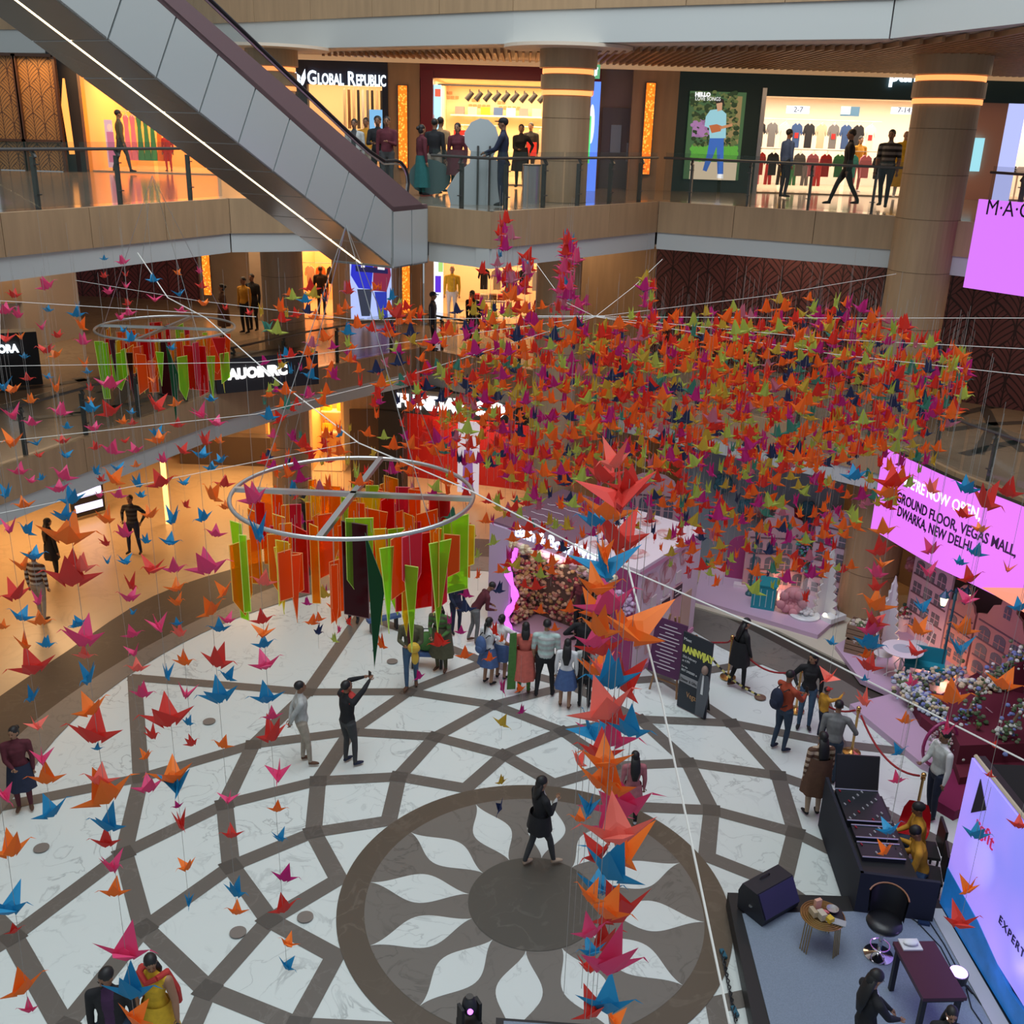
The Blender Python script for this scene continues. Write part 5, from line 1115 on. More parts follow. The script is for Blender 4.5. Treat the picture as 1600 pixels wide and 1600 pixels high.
for s0,z0,r0 in [(.75,1.75,.22),(2.2,1.35,.2),(3.0,1.0,.3)]:
    l=bpy.data.lights.new('stage_spot','SPOT'); l.energy=60; l.color=(.75,.8,1); l.spot_size=.5; l.spot_blend=.8; o=bpy.data.objects.new('stage_spot',l); p=wp(s0+.3,z0+.6,1.6); o.location=p; dv=(wp(s0,z0)-p); o.rotation_euler=dv.to_track_quat('-Z','Y').to_euler(); COL.objects.link(o)
bx=thing('backstage_box','black draped box behind the stage wall','drape',(8,10,0)); MB().prism([(6.75,12.35),(9.3,12.35),(9.3,6.5),(6.95,6.5)],.03,2.82).build('drape',mat('drape_black',(.004,.004,.005),.9),bx,world=True)
# console booth
A=G(1290,1214,1.0); B_=G(1345,1364,1.0); C_=G(1470,1380,1.0); dj=thing('console_booth','black panelled technician booth beside the stage','booth',(B_.x,B_.y,.03)); 
def pan(p,q,t,nm,z0=.03,z1=1.0,m=None): d=(q-p); d.z=0; d.normalize(); n=Vector((-d.y,d.x,0))*t; MB().prism([p,q,q+n,p+n],z0,z1).build(nm,m or mat('navy_drape',(.008,.011,.022),.8),dj,world=True)
pan(A,B_,.05,'side_panel'); pan(B_,C_,.05,'front_panel')
dA=(B_-A).normalized(); nA=Vector((-dA.y,dA.x,0)); 
if nA.x<0: nA=-nA
def cp_(s,l,z): q=A+dA*s+nA*l; return Vector((q.x,q.y,z))
LA=(B_-A).length
tb=thing('console_table','black table inside the technician booth','table',tuple(cp_(LA/2,.5,.03))); MB().prism([cp_(.05,.1,0),cp_(LA-.1,.1,0),cp_(LA-.1,.95,0),cp_(.05,.95,0)],.68,.73).build('tabletop',M_black,tb,world=True)
for s_,l_ in((.15,.15),(LA-.2,.15),(.15,.9),(LA-.2,.9)): p=cp_(s_,l_,0); MB().cyl(p.x,p.y,.03,.68,.025,8).build('leg',M_black,tb,world=True)
def case(s0,s1,l0,l1,z0,z1,nm,label,catg,lid=False):
    t=thing(nm,label,catg,tuple(cp_((s0+s1)/2,(l0+l1)/2,z0))); MB().prism([cp_(s0,l0,0),cp_(s1,l0,0),cp_(s1,l1,0),cp_(s0,l1,0)],z0,z1).build('body',mat('console_black',(.02,.022,.028),.35),t,world=True)
    for a,c in (((s0,l0),(s0,l1)),((s1,l0),(s1,l1))): MB().tube([cp_(a[0],a[1],z1+.01),cp_(c[0],c[1],z1+.01)],.012,6).build('edge_trim',M_steel,t,world=True)
    k=0
    for i in range(int((s1-s0)/.09)):
        for j in range(int((l1-l0)/.09)):
            if (i*7+j*3)%4==0 and k<22: p=cp_(s0+.06+.09*i,l0+.06+.09*j,z1); MB().box(p.x,p.y,z1+.012,.02,.05,.02,rz=.3).build('fader',mat('fader',(.35,.35,.38),.4) if k%5 else redc[0],t,world=True); k+=1
    if lid: MB().slab([cp_(s0,l0,z1),cp_(s0,l1,z1),cp_(s0,l1,z1)+Vector((0,0,.55))-dA*.18,cp_(s0,l0,z1)+Vector((0,0,.55))-dA*.18],-dA,.03).build('lid',M_black,t,world=True)
case(.12,.95,.15,.85,.73,.86,'mixing_console','large black mixing console with its lid propped open','console',True)
case(1.02,1.32,.2,.85,.73,.83,'equipment_case','flat black effects case in the middle of the booth table','case')
case(1.40,min(LA-.15,1.75),.2,.85,.73,.80,'laptop','dark laptop keyboard nearest the front panel of the booth','laptop')
# red shell chair
q=G(1418,1338); t=thing('shell_chair','red plastic shell chair behind the technician booth','chair',(q.x,q.y,.03),-.5)
shell=MB(); rows=[]
prof=[(-.22,.44,.19),(-.1,.42,.23),(.06,.41,.24),(.18,.44,.24),(.23,.56,.23),(.26,.72,.21),(.28,.86,.15)]
vs=[];fs=[]
for j,(y,z,wd) in enumerate(prof):
    for i in range(9): x=-1+2*i/8; vs.append((x*wd,y-(.05*x*x if j>3 else 0),z+.06*x*x*(1 if j<4 else .2)))
for j in range(len(prof)-1):
    for i in range(8): fs.append((j*9+i,j*9+i+1,(j+1)*9+i+1,(j+1)*9+i))
N0=len(vs); vs2=[(x,y+.012,z-.015) for x,y,z in vs]; shell.add(vs+vs2,fs+[tuple(k+N0 for k in f)[::-1] for f in fs]); shell.build('shell',mat('chair_red',(.42,.006,.012),.35),t,smooth=True,fix=False)
for sx in(-1,1):
    for sy in(-1,1): MB().tube([(sx*.1,sy*.1,.41),(sx*.2,sy*.2,0)],.014,6).build('leg',M_black,t)
# stage speaker
a,c=G(1140,1392,.3),G(1200,1455,.3); t=thing('stage_monitor','black wedge loudspeaker on the stage corner','loudspeaker',(3.95,12.25,.31),.62)
spk=mat('speaker_black',(.012,.013,.02),.5)
prf=[(-.24,0),(.24,0),(.27,.12),(.08,.46),(-.2,.46),(-.26,.3)]
MB().slab([(-.38,y,z) for y,z in [(p[0]*-1,p[1]) for p in prf]],(1,0,0),.76).build('cabinet',spk,t)
MB().slab([(-.36,-.275,.13),(.36,-.275,.13),(.36,-.09,.45),(-.36,-.09,.45)],(0,-.87,.5),.012).build('grille',mat('grille',(.03,.025,.075),.5),t)
MB().tube([(-.1,.12,.465),(-.08,.12,.49),(.08,.12,.49),(.1,.12,.465)],.012,6).build('handle',M_black,t)
for sx in (-.385,.385): MB().cyl(0,0,-.006,.006,.03,10).build('bolt',M_steel,t).location=(sx,.0,.2)
# side table with products
q=G(1278,1475,.305); t=thing('side_table','round gold wire side table crowded with cosmetics','table',(q.x,q.y,.31))
M_gold2=mat('gold_wire',(.42,.28,.12),.3,.9); TR=.30
b=MB()
for k in range(5): r=TR-.035*k; b.tube([(r*math.cos(2*PI*i/28),r*math.sin(2*PI*i/28),.50) for i in range(28)],.010,6,closed=True)
b.cyl(0,0,.488,.495,TR,28); b.build('tabletop',M_gold2,t)
for a in (-2.6,-.9,1.0):
    b=MB()
    for k in range(4): o=(k-1.5)*.04; b.tube([(TR*.85*math.cos(a)-o*math.sin(a),TR*.85*math.sin(a)+o*math.cos(a),.5),(TR*.98*math.cos(a)-o*math.sin(a),TR*.98*math.sin(a)+o*math.cos(a),0)],.009,5)
    b.build('leg',M_gold2,t)
def itm(nm,dx,dy,sx,sy,sz,col,label,catg,rz=0,z=.512): tag(MB().box(0,0,sz/2,sx,sy,sz).build(nm,mat('it_'+nm+str(int(dx*100)),col,.45),loc=(q.x+dx,q.y+dy,.31+z),rz=rz),label,catg)
itm('cosmetic_box',-.05,.12,.10,.05,.16,(.65,.35,.25),'upright white and orange carton at the back of the gold table','box',.4); itm('cosmetic_box',.03,.05,.14,.05,.03,(.6,.15,.18),'small red flat carton lying on the gold table','box',-.3)
itm('cosmetic_box',-.14,.0,.06,.14,.09,(.45,.36,.24),'beige carton at the left of the gold table','box',.3); itm('cosmetic_box',-.04,-.06,.09,.13,.10,(.50,.44,.34),'cream carton in the middle of the gold table','box',.35)
itm('gold_tin',.06,-.12,.09,.09,.07,(.62,.42,.04),'shiny gold tin at the front of the gold table','tin',.5); itm('tray',.15,-.13,.26,.12,.012,(.35,.36,.38),'silver tray with small samples on the gold table','tray',-.4); itm('black_mat',.18,.02,.2,.22,.01,(.01,.01,.015),'black square mat under the metal bowl','mat',-.1)
tag(MB().lathe([(.03,.012),(.055,.02),(.085,.055),(.08,.055),(.05,.025),(.0,.02)],n=20).build('bowl',mat('bowl_silver',(.5,.48,.47),.3,.6),loc=(q.x+.15,q.y+.07,.31+.512)),'shallow metal bowl on the gold table','bowl')
# swivel stool
q=G(1372,1492,.305); t=thing('swivel_stool','black upholstered swivel stool on a chrome disc base','stool',(q.x,q.y,.31),-.45)
M_chr=mat('chrome',(.62,.6,.62),.08,1.0); M_lea=mat('black_leather',(.014,.014,.018),.35)
MB().lathe([(.20,0),(.20,.012),(.12,.03),(.03,.05)],n=32).build('base',M_chr,t); MB().cyl(0,0,.04,.5,.028,12).build('column',M_chr,t)
MB().tube([(.13*math.cos(2*PI*i/20),.13*math.sin(2*PI*i/20),.17) for i in range(20)],.009,6,closed=True).build('foot_ring',M_chr,t)
MB().lathe([(.05,.48),(.22,.50),(.245,.55),(.23,.60),(.1,.615),(0.01,.615)],n=24,sy=.95).build('seat',M_lea,t,smooth=True)
vs=[];fs=[]
for j in range(6):
    z=.60+.075*j
    for i in range(13):
        a=-1.35+2.7*i/12; r=.245+.02*j/5; top=.0 if j<5 else .09*math.cos(a*.9)-.03; vs.append((r*math.sin(a),r*math.cos(a)*.95,z+top if j==5 else z))
for j in range(5):
    for i in range(12): fs.append((j*13+i,j*13+i+1,(j+1)*13+i+1,(j+1)*13+i))
N0=len(vs); MB().add(vs+[(x*.9,y*.9,z) for x,y,z in vs],fs+[tuple(k+N0 for k in f)[::-1] for f in fs]).build('backrest',M_lea,t,smooth=True,fix=False)
MB().tube([vs[5*13+i] for i in range(13)],.012,6).build('back_trim',mat('wood_trim',(.28,.12,.06),.4),t)
# dark vanity table
q=G(1428,1560,.305); t=thing('vanity_table','dark burgundy topped table with papers, bottom right','table',(q.x-.02,q.y-.25,.31),.06)
MB().box(0,0,.72,.56,.95,.05).build('tabletop',mat('wine_top',(.06,.015,.028),.35),t); MB().box(0,0,.68,.52,.9,.06).build('apron',M_black,t)
for sx in(-1,1):
    for sy in(-1,1): MB().box(sx*.22,sy*.4,.33,.06,.06,.66).build('leg',M_black,t)
TQ=Vector((q.x,q.y-.25,.31+.745))
tag(MB().box(0,0,.01,.26,.2,.02).build('open_book',mat('paper',(.62,.62,.64),.6),loc=(TQ.x-.12,TQ.y+.4,TQ.z),rz=.05),'grey box with a crumpled white cloth on the dark table','box')
tag(MB().ell((0,0,.03),(.1,.06,.03)).build('white_cloth',mat('cloth_white',(.7,.7,.72),.7),loc=(TQ.x-.12,TQ.y+.4,TQ.z+.021)),'crumpled white cloth on the dark table','cloth')
# par light and cables
q=G(1492,1545,.305); t=thing('stage_light','round stage floor light glowing violet and white','light',(q.x,q.y,.31),.3)
MB().lathe([(.07,-.12),(.12,-.05),(.13,.05),(.13,.08)],0,0,.2,20).build('housing',M_black,t); MB().lathe([(.115,.085),(.115,.09)],0,0,.2,20).build('lens',emi('violet_lens',(.5,.3,1),4),t)
MB().tube([(-.15,0,.22),(-.17,.02,.02),(-.17,-.14,.01)],.014,6).tube([(.15,0,.22),(.17,.02,.02),(.17,-.14,.01)],.014,6).build('yoke',M_black,t)
l=bpy.data.lights.new('violet_spill','POINT'); l.energy=6; l.color=(.5,.3,1); l.shadow_soft_size=.1; o=bpy.data.objects.new('violet_spill',l); o.location=(q.x,q.y,.62); COL.objects.link(o)
M_cab=mat('cable_black',(.012,.014,.02),.6)
for i,(L,lb) in enumerate([([(1405,1422),(1432,1440),(1442,1450),(1470,1480),(1488,1515)],'black cable running from the booth to the violet light'),([(1433,1420),(1452,1440),(1475,1475),(1495,1512)],'black cable along the booth corner to the violet light'),([(1510,1545),(1518,1575),(1535,1600)],'black cable leaving the violet light towards the front'),([(1512,1540),(1530,1565),(1560,1605)],'second black cable right of the violet light')]):
    tag(MB().tube([G(x,y,.315) for x,y in L],.009,5).build('cable',M_cab),lb,'cable')
q=G(1443,1444,.31); tag(MB().box(0,0,.02,.16,.06,.04).build('cable_connector',mat('blue_plug',(.01,.03,.08),.5),loc=(q.x,q.y,.31),rz=-.2),'dark blue connector block on the stage cable','connector')
cb=[G(1128,1488,.03),G(1135,1510,.03),G(1142,1540,.03),G(1148,1570,.03),G(1150,1600,.03)]
b=MB(); 
for ph_ in (0,PI): b.tube([cb[0].lerp(cb[-1],k/40)+Vector((.02*math.cos(k*.9+ph_),0,.03+.02*math.sin(k*.9+ph_))) for k in range(41)],.01,5)
tag(b.build('cable',M_cab),'twisted black cable beside the left stage edge','cable')
for x,y,lb in ((1130,1492,'upper'),(1148,1582,'lower')):
    p=G(x,y,.03); tag(MB().box(0,0,.02,.06,.16,.04).build('cable_connector',mat('teal_plug',(.01,.10,.16),.5),loc=(p.x,p.y,.031),rz=.2),lb+' teal connector on the twisted cable left of the stage','connector')
# moving head light
q=G(733,1606,.3); t=thing('moving_head_light','black moving head light with a violet lens at the bottom edge','light',(q.x,q.y,.31),.5)
MB().box(0,0,.06,.26,.22,.12).build('base',M_black,t); MB().box(-.12,0,.25,.04,.14,.28).box(.12,0,.25,.04,.14,.28).build('yoke',M_black,t)
h_=MB().ell((0,0,.36),(.095,.11,.15),14,9).build('head',spk,t,smooth=True); MB().ell((-.03,-.085,.36),(.04,.035,.05),10,6).build('lens',emi('violet_lens2',(.55,.12,1),4),h_,smooth=True); MB().cyl(.0,.0,.49,.51,.05,10).build('rear_cap',M_metal,h_)
# bench for the sitting woman and steel bin upstairs
# ---------------- people ----------------
import numpy as np
SK=[(.30,.155,.09),(.24,.115,.065),(.38,.21,.13)]
C_={'black':(.010,.010,.013),'navy':(.012,.018,.045),'jeans':(.05,.10,.18),'dkjeans':(.025,.045,.08),'khaki':(.36,.31,.25),'grey':(.16,.16,.165),'dkgrey':(.045,.047,.05),'ltgrey':(.42,.43,.42),'white':(.62,.62,.60),'maroon':(.09,.012,.022),'red':(.42,.03,.025),'brick':(.33,.05,.02),'mustard':(.50,.24,.02),'yellow':(.62,.38,.02),'green':(.06,.16,.035),'olive':(.08,.075,.04),'tan':(.40,.25,.13),'blue':(.06,.11,.26),'mint':(.42,.55,.52),'pink':(.42,.14,.16),'teal':(.01,.10,.10),'brown':(.10,.045,.025),'coral':(.55,.12,.09),'beige':(.45,.33,.24),'plum':(.05,.015,.06)}
def cm(n): return mat('cloth_'+n,C_[n],.85,noise_s=14,noise_a=.12)
HAIR=mat('hair_black',(.008,.007,.008),.55); HAIRB=mat('hair_brown',(.03,.015,.01),.55)
def ik(a,b,l1,l2,pole):
    a=Vector(a);b=Vector(b);d=b-a;L=min(d.length,(l1+l2)*.995); d.normalize(); b=a+d*L
    x=(l1*l1-l2*l2+L*L)/(2*L); hh=math.sqrt(max(0,l1*l1-x*x)); p=Vector(pole); p=(p-d*p.dot(d)).normalized()
    return a+d*x+p*hh,b
def person(label,pos,rz,H=1.68,top='black',bottom='dkjeans',shoe='black',skin=0,hair='short',pel=.93,lean=0,lh=(-.24,.03,.80),rh=(.24,.03,.80),lf=(-.10,0,.0),rf=(.10,0,.0),sleeve='long',inner=None,skirt=None,skirtc=None,head=(0,0),vest=None,fem=False,wide=1.07,bare=False,stripes=None,name='person',group=None,cat='person',hairm=None,vox=.0125):
    t=thing(name,label,cat,tuple(pos),math.radians(rz),group); s=H/1.7
    ang=math.radians(lean); up_=Vector((0,math.sin(ang),math.cos(ang))); fr=Vector((0,math.cos(ang),-math.sin(ang)))
    P=Vector((0,0,pel)); def_=[]; prim=[]  # (pts,radii,tag)
    ch=P+up_*.30; shl=P+up_*.455; nk=P+up_*.52; hd=P+up_*.675+fr*.015
    w=wide*(.94 if fem else 1)
    prim.append(([P-up_*.07,P+up_*.02,P+up_*.14,P+up_*.30,P+up_*.41,P+up_*.475,nk+up_*.02],[(.13*w,.10*w),((.165 if fem else .155)*w,.115*w),((.12 if fem else .14)*w,.095*w),(.155*w,.115*w),(.165*w,.105*w),(.10*w,.075),(.055,.055)],'top'))
    if fem: prim.append(([P+up_*.33+fr*.06+Vector((-.07,0,0)),P+up_*.32+fr*.075+Vector((.07,0,0))],[.062,.062],'top'))
    prim.append(([nk-up_*.02,nk+up_*.12],[.053,.05],'skin'))
    hy,hp=math.radians(head[0]),math.radians(head[1]); R=Matrix.Rotation(hy,3,'Z')@Matrix.Rotation(-hp-ang,3,'X')
    def hpnt(x,y,z): return hd+R@Vector((x,y,z))
    ells=[(hpnt(0,0,.02),(.074,.092,.098),R,'skin'),(hpnt(0,.022,-.045),(.058,.066,.062),R,'skin'),(hpnt(0,.098,-.015),(.013,.018,.022),R,'skin'),(hpnt(-.078,-.005,-.01),(.010,.018,.03),R,'skin'),(hpnt(.078,-.005,-.01),(.010,.018,.03),R,'skin')]
    hands=[]
    for sx,h_,f_ in((-1,lh,lf),(1,rh,rf)):
        S0=shl+Vector((sx*.185*w,0,-.02)); el,wr=ik(S0,h_,.285,.25,(sx*.6,-.8,-.15))
        at={'long':('top','top'),'half':('top','skin'),'none':('skin','skin')}[sleeve]
        prim.append(([shl+Vector((sx*.10,0,0)),S0],[.062,.062],'top')); prim.append(([S0,S0.lerp(el,.5),el],[.064,.056,.048],at[0])); prim.append(([el,el.lerp(wr,.4),wr],[.048,.044,.030],at[1]))
        d=(wr-el).normalized(); hands.append((wr,d,sx)); ells.append((wr+d*.045,(.036,.02,.05),d.to_track_quat('Z','X').to_matrix(),'skin'))
        H0=P+Vector((sx*.088*w,0,-.04)); F0=Vector(f_)+Vector((0,0,.085)); kn,an=ik(H0,F0,.406,.402,(sx*.08,1,.1))
        lg='skin' if bare else 'bottom'
        prim.append(([P+Vector((sx*.05,0,-.02)),H0,H0.lerp(kn,.5),kn],[.10,.092*w,.075*w,.056],'bottom' if not bare else 'bottom')); prim.append(([kn,kn.lerp(an,.35),an],[.055,.055 if not bare else .05,.04],lg))
        fd=Vector((sx*.18,1,0)).normalized(); 
        prim.append(([an-Vector((0,0,.03)),an-Vector((0,0,.045))-fd*.03,an-Vector((0,0,.05))+fd*.09,an-Vector((0,0,.058))+fd*.155],[.04,(.038,.036),(.042,.032),(.03,.02)],'shoe'))
    mb=MB(); segs=[]
    for pts,rr,tg in prim:
        mb.tube(pts,rr,12)
        for i in range(len(pts)-1):
            r0=rr[i] if not isinstance(rr[i],tuple) else sum(rr[i])/2; r1=rr[i+1] if not isinstance(rr[i+1],tuple) else sum(rr[i+1])/2
            segs.append((pts[i],pts[i+1],r0,r1,tg))
        for p,q in((pts[0],rr[0]),(pts[-1],rr[-1])):
            q=q if not isinstance(q,tuple) else min(q); mb.ell(p,(q*.98,)*3,10,6)
    for c,r,RR,tg in ells: mb.ell(c,r,12,8,R=RR); segs.append((c,c,min(r)*1.3,min(r)*1.3,tg))
    mb.v=[tuple(Vector(v)*s) for v in mb.v]
    o=mb.build('body',HAIR,None,fix=True); m=o.modifiers.new('r','REMESH'); m.mode='VOXEL'; m.voxel_size=vox; m2=o.modifiers.new('s','SMOOTH'); m2.factor=.5; m2.iterations=3
    dg=bpy.context.evaluated_depsgraph_get(); me=bpy.data.meshes.new_from_object(o.evaluated_get(dg)); old=o.data; bpy.data.objects.remove(o); bpy.data.meshes.remove(old)
    n=len(me.polygons); ctr=np.empty(n*3); me.polygons.foreach_get('center',ctr); ctr=ctr.reshape(-1,3)/s
    best=np.full(n,9.); idx=np.zeros(n,int); tags=['top','skin','bottom','shoe','inner','vest','alt']
    for a,b,r0,r1,tg in segs:
        a=np.array(a);b=np.array(b);ab=b-a;L=(ab@ab)
        tt=np.clip(((ctr-a)@ab)/L,0,1) if L>1e-9 else np.zeros(n)
        d=np.linalg.norm(ctr-a-tt[:,None]*ab,axis=1)-(r0+(r1-r0)*tt); k=d<best; best[k]=d[k]; idx[k]=tags.index(tg)
    upn=np.array(up_); frn=np.array(fr); Pn=np.array(P); hh_=(ctr-Pn)@upn; ff=(ctr-Pn)@frn
    k=(idx==0)&(hh_<-.015)&(np.abs(ctr[:,0])<.2); idx[k]=2
    if inner: k=(idx==0)&(ff>.03)&(np.abs(ctr[:,0])<.055+.05*(hh_-.1))&(hh_>-.05); idx[k]=4
    if vest: k=(idx==0)&(np.abs(ctr[:,0])<.185*w)&(hh_<.5); idx[k]=5
    if stripes: k=(idx==0)&(np.floor(hh_*16)%2==0); idx[k]=6
    ms=[cm(top),mat('skin%d'%skin,SK[skin],.55),cm(bottom) if bottom!='skin' else mat('skin%d'%skin,SK[skin],.55),cm(shoe),cm(inner or top),cm(vest or top),cm(stripes or top)]
    me.materials.clear()
    for x in ms: me.materials.append(x)
    me.polygons.foreach_set('material_index',idx); me.polygons.foreach_set('use_smooth',np.ones(n,bool))
    bm=bmesh.new(); bm.from_mesh(me); ex=MB()
    for wr,d,sx in hands:
        side=d.cross(Vector((0,0,1))) if abs(d.z)<.9 else d.cross(Vector((0,1,0))); side.normalize(); nrm=side.cross(d)
        for i,L in enumerate((.062,.072,.068,.052)):
            b0=wr+d*.07+side*(.024-.016*i); ex.tube([b0,b0+d*L*.55+nrm*.006*sx,b0+d*L*.85+nrm*.026*sx],[.0085,.008,.006],5,mi=1)
        b0=wr+d*.025+side*.03; ex.tube([b0,b0+side*.022+d*.03,b0+side*.02+d*.055+nrm*.01],[.010,.009,.007],5,mi=1)
    for x in(-.028,.028): ex.ell(hpnt(x,.086,.008),(.011,.006,.006),8,5,mi=3)
    ex.ell(hpnt(0,.088,-.058),(.02,.006,.006),8,5,mi=3)
    for x in(-.03,.03): ex.tube([hpnt(x-.015,.088,.028),hpnt(x+.015,.088,.028)],.004,4,mi=3)
    tm=bpy.data.meshes.new('t'); tm.from_pydata([tuple(Vector(v)*s) for v in ex.v],[],ex.f); tm.polygons.foreach_set('material_index',ex.m)
    bm.from_mesh(tm); bm.to_mesh(me); bm.free(); bpy.data.meshes.remove(tm)
    me.name='body'; ob=bpy.data.objects.new('body',me); COL.objects.link(ob); ob.parent=t
    hm=hairm or HAIR
    hb=MB()
    def S(v): return Vector(v)*s
    if hair!='bald' and hair!='cap_only':
        hb.ell(S(hpnt(0,-.018,.042)),(.083*s,.098*s,.088*s),14,9,R=R)
        if hair in('long','tail','bun','mid'): hb.ell(S(hpnt(0,-.035,-.01)),(.08*s,.08*s,.10*s),12,8,R=R)
        bk=-fr
        if hair=='long': hb.tube([S(hpnt(0,-.05,.0)),S(nk+bk*.09),S(P+up_*.38+bk*.13),S(P+up_*.20+bk*.14)],[(.085*s,.05*s),(.10*s,.045*s),(.10*s,.035*s),(.05*s,.02*s)],12)
        if hair=='mid': hb.tube([S(hpnt(0,-.04,.0)),S(nk+bk*.07),S(P+up_*.42+bk*.11)],[(.085*s,.05*s),(.095*s,.05*s),(.06*s,.03*s)],12)
        if hair=='tail': hb.tube([S(hpnt(0,-.10,.03)),S(hpnt(0,-.14,-.03)),S(P+up_*.42+bk*.15)],[.03*s,.035*s,.012*s],8)
        if hair=='bun': hb.ell(S(hpnt(0,-.12,.03)),(.05*s,.045*s,.05*s))
        o=hb.build('hair',hm,t,smooth=True)
    if skirt:
        z0,z1,r0,r1=skirt; b=MB(); vs=[];nn_=28;K=7
        for j in range(K):
            f=j/(K-1); z=z0+(z1-z0)*f; r=r0+(r1-r0)*f**.8
            for i in range(nn_): a=2*PI*i/nn_; q=r*(1+.07*f*math.sin(a*7)); vs.append((q*math.cos(a)*s,(q*.82*math.sin(a)+(z-pel)*0)*s,z*s))
        b.add(vs,[(j*nn_+i,j*nn_+(i+1)%nn_,(j+1)*nn_+(i+1)%nn_,(j+1)*nn_+i) for j in range(K-1) for i in range(nn_)])
        b.build('skirt' if z0<1.0 else 'long_top',cm(skirtc or bottom),t,smooth=True,fix=False)
    t['_hd']=[*(hd*s)]; t['_s']=s
    return t
def cap(t,col,brim=True,head=(0,0)):
    s=t['_s']; hd=Vector(t['_hd']); b=MB(); b.ell(hd+Vector((0,-.008,.055))*s,(.09*s,.102*s,.075*s),14,8)
    if brim: b.ell(hd+Vector((0,.11,.045))*s,(.065*s,.07*s,.012*s),12,6)
    b.build('cap',cm(col),t,smooth=True)
def held(par,nm,mb,m,label,catg,group=None):
    M=wm(par); mb.v=[tuple(M@Vector(v)) for v in mb.v]; c=sum((Vector(v) for v in mb.v),Vector())/len(mb.v)
    o=mb.build(nm,m,loc=tuple(c),world=True,smooth=False); return tag(o,label,catg,group)
def backpack(par,col,label,z=1.2):
    s=par['_s']; t=thing('backpack',label,'backpack',tuple(wm(par)@Vector((0,-.24,z*s))),par.rotation_euler.z)
    MB().ell((0,0,0),(.15*s,.10*s,.23*s),14,9).build('bag',cm(col),t,smooth=True); MB().ell((0,-.07*s,-.08*s),(.11*s,.05*s,.11*s)).build('pocket',cm(col),t,smooth=True)
    for sx in(-1,1): MB().tube([(sx*.09*s,.06*s,.18*s),(sx*.11*s,.16*s,.22*s),(sx*.12*s,.34*s,.10*s),(sx*.12*s,.26*s,-.12*s),(sx*.1*s,.05*s,-.15*s)],.012,5).build('strap',M_black,t)
def phone(par,p,label): held(par,'phone',MB().box(*p,.075,.012,.15),M_black,label,'phone')
def g0(x,y): q=G(x,y,.03); return (q.x,q.y,.03)
def gz(x,y,z,f): q=G(x,y,z+f); return (q.x,q.y,f)   # head pixel, head height, floor
person('man in a light grey shirt and khaki trousers, hands clasped behind his back',g0(474,1191),-75,1.66,'ltgrey','khaki','brown',1,wide=1.15,lh=(-.08,-.2,.90),rh=(.08,-.2,.90),rf=(.12,.12,0),head=(10,-8))
m=person('man in black with red shoulders raising a phone to photograph the cranes',g0(545,1193),-48,1.70,'black','dkgrey','navy',1,wide=1.12,lh=(-.10,.42,1.60),rh=(.10,.42,1.62),stripes=None,rf=(.12,.06,0),head=(0,-18))
phone(m,(0,.50,1.66),'phone held up by the man in black and red'); MB().tube([(-.2,0,1.34),(-.08,.06,1.42),(.08,.06,1.42),(.2,0,1.34)],[.07,.075,.075,.07],10).build('red_yoke',cm('red'),m,smooth=True)
person('woman with a long black cardigan and dark jeans walking on the medallion',g0(840,1352),-62,1.64,'black','dkgrey','beige',0,'mid',fem=True,inner='ltgrey',lh=(-.22,.1,.78),rh=(.02,.28,1.2),lf=(-.09,-.2,0),rf=(.09,.25,0),skirt=(1.05,.72,.19,.235),skirtc='black',head=(0,10))
person('woman in a burgundy cardigan, navy skirt and red leggings at the left edge',g0(40,1262),200,1.56,'maroon','maroon','brown',0,'bun',fem=True,wide=1.15,rh=(.06,.26,1.02),skirt=(.98,.45,.19,.25),skirtc='navy',head=(-25,5))
person('man in a black and grey sweater standing with hands on hips, far left floor',g0(212,864),175,1.62,'black','navy','black',1,lh=(-.27,.02,.97),rh=(.27,.02,.97),stripes='dkgrey',lf=(-.16,0,0),rf=(.16,.03,0),head=(0,-5))
person('man in a dark checked shirt and khaki trousers seen from behind, far left',g0(66,968),-10,1.68,'brown','khaki','brown',1,stripes='ltgrey',sleeve='long',lf=(-.1,.1,0),rf=(.1,-.05,0))
person('woman in black walking beside the checked shirt man',g0(86,905),-35,1.62,'black','black','black',0,'long',fem=True,skirt=(1.0,.6,.18,.22),lf=(-.08,.12,0))
person('man in a black jacket and jeans at the bottom left, looking towards the yellow dress',gz(166,1524,1.62,.03),190,1.70,'black','dkjeans','black',1,'short',inner='plum',wide=1.12,head=(-35,20))
w1=person('woman in a yellow dress and red scarf with a phone in hand, bottom left',gz(236,1502,1.56,.03),170,1.64,'yellow','yellow','brown',0,'mid',fem=True,wide=1.12,sleeve='none',lh=(-.34,.1,.82),rh=(.2,.1,.95),skirt=(1.0,.50,.18,.27),skirtc='yellow',head=(35,22))
phone(w1,(-.36,.14,.74),'dark phone in the hand of the woman in yellow'); held(w1,'red_scarf',MB().tube([(-.1,.09,1.40),(.02,.12,1.33),(.14,.05,1.40),(.17,-.06,1.38),(.20,-.1,1.1),(.19,-.12,.85)],[.035,.04,.045,.05,.07,.05],8).tube([(-.1,.09,1.40),(-.15,-.05,1.38),(-.22,-.08,1.1),(-.24,-.1,.9)],[.035,.05,.07,.05],8),cm('red'),'red scarf round the neck of the woman in yellow','scarf')
m=person('man in a dark jacket, maroon shirt and jeans carrying yellow wrapping',g0(643,1072),178,1.68,'olive','jeans','brown',1,inner='maroon',lh=(-.08,.26,1.05),rh=(.10,.25,1.08),lf=(-.08,-.12,0),rf=(.08,.14,0),head=(0,28))
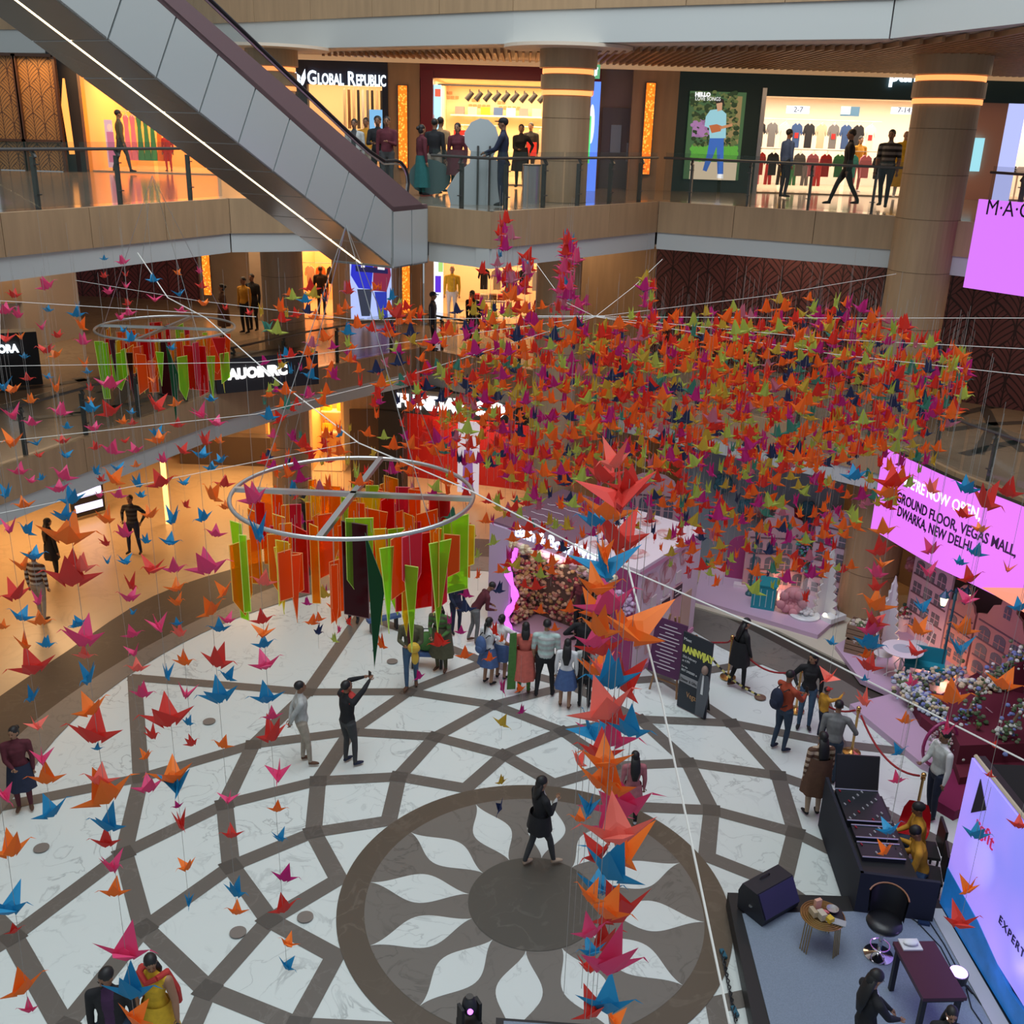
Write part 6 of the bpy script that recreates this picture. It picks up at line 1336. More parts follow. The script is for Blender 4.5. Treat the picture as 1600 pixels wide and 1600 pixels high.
held(m,'wrapped_parcel',MB().ell((-.1,.34,1.08),(.13,.09,.12),10,7).ell((-.12,.32,.85),(.08,.07,.16),10,7),mat('parcel',(.60,.38,.03),.5),'crumpled yellow parcel in the arms of the man in jeans','parcel')
person('woman in a long olive patterned kurta bending beside the green bag',g0(690,1046),160,1.62,'olive','olive','brown',0,'mid',fem=True,wide=1.2,lean=12,skirt=(1.1,.38,.2,.29),skirtc='olive',lh=(-.1,.3,.95),rh=(.12,.3,.95),head=(0,15),stripes='green')
q=G(668,1040,.03); t=thing('green_bag','large soft green bag on a low blue seat beside the patterned kurta','bag',(q.x,q.y,.42)); MB().ell((0,0,.2),(.30,.18,.22),14,9).build('bag_body',cm('green'),t,smooth=True); MB().tube([(-.1,0,.4),(-.08,0,.5),(.08,0,.5),(.1,0,.4)],.015,6).build('handle',M_black,t)
t=thing('bench','low blue bench under the green bag','bench',(q.x,q.y,.03)); MB().box(0,0,.34,.75,.35,.08).build('seat',cm('blue'),t); 
for sx in(-.3,.3): MB().box(sx,0,.15,.06,.3,.3).build('leg',M_black,t)
q=G(600,985,.03); t=thing('bench','slim blue bench behind the green acrylic spike','bench',(q.x,q.y,.03),.5); MB().box(0,0,.32,.8,.16,.07).build('seat',cm('blue'),t)
for sx in(-.3,.3): MB().box(sx,0,.14,.05,.14,.28).build('leg',M_black,t)
person('youth in navy standing left of the pink booth',g0(712,988),-150,1.42,'navy','navy','black',1,rh=(.1,.2,.9),head=(0,20))
person('man in a maroon top and grey trousers leaning by the lilac booth wall',g0(742,1003),-75,1.55,'maroon','grey','brown',1,lean=35,lh=(-.1,.42,.95),rh=(.12,.42,.9),lf=(-.1,-.15,0),head=(0,10))
m=person('girl in a white shirt and blue skirt stretching her arm to the booth',g0(762,1068),-40,1.52,'white','skin','black',0,'tail',fem=True,sleeve='half',bare=True,rh=(.45,.30,1.05),skirt=(.98,.52,.17,.27),skirtc='blue'); backpack(m,'blue','blue school backpack of the girl stretching her arm',1.12)
person('girl in white shirt and navy skirt behind the stretching girl',g0(782,1060),-30,1.48,'white','skin','black',0,'bun',fem=True,sleeve='half',bare=True,skirt=(.98,.55,.17,.25),skirtc='blue',rh=(.4,.35,1.1))
m=person('woman in a coral kurta with green trousers facing the booth',g0(818,1082),0,1.60,'coral','green','brown',1,'mid',fem=True,wide=1.1,skirt=(1.1,.36,.19,.25),skirtc='coral',sleeve='half')
held(m,'green_stole',MB().slab([(-.32,-.05,1.38),(-.18,-.07,1.42),(-.17,-.1,.15),(-.35,-.08,.12)],(0,-1,0),.03),cm('green'),'long green stole over the left shoulder of the coral kurta','stole')
person('man in a pale mint striped T-shirt and black trousers facing the booth',g0(850,1087),-5,1.72,'mint','black','black',0,wide=1.18,sleeve='half',stripes='ltgrey',lh=(-.26,.05,.78),lf=(-.16,0,0),rf=(.16,.04,0))
person('girl with long black hair, white top and denim blue skirt by the booth',g0(882,1103),-8,1.50,'white','skin','brown',0,'long',fem=True,bare=True,skirt=(.98,.50,.16,.26),skirtc='blue',rf=(.1,-.12,0))
m=person('woman in grey top and printed black leggings with a small backpack',g0(912,1104),-5,1.50,'ltgrey','black','black',0,'long',fem=True); backpack(m,'black','small black backpack beside the hanging crane column',1.1)
person('man in black facing the flower wall',g0(908,1068),-20,1.66,'black','black','black',1,lh=(-.3,.1,1.1))
person('woman in maroon and black posing inside the booth',tuple(bp(1.75,.55,.07)),130,1.6,'maroon','black','black',0,'long',fem=True,rh=(.26,.1,1.0))
person('man in black inside the booth beside the posing woman',tuple(bp(1.45,.35,.07)),60,1.7,'black','black','black',1)
person('person in black with a red sleeve half hidden by the acrylic mobile',g0(553,970),170,1.66,'black','black','black',1,rh=(.3,.05,.9),stripes=None,vest='maroon')
person('man in a dark grey shirt standing behind the acrylic mobile',g0(655,900),160,1.66,'dkgrey','dkjeans','black',1)
person('man in black leaning forward behind the acrylic mobile, left',g0(485,860),150,1.66,'black','black','black',1,lean=15,rh=(.2,.35,1.0))
person('woman in a long black coat walking past the brass stanchion',g0(1150,1074),-80,1.60,'black','black','brown',0,'long',fem=True,skirt=(1.2,.62,.2,.27),skirtc='black',lf=(-.1,-.14,0),rf=(.1,.12,0),rh=(.16,.2,.85),head=(0,10),lean=5)
m=person('man in a brick red hoodie and jeans taking a photo',g0(1218,1170),-62,1.66,'brick','dkjeans','navy',1,wide=1.12,lh=(-.06,.40,1.12),rh=(.08,.40,1.14),lf=(-.1,-.1,0),head=(0,22)); backpack(m,'navy','dark backpack on the man in the red hoodie',1.18); phone(m,(.02,.47,1.17),'phone in the hands of the man in the red hoodie')
person('smiling woman in a black jacket and blue jeans beside the rope',g0(1255,1136),165,1.64,'black','jeans','black',0,'long',fem=True,rh=(.24,.1,1.0),head=(-45,8))
m=person('small boy in a yellow jacket pointing to the right',g0(1281,1152),-70,1.10,'mustard','navy','black',0,'short',rh=(.12,.48,1.45),wide=1.05,vox=.012); cap(m,'red')
person('woman in a long striped shawl and beige trousers seen from behind',g0(1268,1272),8,1.62,'brown','beige','black',0,'long',fem=True,wide=1.1,skirt=(1.25,.5,.22,.27),skirtc='brown',stripes='beige')
person('person in a grey sweatshirt leaning on the technician booth',g0(1292,1222),-20,1.62,'grey','dkjeans','black',1,lean=10,rh=(.36,.28,.98),wide=1.1)
person('man in a pale grey waistcoat and dark trousers by the last stanchion',g0(1452,1276),100,1.70,'white','navy','black',1,wide=1.12,vest='ltgrey',rh=(.02,.34,1.12),rf=(.12,-.06,0),head=(0,8))
m1=person('seated man in mustard sweater and jeans looking at his phone',(6.45,12.95,-.28),75,1.68,'mustard','jeans','black',1,pel=.78,lean=14,lh=(-.08,.34,.98),rh=(.08,.34,1.0),lf=(-.12,.50,.32),rf=(.14,.42,.32),head=(0,30)); phone(m1,(.0,.42,1.02),'phone held by the seated man in mustard')
m2=person('second seated man in mustard with a dark cap, nearer the stage wall',(6.62,13.55,-.28),80,1.68,'mustard','dkjeans','black',1,pel=.78,lean=8,lh=(-.1,.34,.92),rh=(.1,.34,.92),lf=(-.12,.48,.32),rf=(.14,.45,.32),head=(0,20)); cap(m2,'black',False)
for (x,y,a) in((6.55,12.95,1.3),(6.72,13.53,1.4)):
    t=thing('black_chair','black chair under the seated man '+('nearer the booth' if x<6.65 else 'in the dark cap'),'chair',(x,y,.03),a); MB().box(0,0,.38,.42,.42,.05).build('seat',M_black,t); MB().box(0,-.22,.68,.42,.04,.45).build('backrest',M_black,t)
    for sx in(-1,1):
        for sy in(-1,1): MB().box(sx*.18,sy*.18,.18,.03,.03,.36).build('leg',M_black,t)
w2=person('woman in a black blazer working at the dark table on the stage',gz(1366,1532,1.52,.31),-78,1.64,'black','black','black',0,'long',fem=True,inner='white',lh=(-.08,.36,.98),rh=(.10,.36,1.0),head=(0,30))
person('dark haired person at the very bottom edge of the stage',gz(1484,1597,1.2,.31),170,1.40,'black','black','black',0,'long',fem=True,head=(0,10))
m=person('small child in green hat sitting on the burgundy block',tuple(G(1521,1168,.36)-Vector((0,0,.35))),165,.98,'maroon','jeans','black',1,'short',pel=.80,lean=5,lf=(-.12,.42,.45),rf=(.12,.42,.45),lh=(-.1,.3,.9),rh=(.12,.3,.9),vox=.012); cap(m,'green',False)
person('girl in a pink tunic seen behind the hanging crane column',g0(984,1288),5,1.42,'pink','black','white',0,'long',fem=True,skirt=(1.0,.62,.17,.22),skirtc='pink')
# lower gallery
def g1(x,y): q=G(x,y,4.72); return (q.x,q.y,4.72)
VX=.016
m=person('security guard in a dark uniform and cap on the lower gallery',g1(676,548),-95,1.70,'navy','black','black',1,vox=VX); cap(m,'navy')
person('man in black by the display tables of the lower gallery shop',g1(740,540),150,1.66,'black','black','black',1,vox=VX,lean=10)
person('man in a red shirt on the lower gallery, behind the cranes',g1(845,540),170,1.66,'red','black','black',1,vox=VX)
person('woman in brown at the rail left of the brown pillar, lower gallery',g1(352,528),120,1.60,'brown','brown','brown',0,'bun',fem=True,vox=VX,skirt=(1.1,.4,.19,.25),skirtc='brown')
person('man in a mustard shirt at the rail of the lower gallery',g1(385,520),150,1.70,'mustard','black','black',1,vox=VX)
person('tall man in black beside the mustard shirt, lower gallery',g1(398,516),160,1.74,'black','black','black',1,vox=VX)
person('shopper in black at the door of the orange lower gallery shop',g1(503,492),0,1.62,'black','black','black',1,vox=VX)
# upper gallery
def g2(x,y): q=G(x,y,9.42); return (q.x,q.y,9.42)
person('man in olive shirt walking in front of the orange shop',g2(193,270),-60,1.68,'olive','dkgrey','black',1,vox=VX,lf=(-.1,-.25,0),rf=(.1,.2,0))
person('child in red by the orange shop, upper gallery',g2(265,268),180,1.15,'red','red','black',1,vox=VX)
person('man in a white jacket behind the escalator handrails',g2(556,296),170,1.62,'ltgrey','black','black',1,vox=VX,inner='dkgrey')
person('man in a mustard top behind the escalator handrails',g2(574,292),170,1.66,'mustard','khaki','black',1,vox=VX)
person('man in black with folded arms left of the amber light',g2(592,297),175,1.70,'black','black','black',1,vox=VX,lh=(-.06,.25,1.1),rh=(.1,.25,1.1))
person('man in maroon and black drinking, right beside the amber light',g2(606,299),178,1.70,'maroon','dkgrey','black',1,vox=VX,lh=(-.06,.25,1.15))
person('woman in a green skirt at the left jamb of the red framed shop',g2(659,305),-60,1.54,'maroon','teal','black',0,'bun',fem=True,vox=VX,skirt=(.98,.2,.17,.25),skirtc='teal')
person('person with a black backpack entering the red framed shop',g2(679,303),-20,1.68,'black','khaki','black',1,vox=VX)
person('man in a tan shirt entering the red framed shop',g2(688,300),-25,1.72,'tan','dkgrey','black',1,vox=VX)
person('woman in a red kurta outside the red framed shop',g2(714,306),165,1.60,'maroon','black','black',0,'bun',fem=True,vox=VX,skirt=(1.1,.5,.2,.27),skirtc='maroon')
m=person('security guard in navy with a peaked cap before the red framed shop',g2(784,322),85,1.72,'navy','navy','black',1,vox=VX,wide=1.08,lh=(-.1,.35,1.05),rh=(.1,.35,1.0)); cap(m,'black')
person('woman in black with one hand on her hip inside the red framed shop',g2(812,293),175,1.62,'black','black','black',0,'bun',fem=True,vox=VX,skirt=(1.1,.45,.2,.26),skirtc='black',lh=(-.27,.02,.97),rh=(.05,.25,1.05))
person('shop assistant in black shirt deep inside the red framed shop',g2(827,284),160,1.68,'black','black','black',1,vox=VX)
person('man in grey blue shirt looking into the teal fronted shop',g2(1222,308),-70,1.70,'blue','navy','black',1,vox=VX)
person('man in black striding past the teal fronted shop',g2(1316,324),80,1.72,'black','black','black',1,vox=VX,lf=(-.1,.35,0),rf=(.1,-.35,.05))
person('girl in a yellow top and pink trousers inside the teal fronted shop',g2(1334,300),190,1.58,'mustard','pink','white',0,'tail',fem=True,vox=VX)
person('man in a dark striped T-shirt walking beside the big timber column',g2(1377,325),150,1.74,'black','dkjeans','black',1,vox=VX,stripes='grey',sleeve='half',lf=(-.12,.2,0),rf=(.1,-.25,0),wide=1.1)
m=person('mannequin in a bright yellow jacket in the lower gallery shop window',g1(706,500),178,1.80,'yellow','white','white',2,'bald',vox=VX,name='mannequin',cat='mannequin')
m=person('mannequin in a long lime dress beside the big timber column',(onY(1418,200,30.4).x,30.4,9.42),180,1.75,'yellow','white','white',2,'bald',fem=True,vox=VX,skirt=(1.1,.3,.18,.3),skirtc='yellow',name='mannequin',cat='mannequin')
# things standing on the upper gallery
q=G(850,318,9.4); t=thing('litter_bin','brushed steel cylindrical litter bin beside the timber column, upper gallery','bin',(q.x-.3,q.y-.05,9.4)); MB().cyl(0,0,0,.8,.2,24).build('body',M_steel,t); MB().cyl(0,0,.8,.83,.21,24).build('rim',M_metal,t)
q=G(748,322,9.4); t=thing('cutout_board','blank pale cutout board with a rounded top, seen from behind','board',(q.x,q.y+.35,9.4),.15)
pr=[(-.62,0),(.50,0),(.52,.35),(.42,.85),(.28,1.0),(.36,1.15),(.40,1.35),(.32,1.58),(.16,1.72),(-.02,1.74),(-.2,1.66),(-.34,1.45),(-.33,1.25),(-.2,1.08),(-.22,.85),(-.5,.62),(-.7,.3)]
MB().slab([(x,0,z) for x,z in pr],(0,1,0),.03).build('board',mat('board_pale',(.42,.47,.48),.6),t); MB().box(-.05,-.03,.6,.04,.04,1.2).box(.2,-.03,.6,.04,.04,1.2).build('strut',M_metal,t)
q=G(690,310,9.4); t=thing('cutout_board','dark rounded board lying by the escalator newel','board',(q.x-.35,q.y+.9,9.4)); MB().slab([(.5*math.cos(2*PI*k/16),0,.42+.4*math.sin(2*PI*k/16)) for k in range(16)],(0,1,0),.03).build('board',mat('board_teal',(.06,.11,.11),.5),t)
# ---------------- acrylic mobiles ----------------
AC={'orange':(1,.20,.01),'amber':(1,.42,.01),'yellow':(.92,.70,.03),'lime':(.50,.88,.06),'red':(.72,.015,.012),'green':(.01,.13,.04),'maroon':(.10,.005,.01),'pink':(.75,.06,.12)}
def thin(name,col,clear=0.0,trans=.4,gloss=.12):
    # thin sheet: part of the light is scattered through it, part passes tinted
    if name in MATS: return MATS[name]
    m=bpy.data.materials.new(name); m.use_nodes=True; nt=m.node_tree; L=nt.links.new; pb=nt.nodes['Principled BSDF']; out=nt.nodes['Material Output']
    pb.inputs['Base Color'].default_value=(*col,1); pb.inputs['Roughness'].default_value=gloss
    tl=nn(nt,'ShaderNodeBsdfTranslucent'); tl.inputs[0].default_value=(*col,1); mx=nn(nt,'ShaderNodeMixShader'); mx.inputs[0].default_value=trans
    L(pb.outputs[0],mx.inputs[1]); L(tl.outputs[0],mx.inputs[2]); last=mx
    if clear>0:
        tp=nn(nt,'ShaderNodeBsdfTransparent'); tp.inputs[0].default_value=tuple(min(1,c*1.15+.02) for c in col)+(1,)
        m2=nn(nt,'ShaderNodeMixShader'); m2.inputs[0].default_value=clear; L(mx.outputs[0],m2.inputs[1]); L(tp.outputs[0],m2.inputs[2]); last=m2
    L(last.outputs[0],out.inputs[0]); MATS[name]=m; return m
def acm(n): return [thin('acrylic_'+n,AC[n],.15 if n in('green','maroon') else (.62 if n in('lime','yellow','amber') else .45),.55,.1),mat('acrylic_edge_'+n,tuple(min(1,c*1.3+.12) for c in AC[n]),.3)]  # second material: edge glow put in as a lighter opaque colour
def mobile(ctr,Rr,label,n,seed,tall=1.0):
    rnd=random.Random(seed); t=thing('acrylic_mobile',label,'mobile',tuple(ctr))
    MB().tube([(Rr*math.cos(2*PI*k/64),Rr*math.sin(2*PI*k/64),0) for k in range(64)],.022,8,closed=True).build('ring',M_steel,t,smooth=True)
    for a in(-.03,PI/2-.10): MB().box(0,0,0,Rr*2,.06,.045,rz=a).build('crossbar',M_steel,t)
    w_=MB()
    for k in range(4): a=PI/4+k*PI/2; w_.tube([(Rr*math.cos(a),Rr*math.sin(a),0),(0,0,2.6)],.004,4)
    w_.build('suspension_wires',M_steel,t)
    names=['orange']*34+['amber']*22+['yellow']*14+['lime']*12+['red']*9+['green']*3+['maroon']*2+['pink']*8
    for i in range(n):
        r=Rr*.96*math.sqrt(rnd.uniform(.02,1)); a=rnd.uniform(0,2*PI); x,y=r*math.cos(a),r*math.sin(a)
        wd=rnd.uniform(.035,.09) if rnd.random()<.8 else rnd.uniform(.10,.15); L=rnd.uniform(.45,.95)*tall; zt=-rnd.uniform(.08,.42)-.30*max(0,.6-r/Rr)*0; c=rnd.choice(names)
        k=rnd.random()
        if k<.5: pl=[(-wd,0),(wd,-rnd.uniform(-.08,.08)),(wd,-L+rnd.uniform(0,.12)),(-wd,-L)]
        elif k<.75: pl=[(-wd,0),(wd,.03),(wd*.9,-L*.7),(wd*.1,-L),(-wd,-L*.75)]
        else: pl=[(-wd,0),(wd,0),(rnd.uniform(-.5,.5)*wd,-L*1.15)]
        if i>3 and c=='green': c='lime' if i%2 else 'amber'
        if i==0: c='green'; pl=[(-.06,.0),(.12,-.55),(.0,-1.45)]; x,y=.28,-Rr*.6; zt=-.12
        if i==1: c='red'; pl=[(-.20,0),(.20,0),(.20,-.80),(-.20,-.78)]; x,y=.66,-Rr*.45; zt=-.20
        if i==2: c='maroon'; pl=[(-.14,0),(.14,0),(.14,-1.0),(-.14,-1.0)]; x,y=.08,-Rr*.4; zt=-.12
        if i==3: c='lime'; pl=[(-.08,0),(.08,0),(.10,-1.05),(-.02,-1.05)]; x,y=-Rr*.93,-.3; zt=-.22
        an=rnd.uniform(-.7,.7); dx,dy=math.cos(an),math.sin(an); nx,ny=-dy,dx; b=MB(); th=.006; N=len(pl)
        f=[(x+p*dx,y+p*dy,zt+q) for p,q in pl]; g_=[(v[0]+nx*th,v[1]+ny*th,v[2]) for v in f]; b.add(f+g_,[tuple(range(N)),tuple(range(N,2*N))[::-1]],0)
        b.f+=[(j,(j+1)%N,N+(j+1)%N,N+j) for j in range(N)]; b.m+=[1]*N
        # lighter rim colour painted in to imitate the acrylic's edge glow
        for j in range(N): 
            p,q=Vector(f[j]),Vector(f[(j+1)%N]); o=Vector((nx,ny,0))*-.001; ins=(Vector(f[(j+2)%N])-q).normalized()*.007; b.add([p+o,q+o,q+o+ins,p+o+ins],[(0,1,2,3)],1)
        sh=b.build('acrylic_piece',acm(c),t,fix=False); 
        MB().tube([(x,y,zt),(x*.98,y*.98,0)],.0025,3).build('wire',M_steel,sh)
C1=atdepth(552,772,10.3); C2=atdepth(259,512,18.5)
mobile(C1,1.2,'big near ring mobile of orange, yellow, lime and dark green acrylic pieces',88,3)
mobile(C2,1.2,'smaller looking far ring mobile of acrylic strips by the lower gallery rail',62,8,.95)
# ---------------- paper cranes ----------------
PC={'p':('pink',(.80,.07,.22)),'r':('red',(.74,.05,.035)),'o':('orange',(.92,.22,.02)),'b':('blue',(.012,.28,.54)),'c':('coral',(.92,.19,.14)),'O':('vivid orange',(.95,.17,.008)),'R':('scarlet',(.80,.03,.012)),'m':('magenta',(.60,.01,.22)),'g':('lime green',(.52,.58,.09)),'y':('olive yellow',(.66,.44,.04)),'n':('navy',(.018,.035,.12)),'t':('sea green',(.06,.28,.20)),'k':('rose pink',(.62,.17,.25))}
def pm(k): return thin('paper_'+PC[k][0].replace(' ','_'),PC[k][1],0,.3,.6)
def crane_geo(dih,neck=.45,sw=0.0,fat=1.0):
    v=[];f=[]
    def A(p): v.append(p); return len(v)-1
    T=A((0,0,.26));Fv=A((0,.30,.02));B=A((0,-.30,.02));K=A((0,0,-.26));L=A((-.13*fat,0,.0));R=A((.13*fat,0,.0))
    f+=[(T,L,Fv),(T,Fv,R),(T,R,B),(T,B,L),(K,Fv,L),(K,R,Fv),(K,B,R),(K,L,B)]
    for s in(-1,1):
        a=A((s*.03,.42,-.02));b=A((s*.03,-.42,-.02));m=A((s*.12*fat,sw*.3,-.2));tip=A((s*dih*1.05,sw,1.12-.55*dih)); c=A((s*(.02+.25*dih),sw*.5,.20))
        f+=[(a,c,tip),(c,b,tip),(a,tip,m),(b,m,tip),(a,b,c)]
    n1=A((-.09,.26,-.08));n2=A((.09,.26,-.08));n3=A((0,.10,.13));n4=A((0,.20,-.28));nt=A((0,.86,neck)); f+=[(n1,n3,nt),(n3,n2,nt),(n1,nt,n4),(n2,n4,nt)]
    h1=A((-.03,.84,neck-.03));h2=A((.03,.84,neck-.03));h3=A((0,1.12,neck-.17)); f+=[(nt,h1,h3),(nt,h3,h2),(h1,h2,h3)]
    n1=A((-.08,-.26,-.08));n2=A((.08,-.26,-.08));n3=A((0,-.10,.11));n4=A((0,-.20,-.26));nt=A((0,-1.0,neck*.75)); f+=[(n1,nt,n3),(n3,nt,n2),(n1,n4,nt),(n2,nt,n4)]
    return v,f
VAR=[crane_geo(.35,.32),crane_geo(.62,.40,.08),crane_geo(.9,.5,-.05),crane_geo(.5,.22,-.12),crane_geo(.17,.06,0,1.5),crane_geo(.22,.22,.05,1.6)]
CM={}
def crane_mesh(k,vi):
    if (k,vi) not in CM:
        me=bpy.data.meshes.new('paper_crane'); me.from_pydata(VAR[vi][0],[],VAR[vi][1]); me.materials.append(pm(k)); CM[(k,vi)]=me
    return CM[(k,vi)]
NUM=['','','two','three','four','five','six','seven','eight','nine','ten','eleven','twelve','thirteen','fourteen','fifteen','sixteen','seventeen','eighteen','nineteen','twenty']
ORD_=['highest','second highest','third highest','fourth highest','fifth highest','sixth highest','seventh highest','eighth highest','ninth highest','tenth highest']+['%dth highest'%i for i in range(11,40)]
REG=[(0,380,135,500,'beside the pale pier, far left'),(135,380,310,480,'before the burgundy wall at left'),(310,380,400,500,'near the left amber slot'),(0,500,150,600,'below the pale pier'),(150,480,400,640,'around the far mobile'),(0,600,110,700,'before the far left rail'),(110,600,215,700,'under the far mobile, left side'),(215,640,400,720,'under the far mobile, right side'),(0,700,130,800,'over the white slab edge, far left'),(130,690,235,800,'left of the person in grey stripes'),(235,690,360,800,'left of the near ring'),(360,700,430,870,'at the left rim of the near ring'),(0,800,100,960,'over the amber floor, far left'),(100,800,180,960,'by the checked shirt man'),(180,800,300,960,'over the amber floor, middle'),(300,800,380,960,'left of the lime acrylic strips'),(0,960,100,1100,'over the dark floor band, far left'),(100,960,230,1100,'over the inner edge of the dark band'),(230,960,390,1100,'over the upper left band corner'),(390,870,470,1180,'left of the near mobile pieces'),(0,1100,110,1290,'around the woman in burgundy'),(110,1100,220,1290,'right of the woman in burgundy'),(220,1100,330,1290,'over the white marble, left of centre'),(330,1100,400,1290,'beside the grey shirt man'),(390,1180,520,1360,'below the grey shirt man'),(390,1360,520,1600,'left of the medallion, low'),(0,1290,120,1440,'at the left edge, low'),(120,1290,230,1470,'above the bottom left couple'),(230,1290,400,1470,'over the lower band crossing'),(0,1440,130,1600,'in the bottom left corner'),(130,1470,330,1600,'in front of the bottom left couple'),
(400,380,640,800,'in the sparse cloud'),(880,690,1020,830,'at the head of the hanging column'),(880,830,1020,960,'in the column beside the booth roof'),(880,960,1020,1090,'in the column beside the booth side'),(880,1090,1020,1200,'in the column beside the easel legs'),(880,1200,1020,1330,'in the column at the medallion rim'),(880,1330,1020,1460,'in the column over the right petals'),(880,1460,1020,1600,'in the lowest part of the column'),
(1300,690,1425,850,'at the left end of the curved screen'),(1300,850,1425,1000,'before the big column and white fir'),(1280,1000,1425,1240,'over the rope and lilac platform'),(1425,690,1600,880,'in front of the curved screen'),(1425,880,1600,1010,'before the salmon houses'),(1425,1010,1600,1200,'over the burgundy steps'),(1280,1200,1450,1400,'over the technician booth'),(1450,1200,1600,1600,'in front of the stage wall')]
rest_regions=[(600,300,830,520,'at the top left of the dense cloud'),(830,300,960,520,'in the tall spire of the dense cloud'),(960,300,1400,520,'at the top of the dense cloud'),(1400,380,1600,700,'at the right end of the dense cloud'),(400,800,880,1300,'hanging low left of the booth sign'),(1000,740,1330,1000,'below the dense cloud, right half'),(600,520,900,800,'in the left of the dense cloud'),(900,520,1150,800,'in the middle of the dense cloud'),(1150,520,1400,800,'in the right of the dense cloud')]
def region(px,py):
    for R_ in REG+rest_regions:
        if R_[0]<=px<R_[2] and R_[1]<=py<R_[3]: return R_[4]
    return 'in the hanging installation'
CR=[]  # px,py,colour,location,scale,object
rc=random.Random(11)
def put(px,py,k,loc,u,vi=None,yaw=None,tilt=None):
    vi=rc.choice([0,1,2,3,0,1]) if vi is None else vi
    if yaw is None: yaw=rc.choice([PI/2,-PI/2])+rc.gauss(0,.75)
    o=bpy.data.objects.new('paper_crane',crane_mesh(k,vi)); o.location=loc; o.scale=(u,u,u); o.rotation_euler=(rc.gauss(0,.2) if tilt is None else tilt,rc.gauss(0,.12),yaw); COL.objects.link(o)
    o['category']='paper crane'; CR.append((px,py,k,o)); return o
if 1: M_thr=mat('thread',(.33,.31,.29),.6)
def thread(p,q,label,r=.0016,nm='hanging_string',grp='hanging strings'): tag(MB().tube([p,q],r,4).build(nm,M_thr,loc=tuple(q),world=True,fix=False),label,'string',grp)
def strand(items,D,desc):
    pts=[]
    for it in items:
        px,py,k,sz=it; loc=atD(px,py,D); dep=(loc.y*cp-(loc.z-CZ)*sp); put(px,py,k,loc,sz*dep/1608/1.5); pts.append(loc)
    pts.sort(key=lambda p:-p.z); thread(pts[0]+Vector((0,0,.9)),pts[-1],'thin vertical string of cranes '+desc)
strand([(15,827,'p',36),(24,930,'r',50),(38,1008,'o',40),(52,1045,'r',60),(50,1090,'b',36),(57,1135,'c',32),(66,1187,'p',42),(73,1218,'o',48),(80,1270,'b',50)],7.6,'above the woman in burgundy')
strand([(92,765,'p',30),(100,745,'p',34),(105,840,'o',72),(100,808,'b',40),(112,905,'r',75),(127,888,'c',40),(130,1000,'p',68),(132,1025,'c',30),(138,1060,'b',50),(142,1110,'o',52),(147,1150,'r',75),(152,1170,'b',16),(157,1220,'c',45),(165,1245,'o',80),(168,1290,'b',60),(165,1318,'r',42),(175,1355,'p',48),(178,1395,'o',40),(196,1490,'p',78),(205,1550,'b',75),(210,1592,'o',52)],5.6,'dropping to the bottom left couple')
strand([(42,830,'b',30),(53,870,'b',32),(35,885,'o',40),(63,972,'o',32),(60,940,'p',34),(33,965,'b',34),(4,980,'o',22),(72,1008,'b',26),(125,975,'b',26),(118,978,'b',18)],8.4,'over the checked shirt man')
strand([(165,812,'o',40),(166,850,'r',25),(168,878,'b',20),(195,835,'p',34),(195,878,'b',26),(205,915,'r',38),(202,935,'p',34),(208,958,'b',16),(207,992,'p',28),(210,1020,'p',30),(215,1045,'c',30),(223,1085,'p',34),(228,1182,'o',26),(232,1232,'p',42),(238,1150,'r',34)],8.2,'left of the upper band corner')
strand([(235,805,'o',30),(228,846,'b',22),(238,890,'r',42),(248,980,'p',42),(262,1055,'b',38),(262,1125,'r',72),(268,1215,'o',58),(277,1228,'b',58),(278,1260,'m',16),(283,1288,'r',46),(292,1355,'o',32),(295,1410,'b',30)],6.9,'over the band corner at left')
strand([(270,812,'b',42),(265,848,'b',28),(272,890,'p',32),(275,920,'o',30),(276,942,'o',30),(277,975,'b',18),(281,990,'c',32),(288,1035,'o',34),(291,1085,'p',38),(294,1130,'b',22),(300,1162,'r',26)],8.3,'left of the lime acrylic pieces')
strand([(318,810,'b',30),(337,835,'p',28),(325,888,'p',58),(350,925,'o',38),(330,955,'o',42),(343,983,'b',30),(355,970,'p',26),(340,1035,'r',52),(356,1058,'b',32),(343,1090,'b',58),(348,1165,'o',28),(357,1250,'p',30),(362,1305,'r',30),(368,1395,'b',42),(370,1425,'o',30)],6.8,'beside the man in the grey shirt')
strand([(397,780,'p',48),(404,835,'b',62),(412,910,'c',34),(410,970,'r',32),(412,990,'o',34),(412,1008,'b',30),(415,1040,'p',42),(417,1092,'b',46),(425,1120,'p',28),(425,1150,'r',56),(435,1212,'p',48),(433,1265,'o',26),(437,1310,'b',30),(445,1372,'m',36),(443,1420,'r',42),(450,1475,'o',28),(448,1510,'b',30)],6.6,'from the near ring down past the grey shirt man')
strand([(8,1245,'p',40),(18,1330,'o',58),(15,1420,'b',62),(22,1455,'r',24),(35,1545,'o',60),(45,1578,'p',30)],5.4,'at the far left edge')
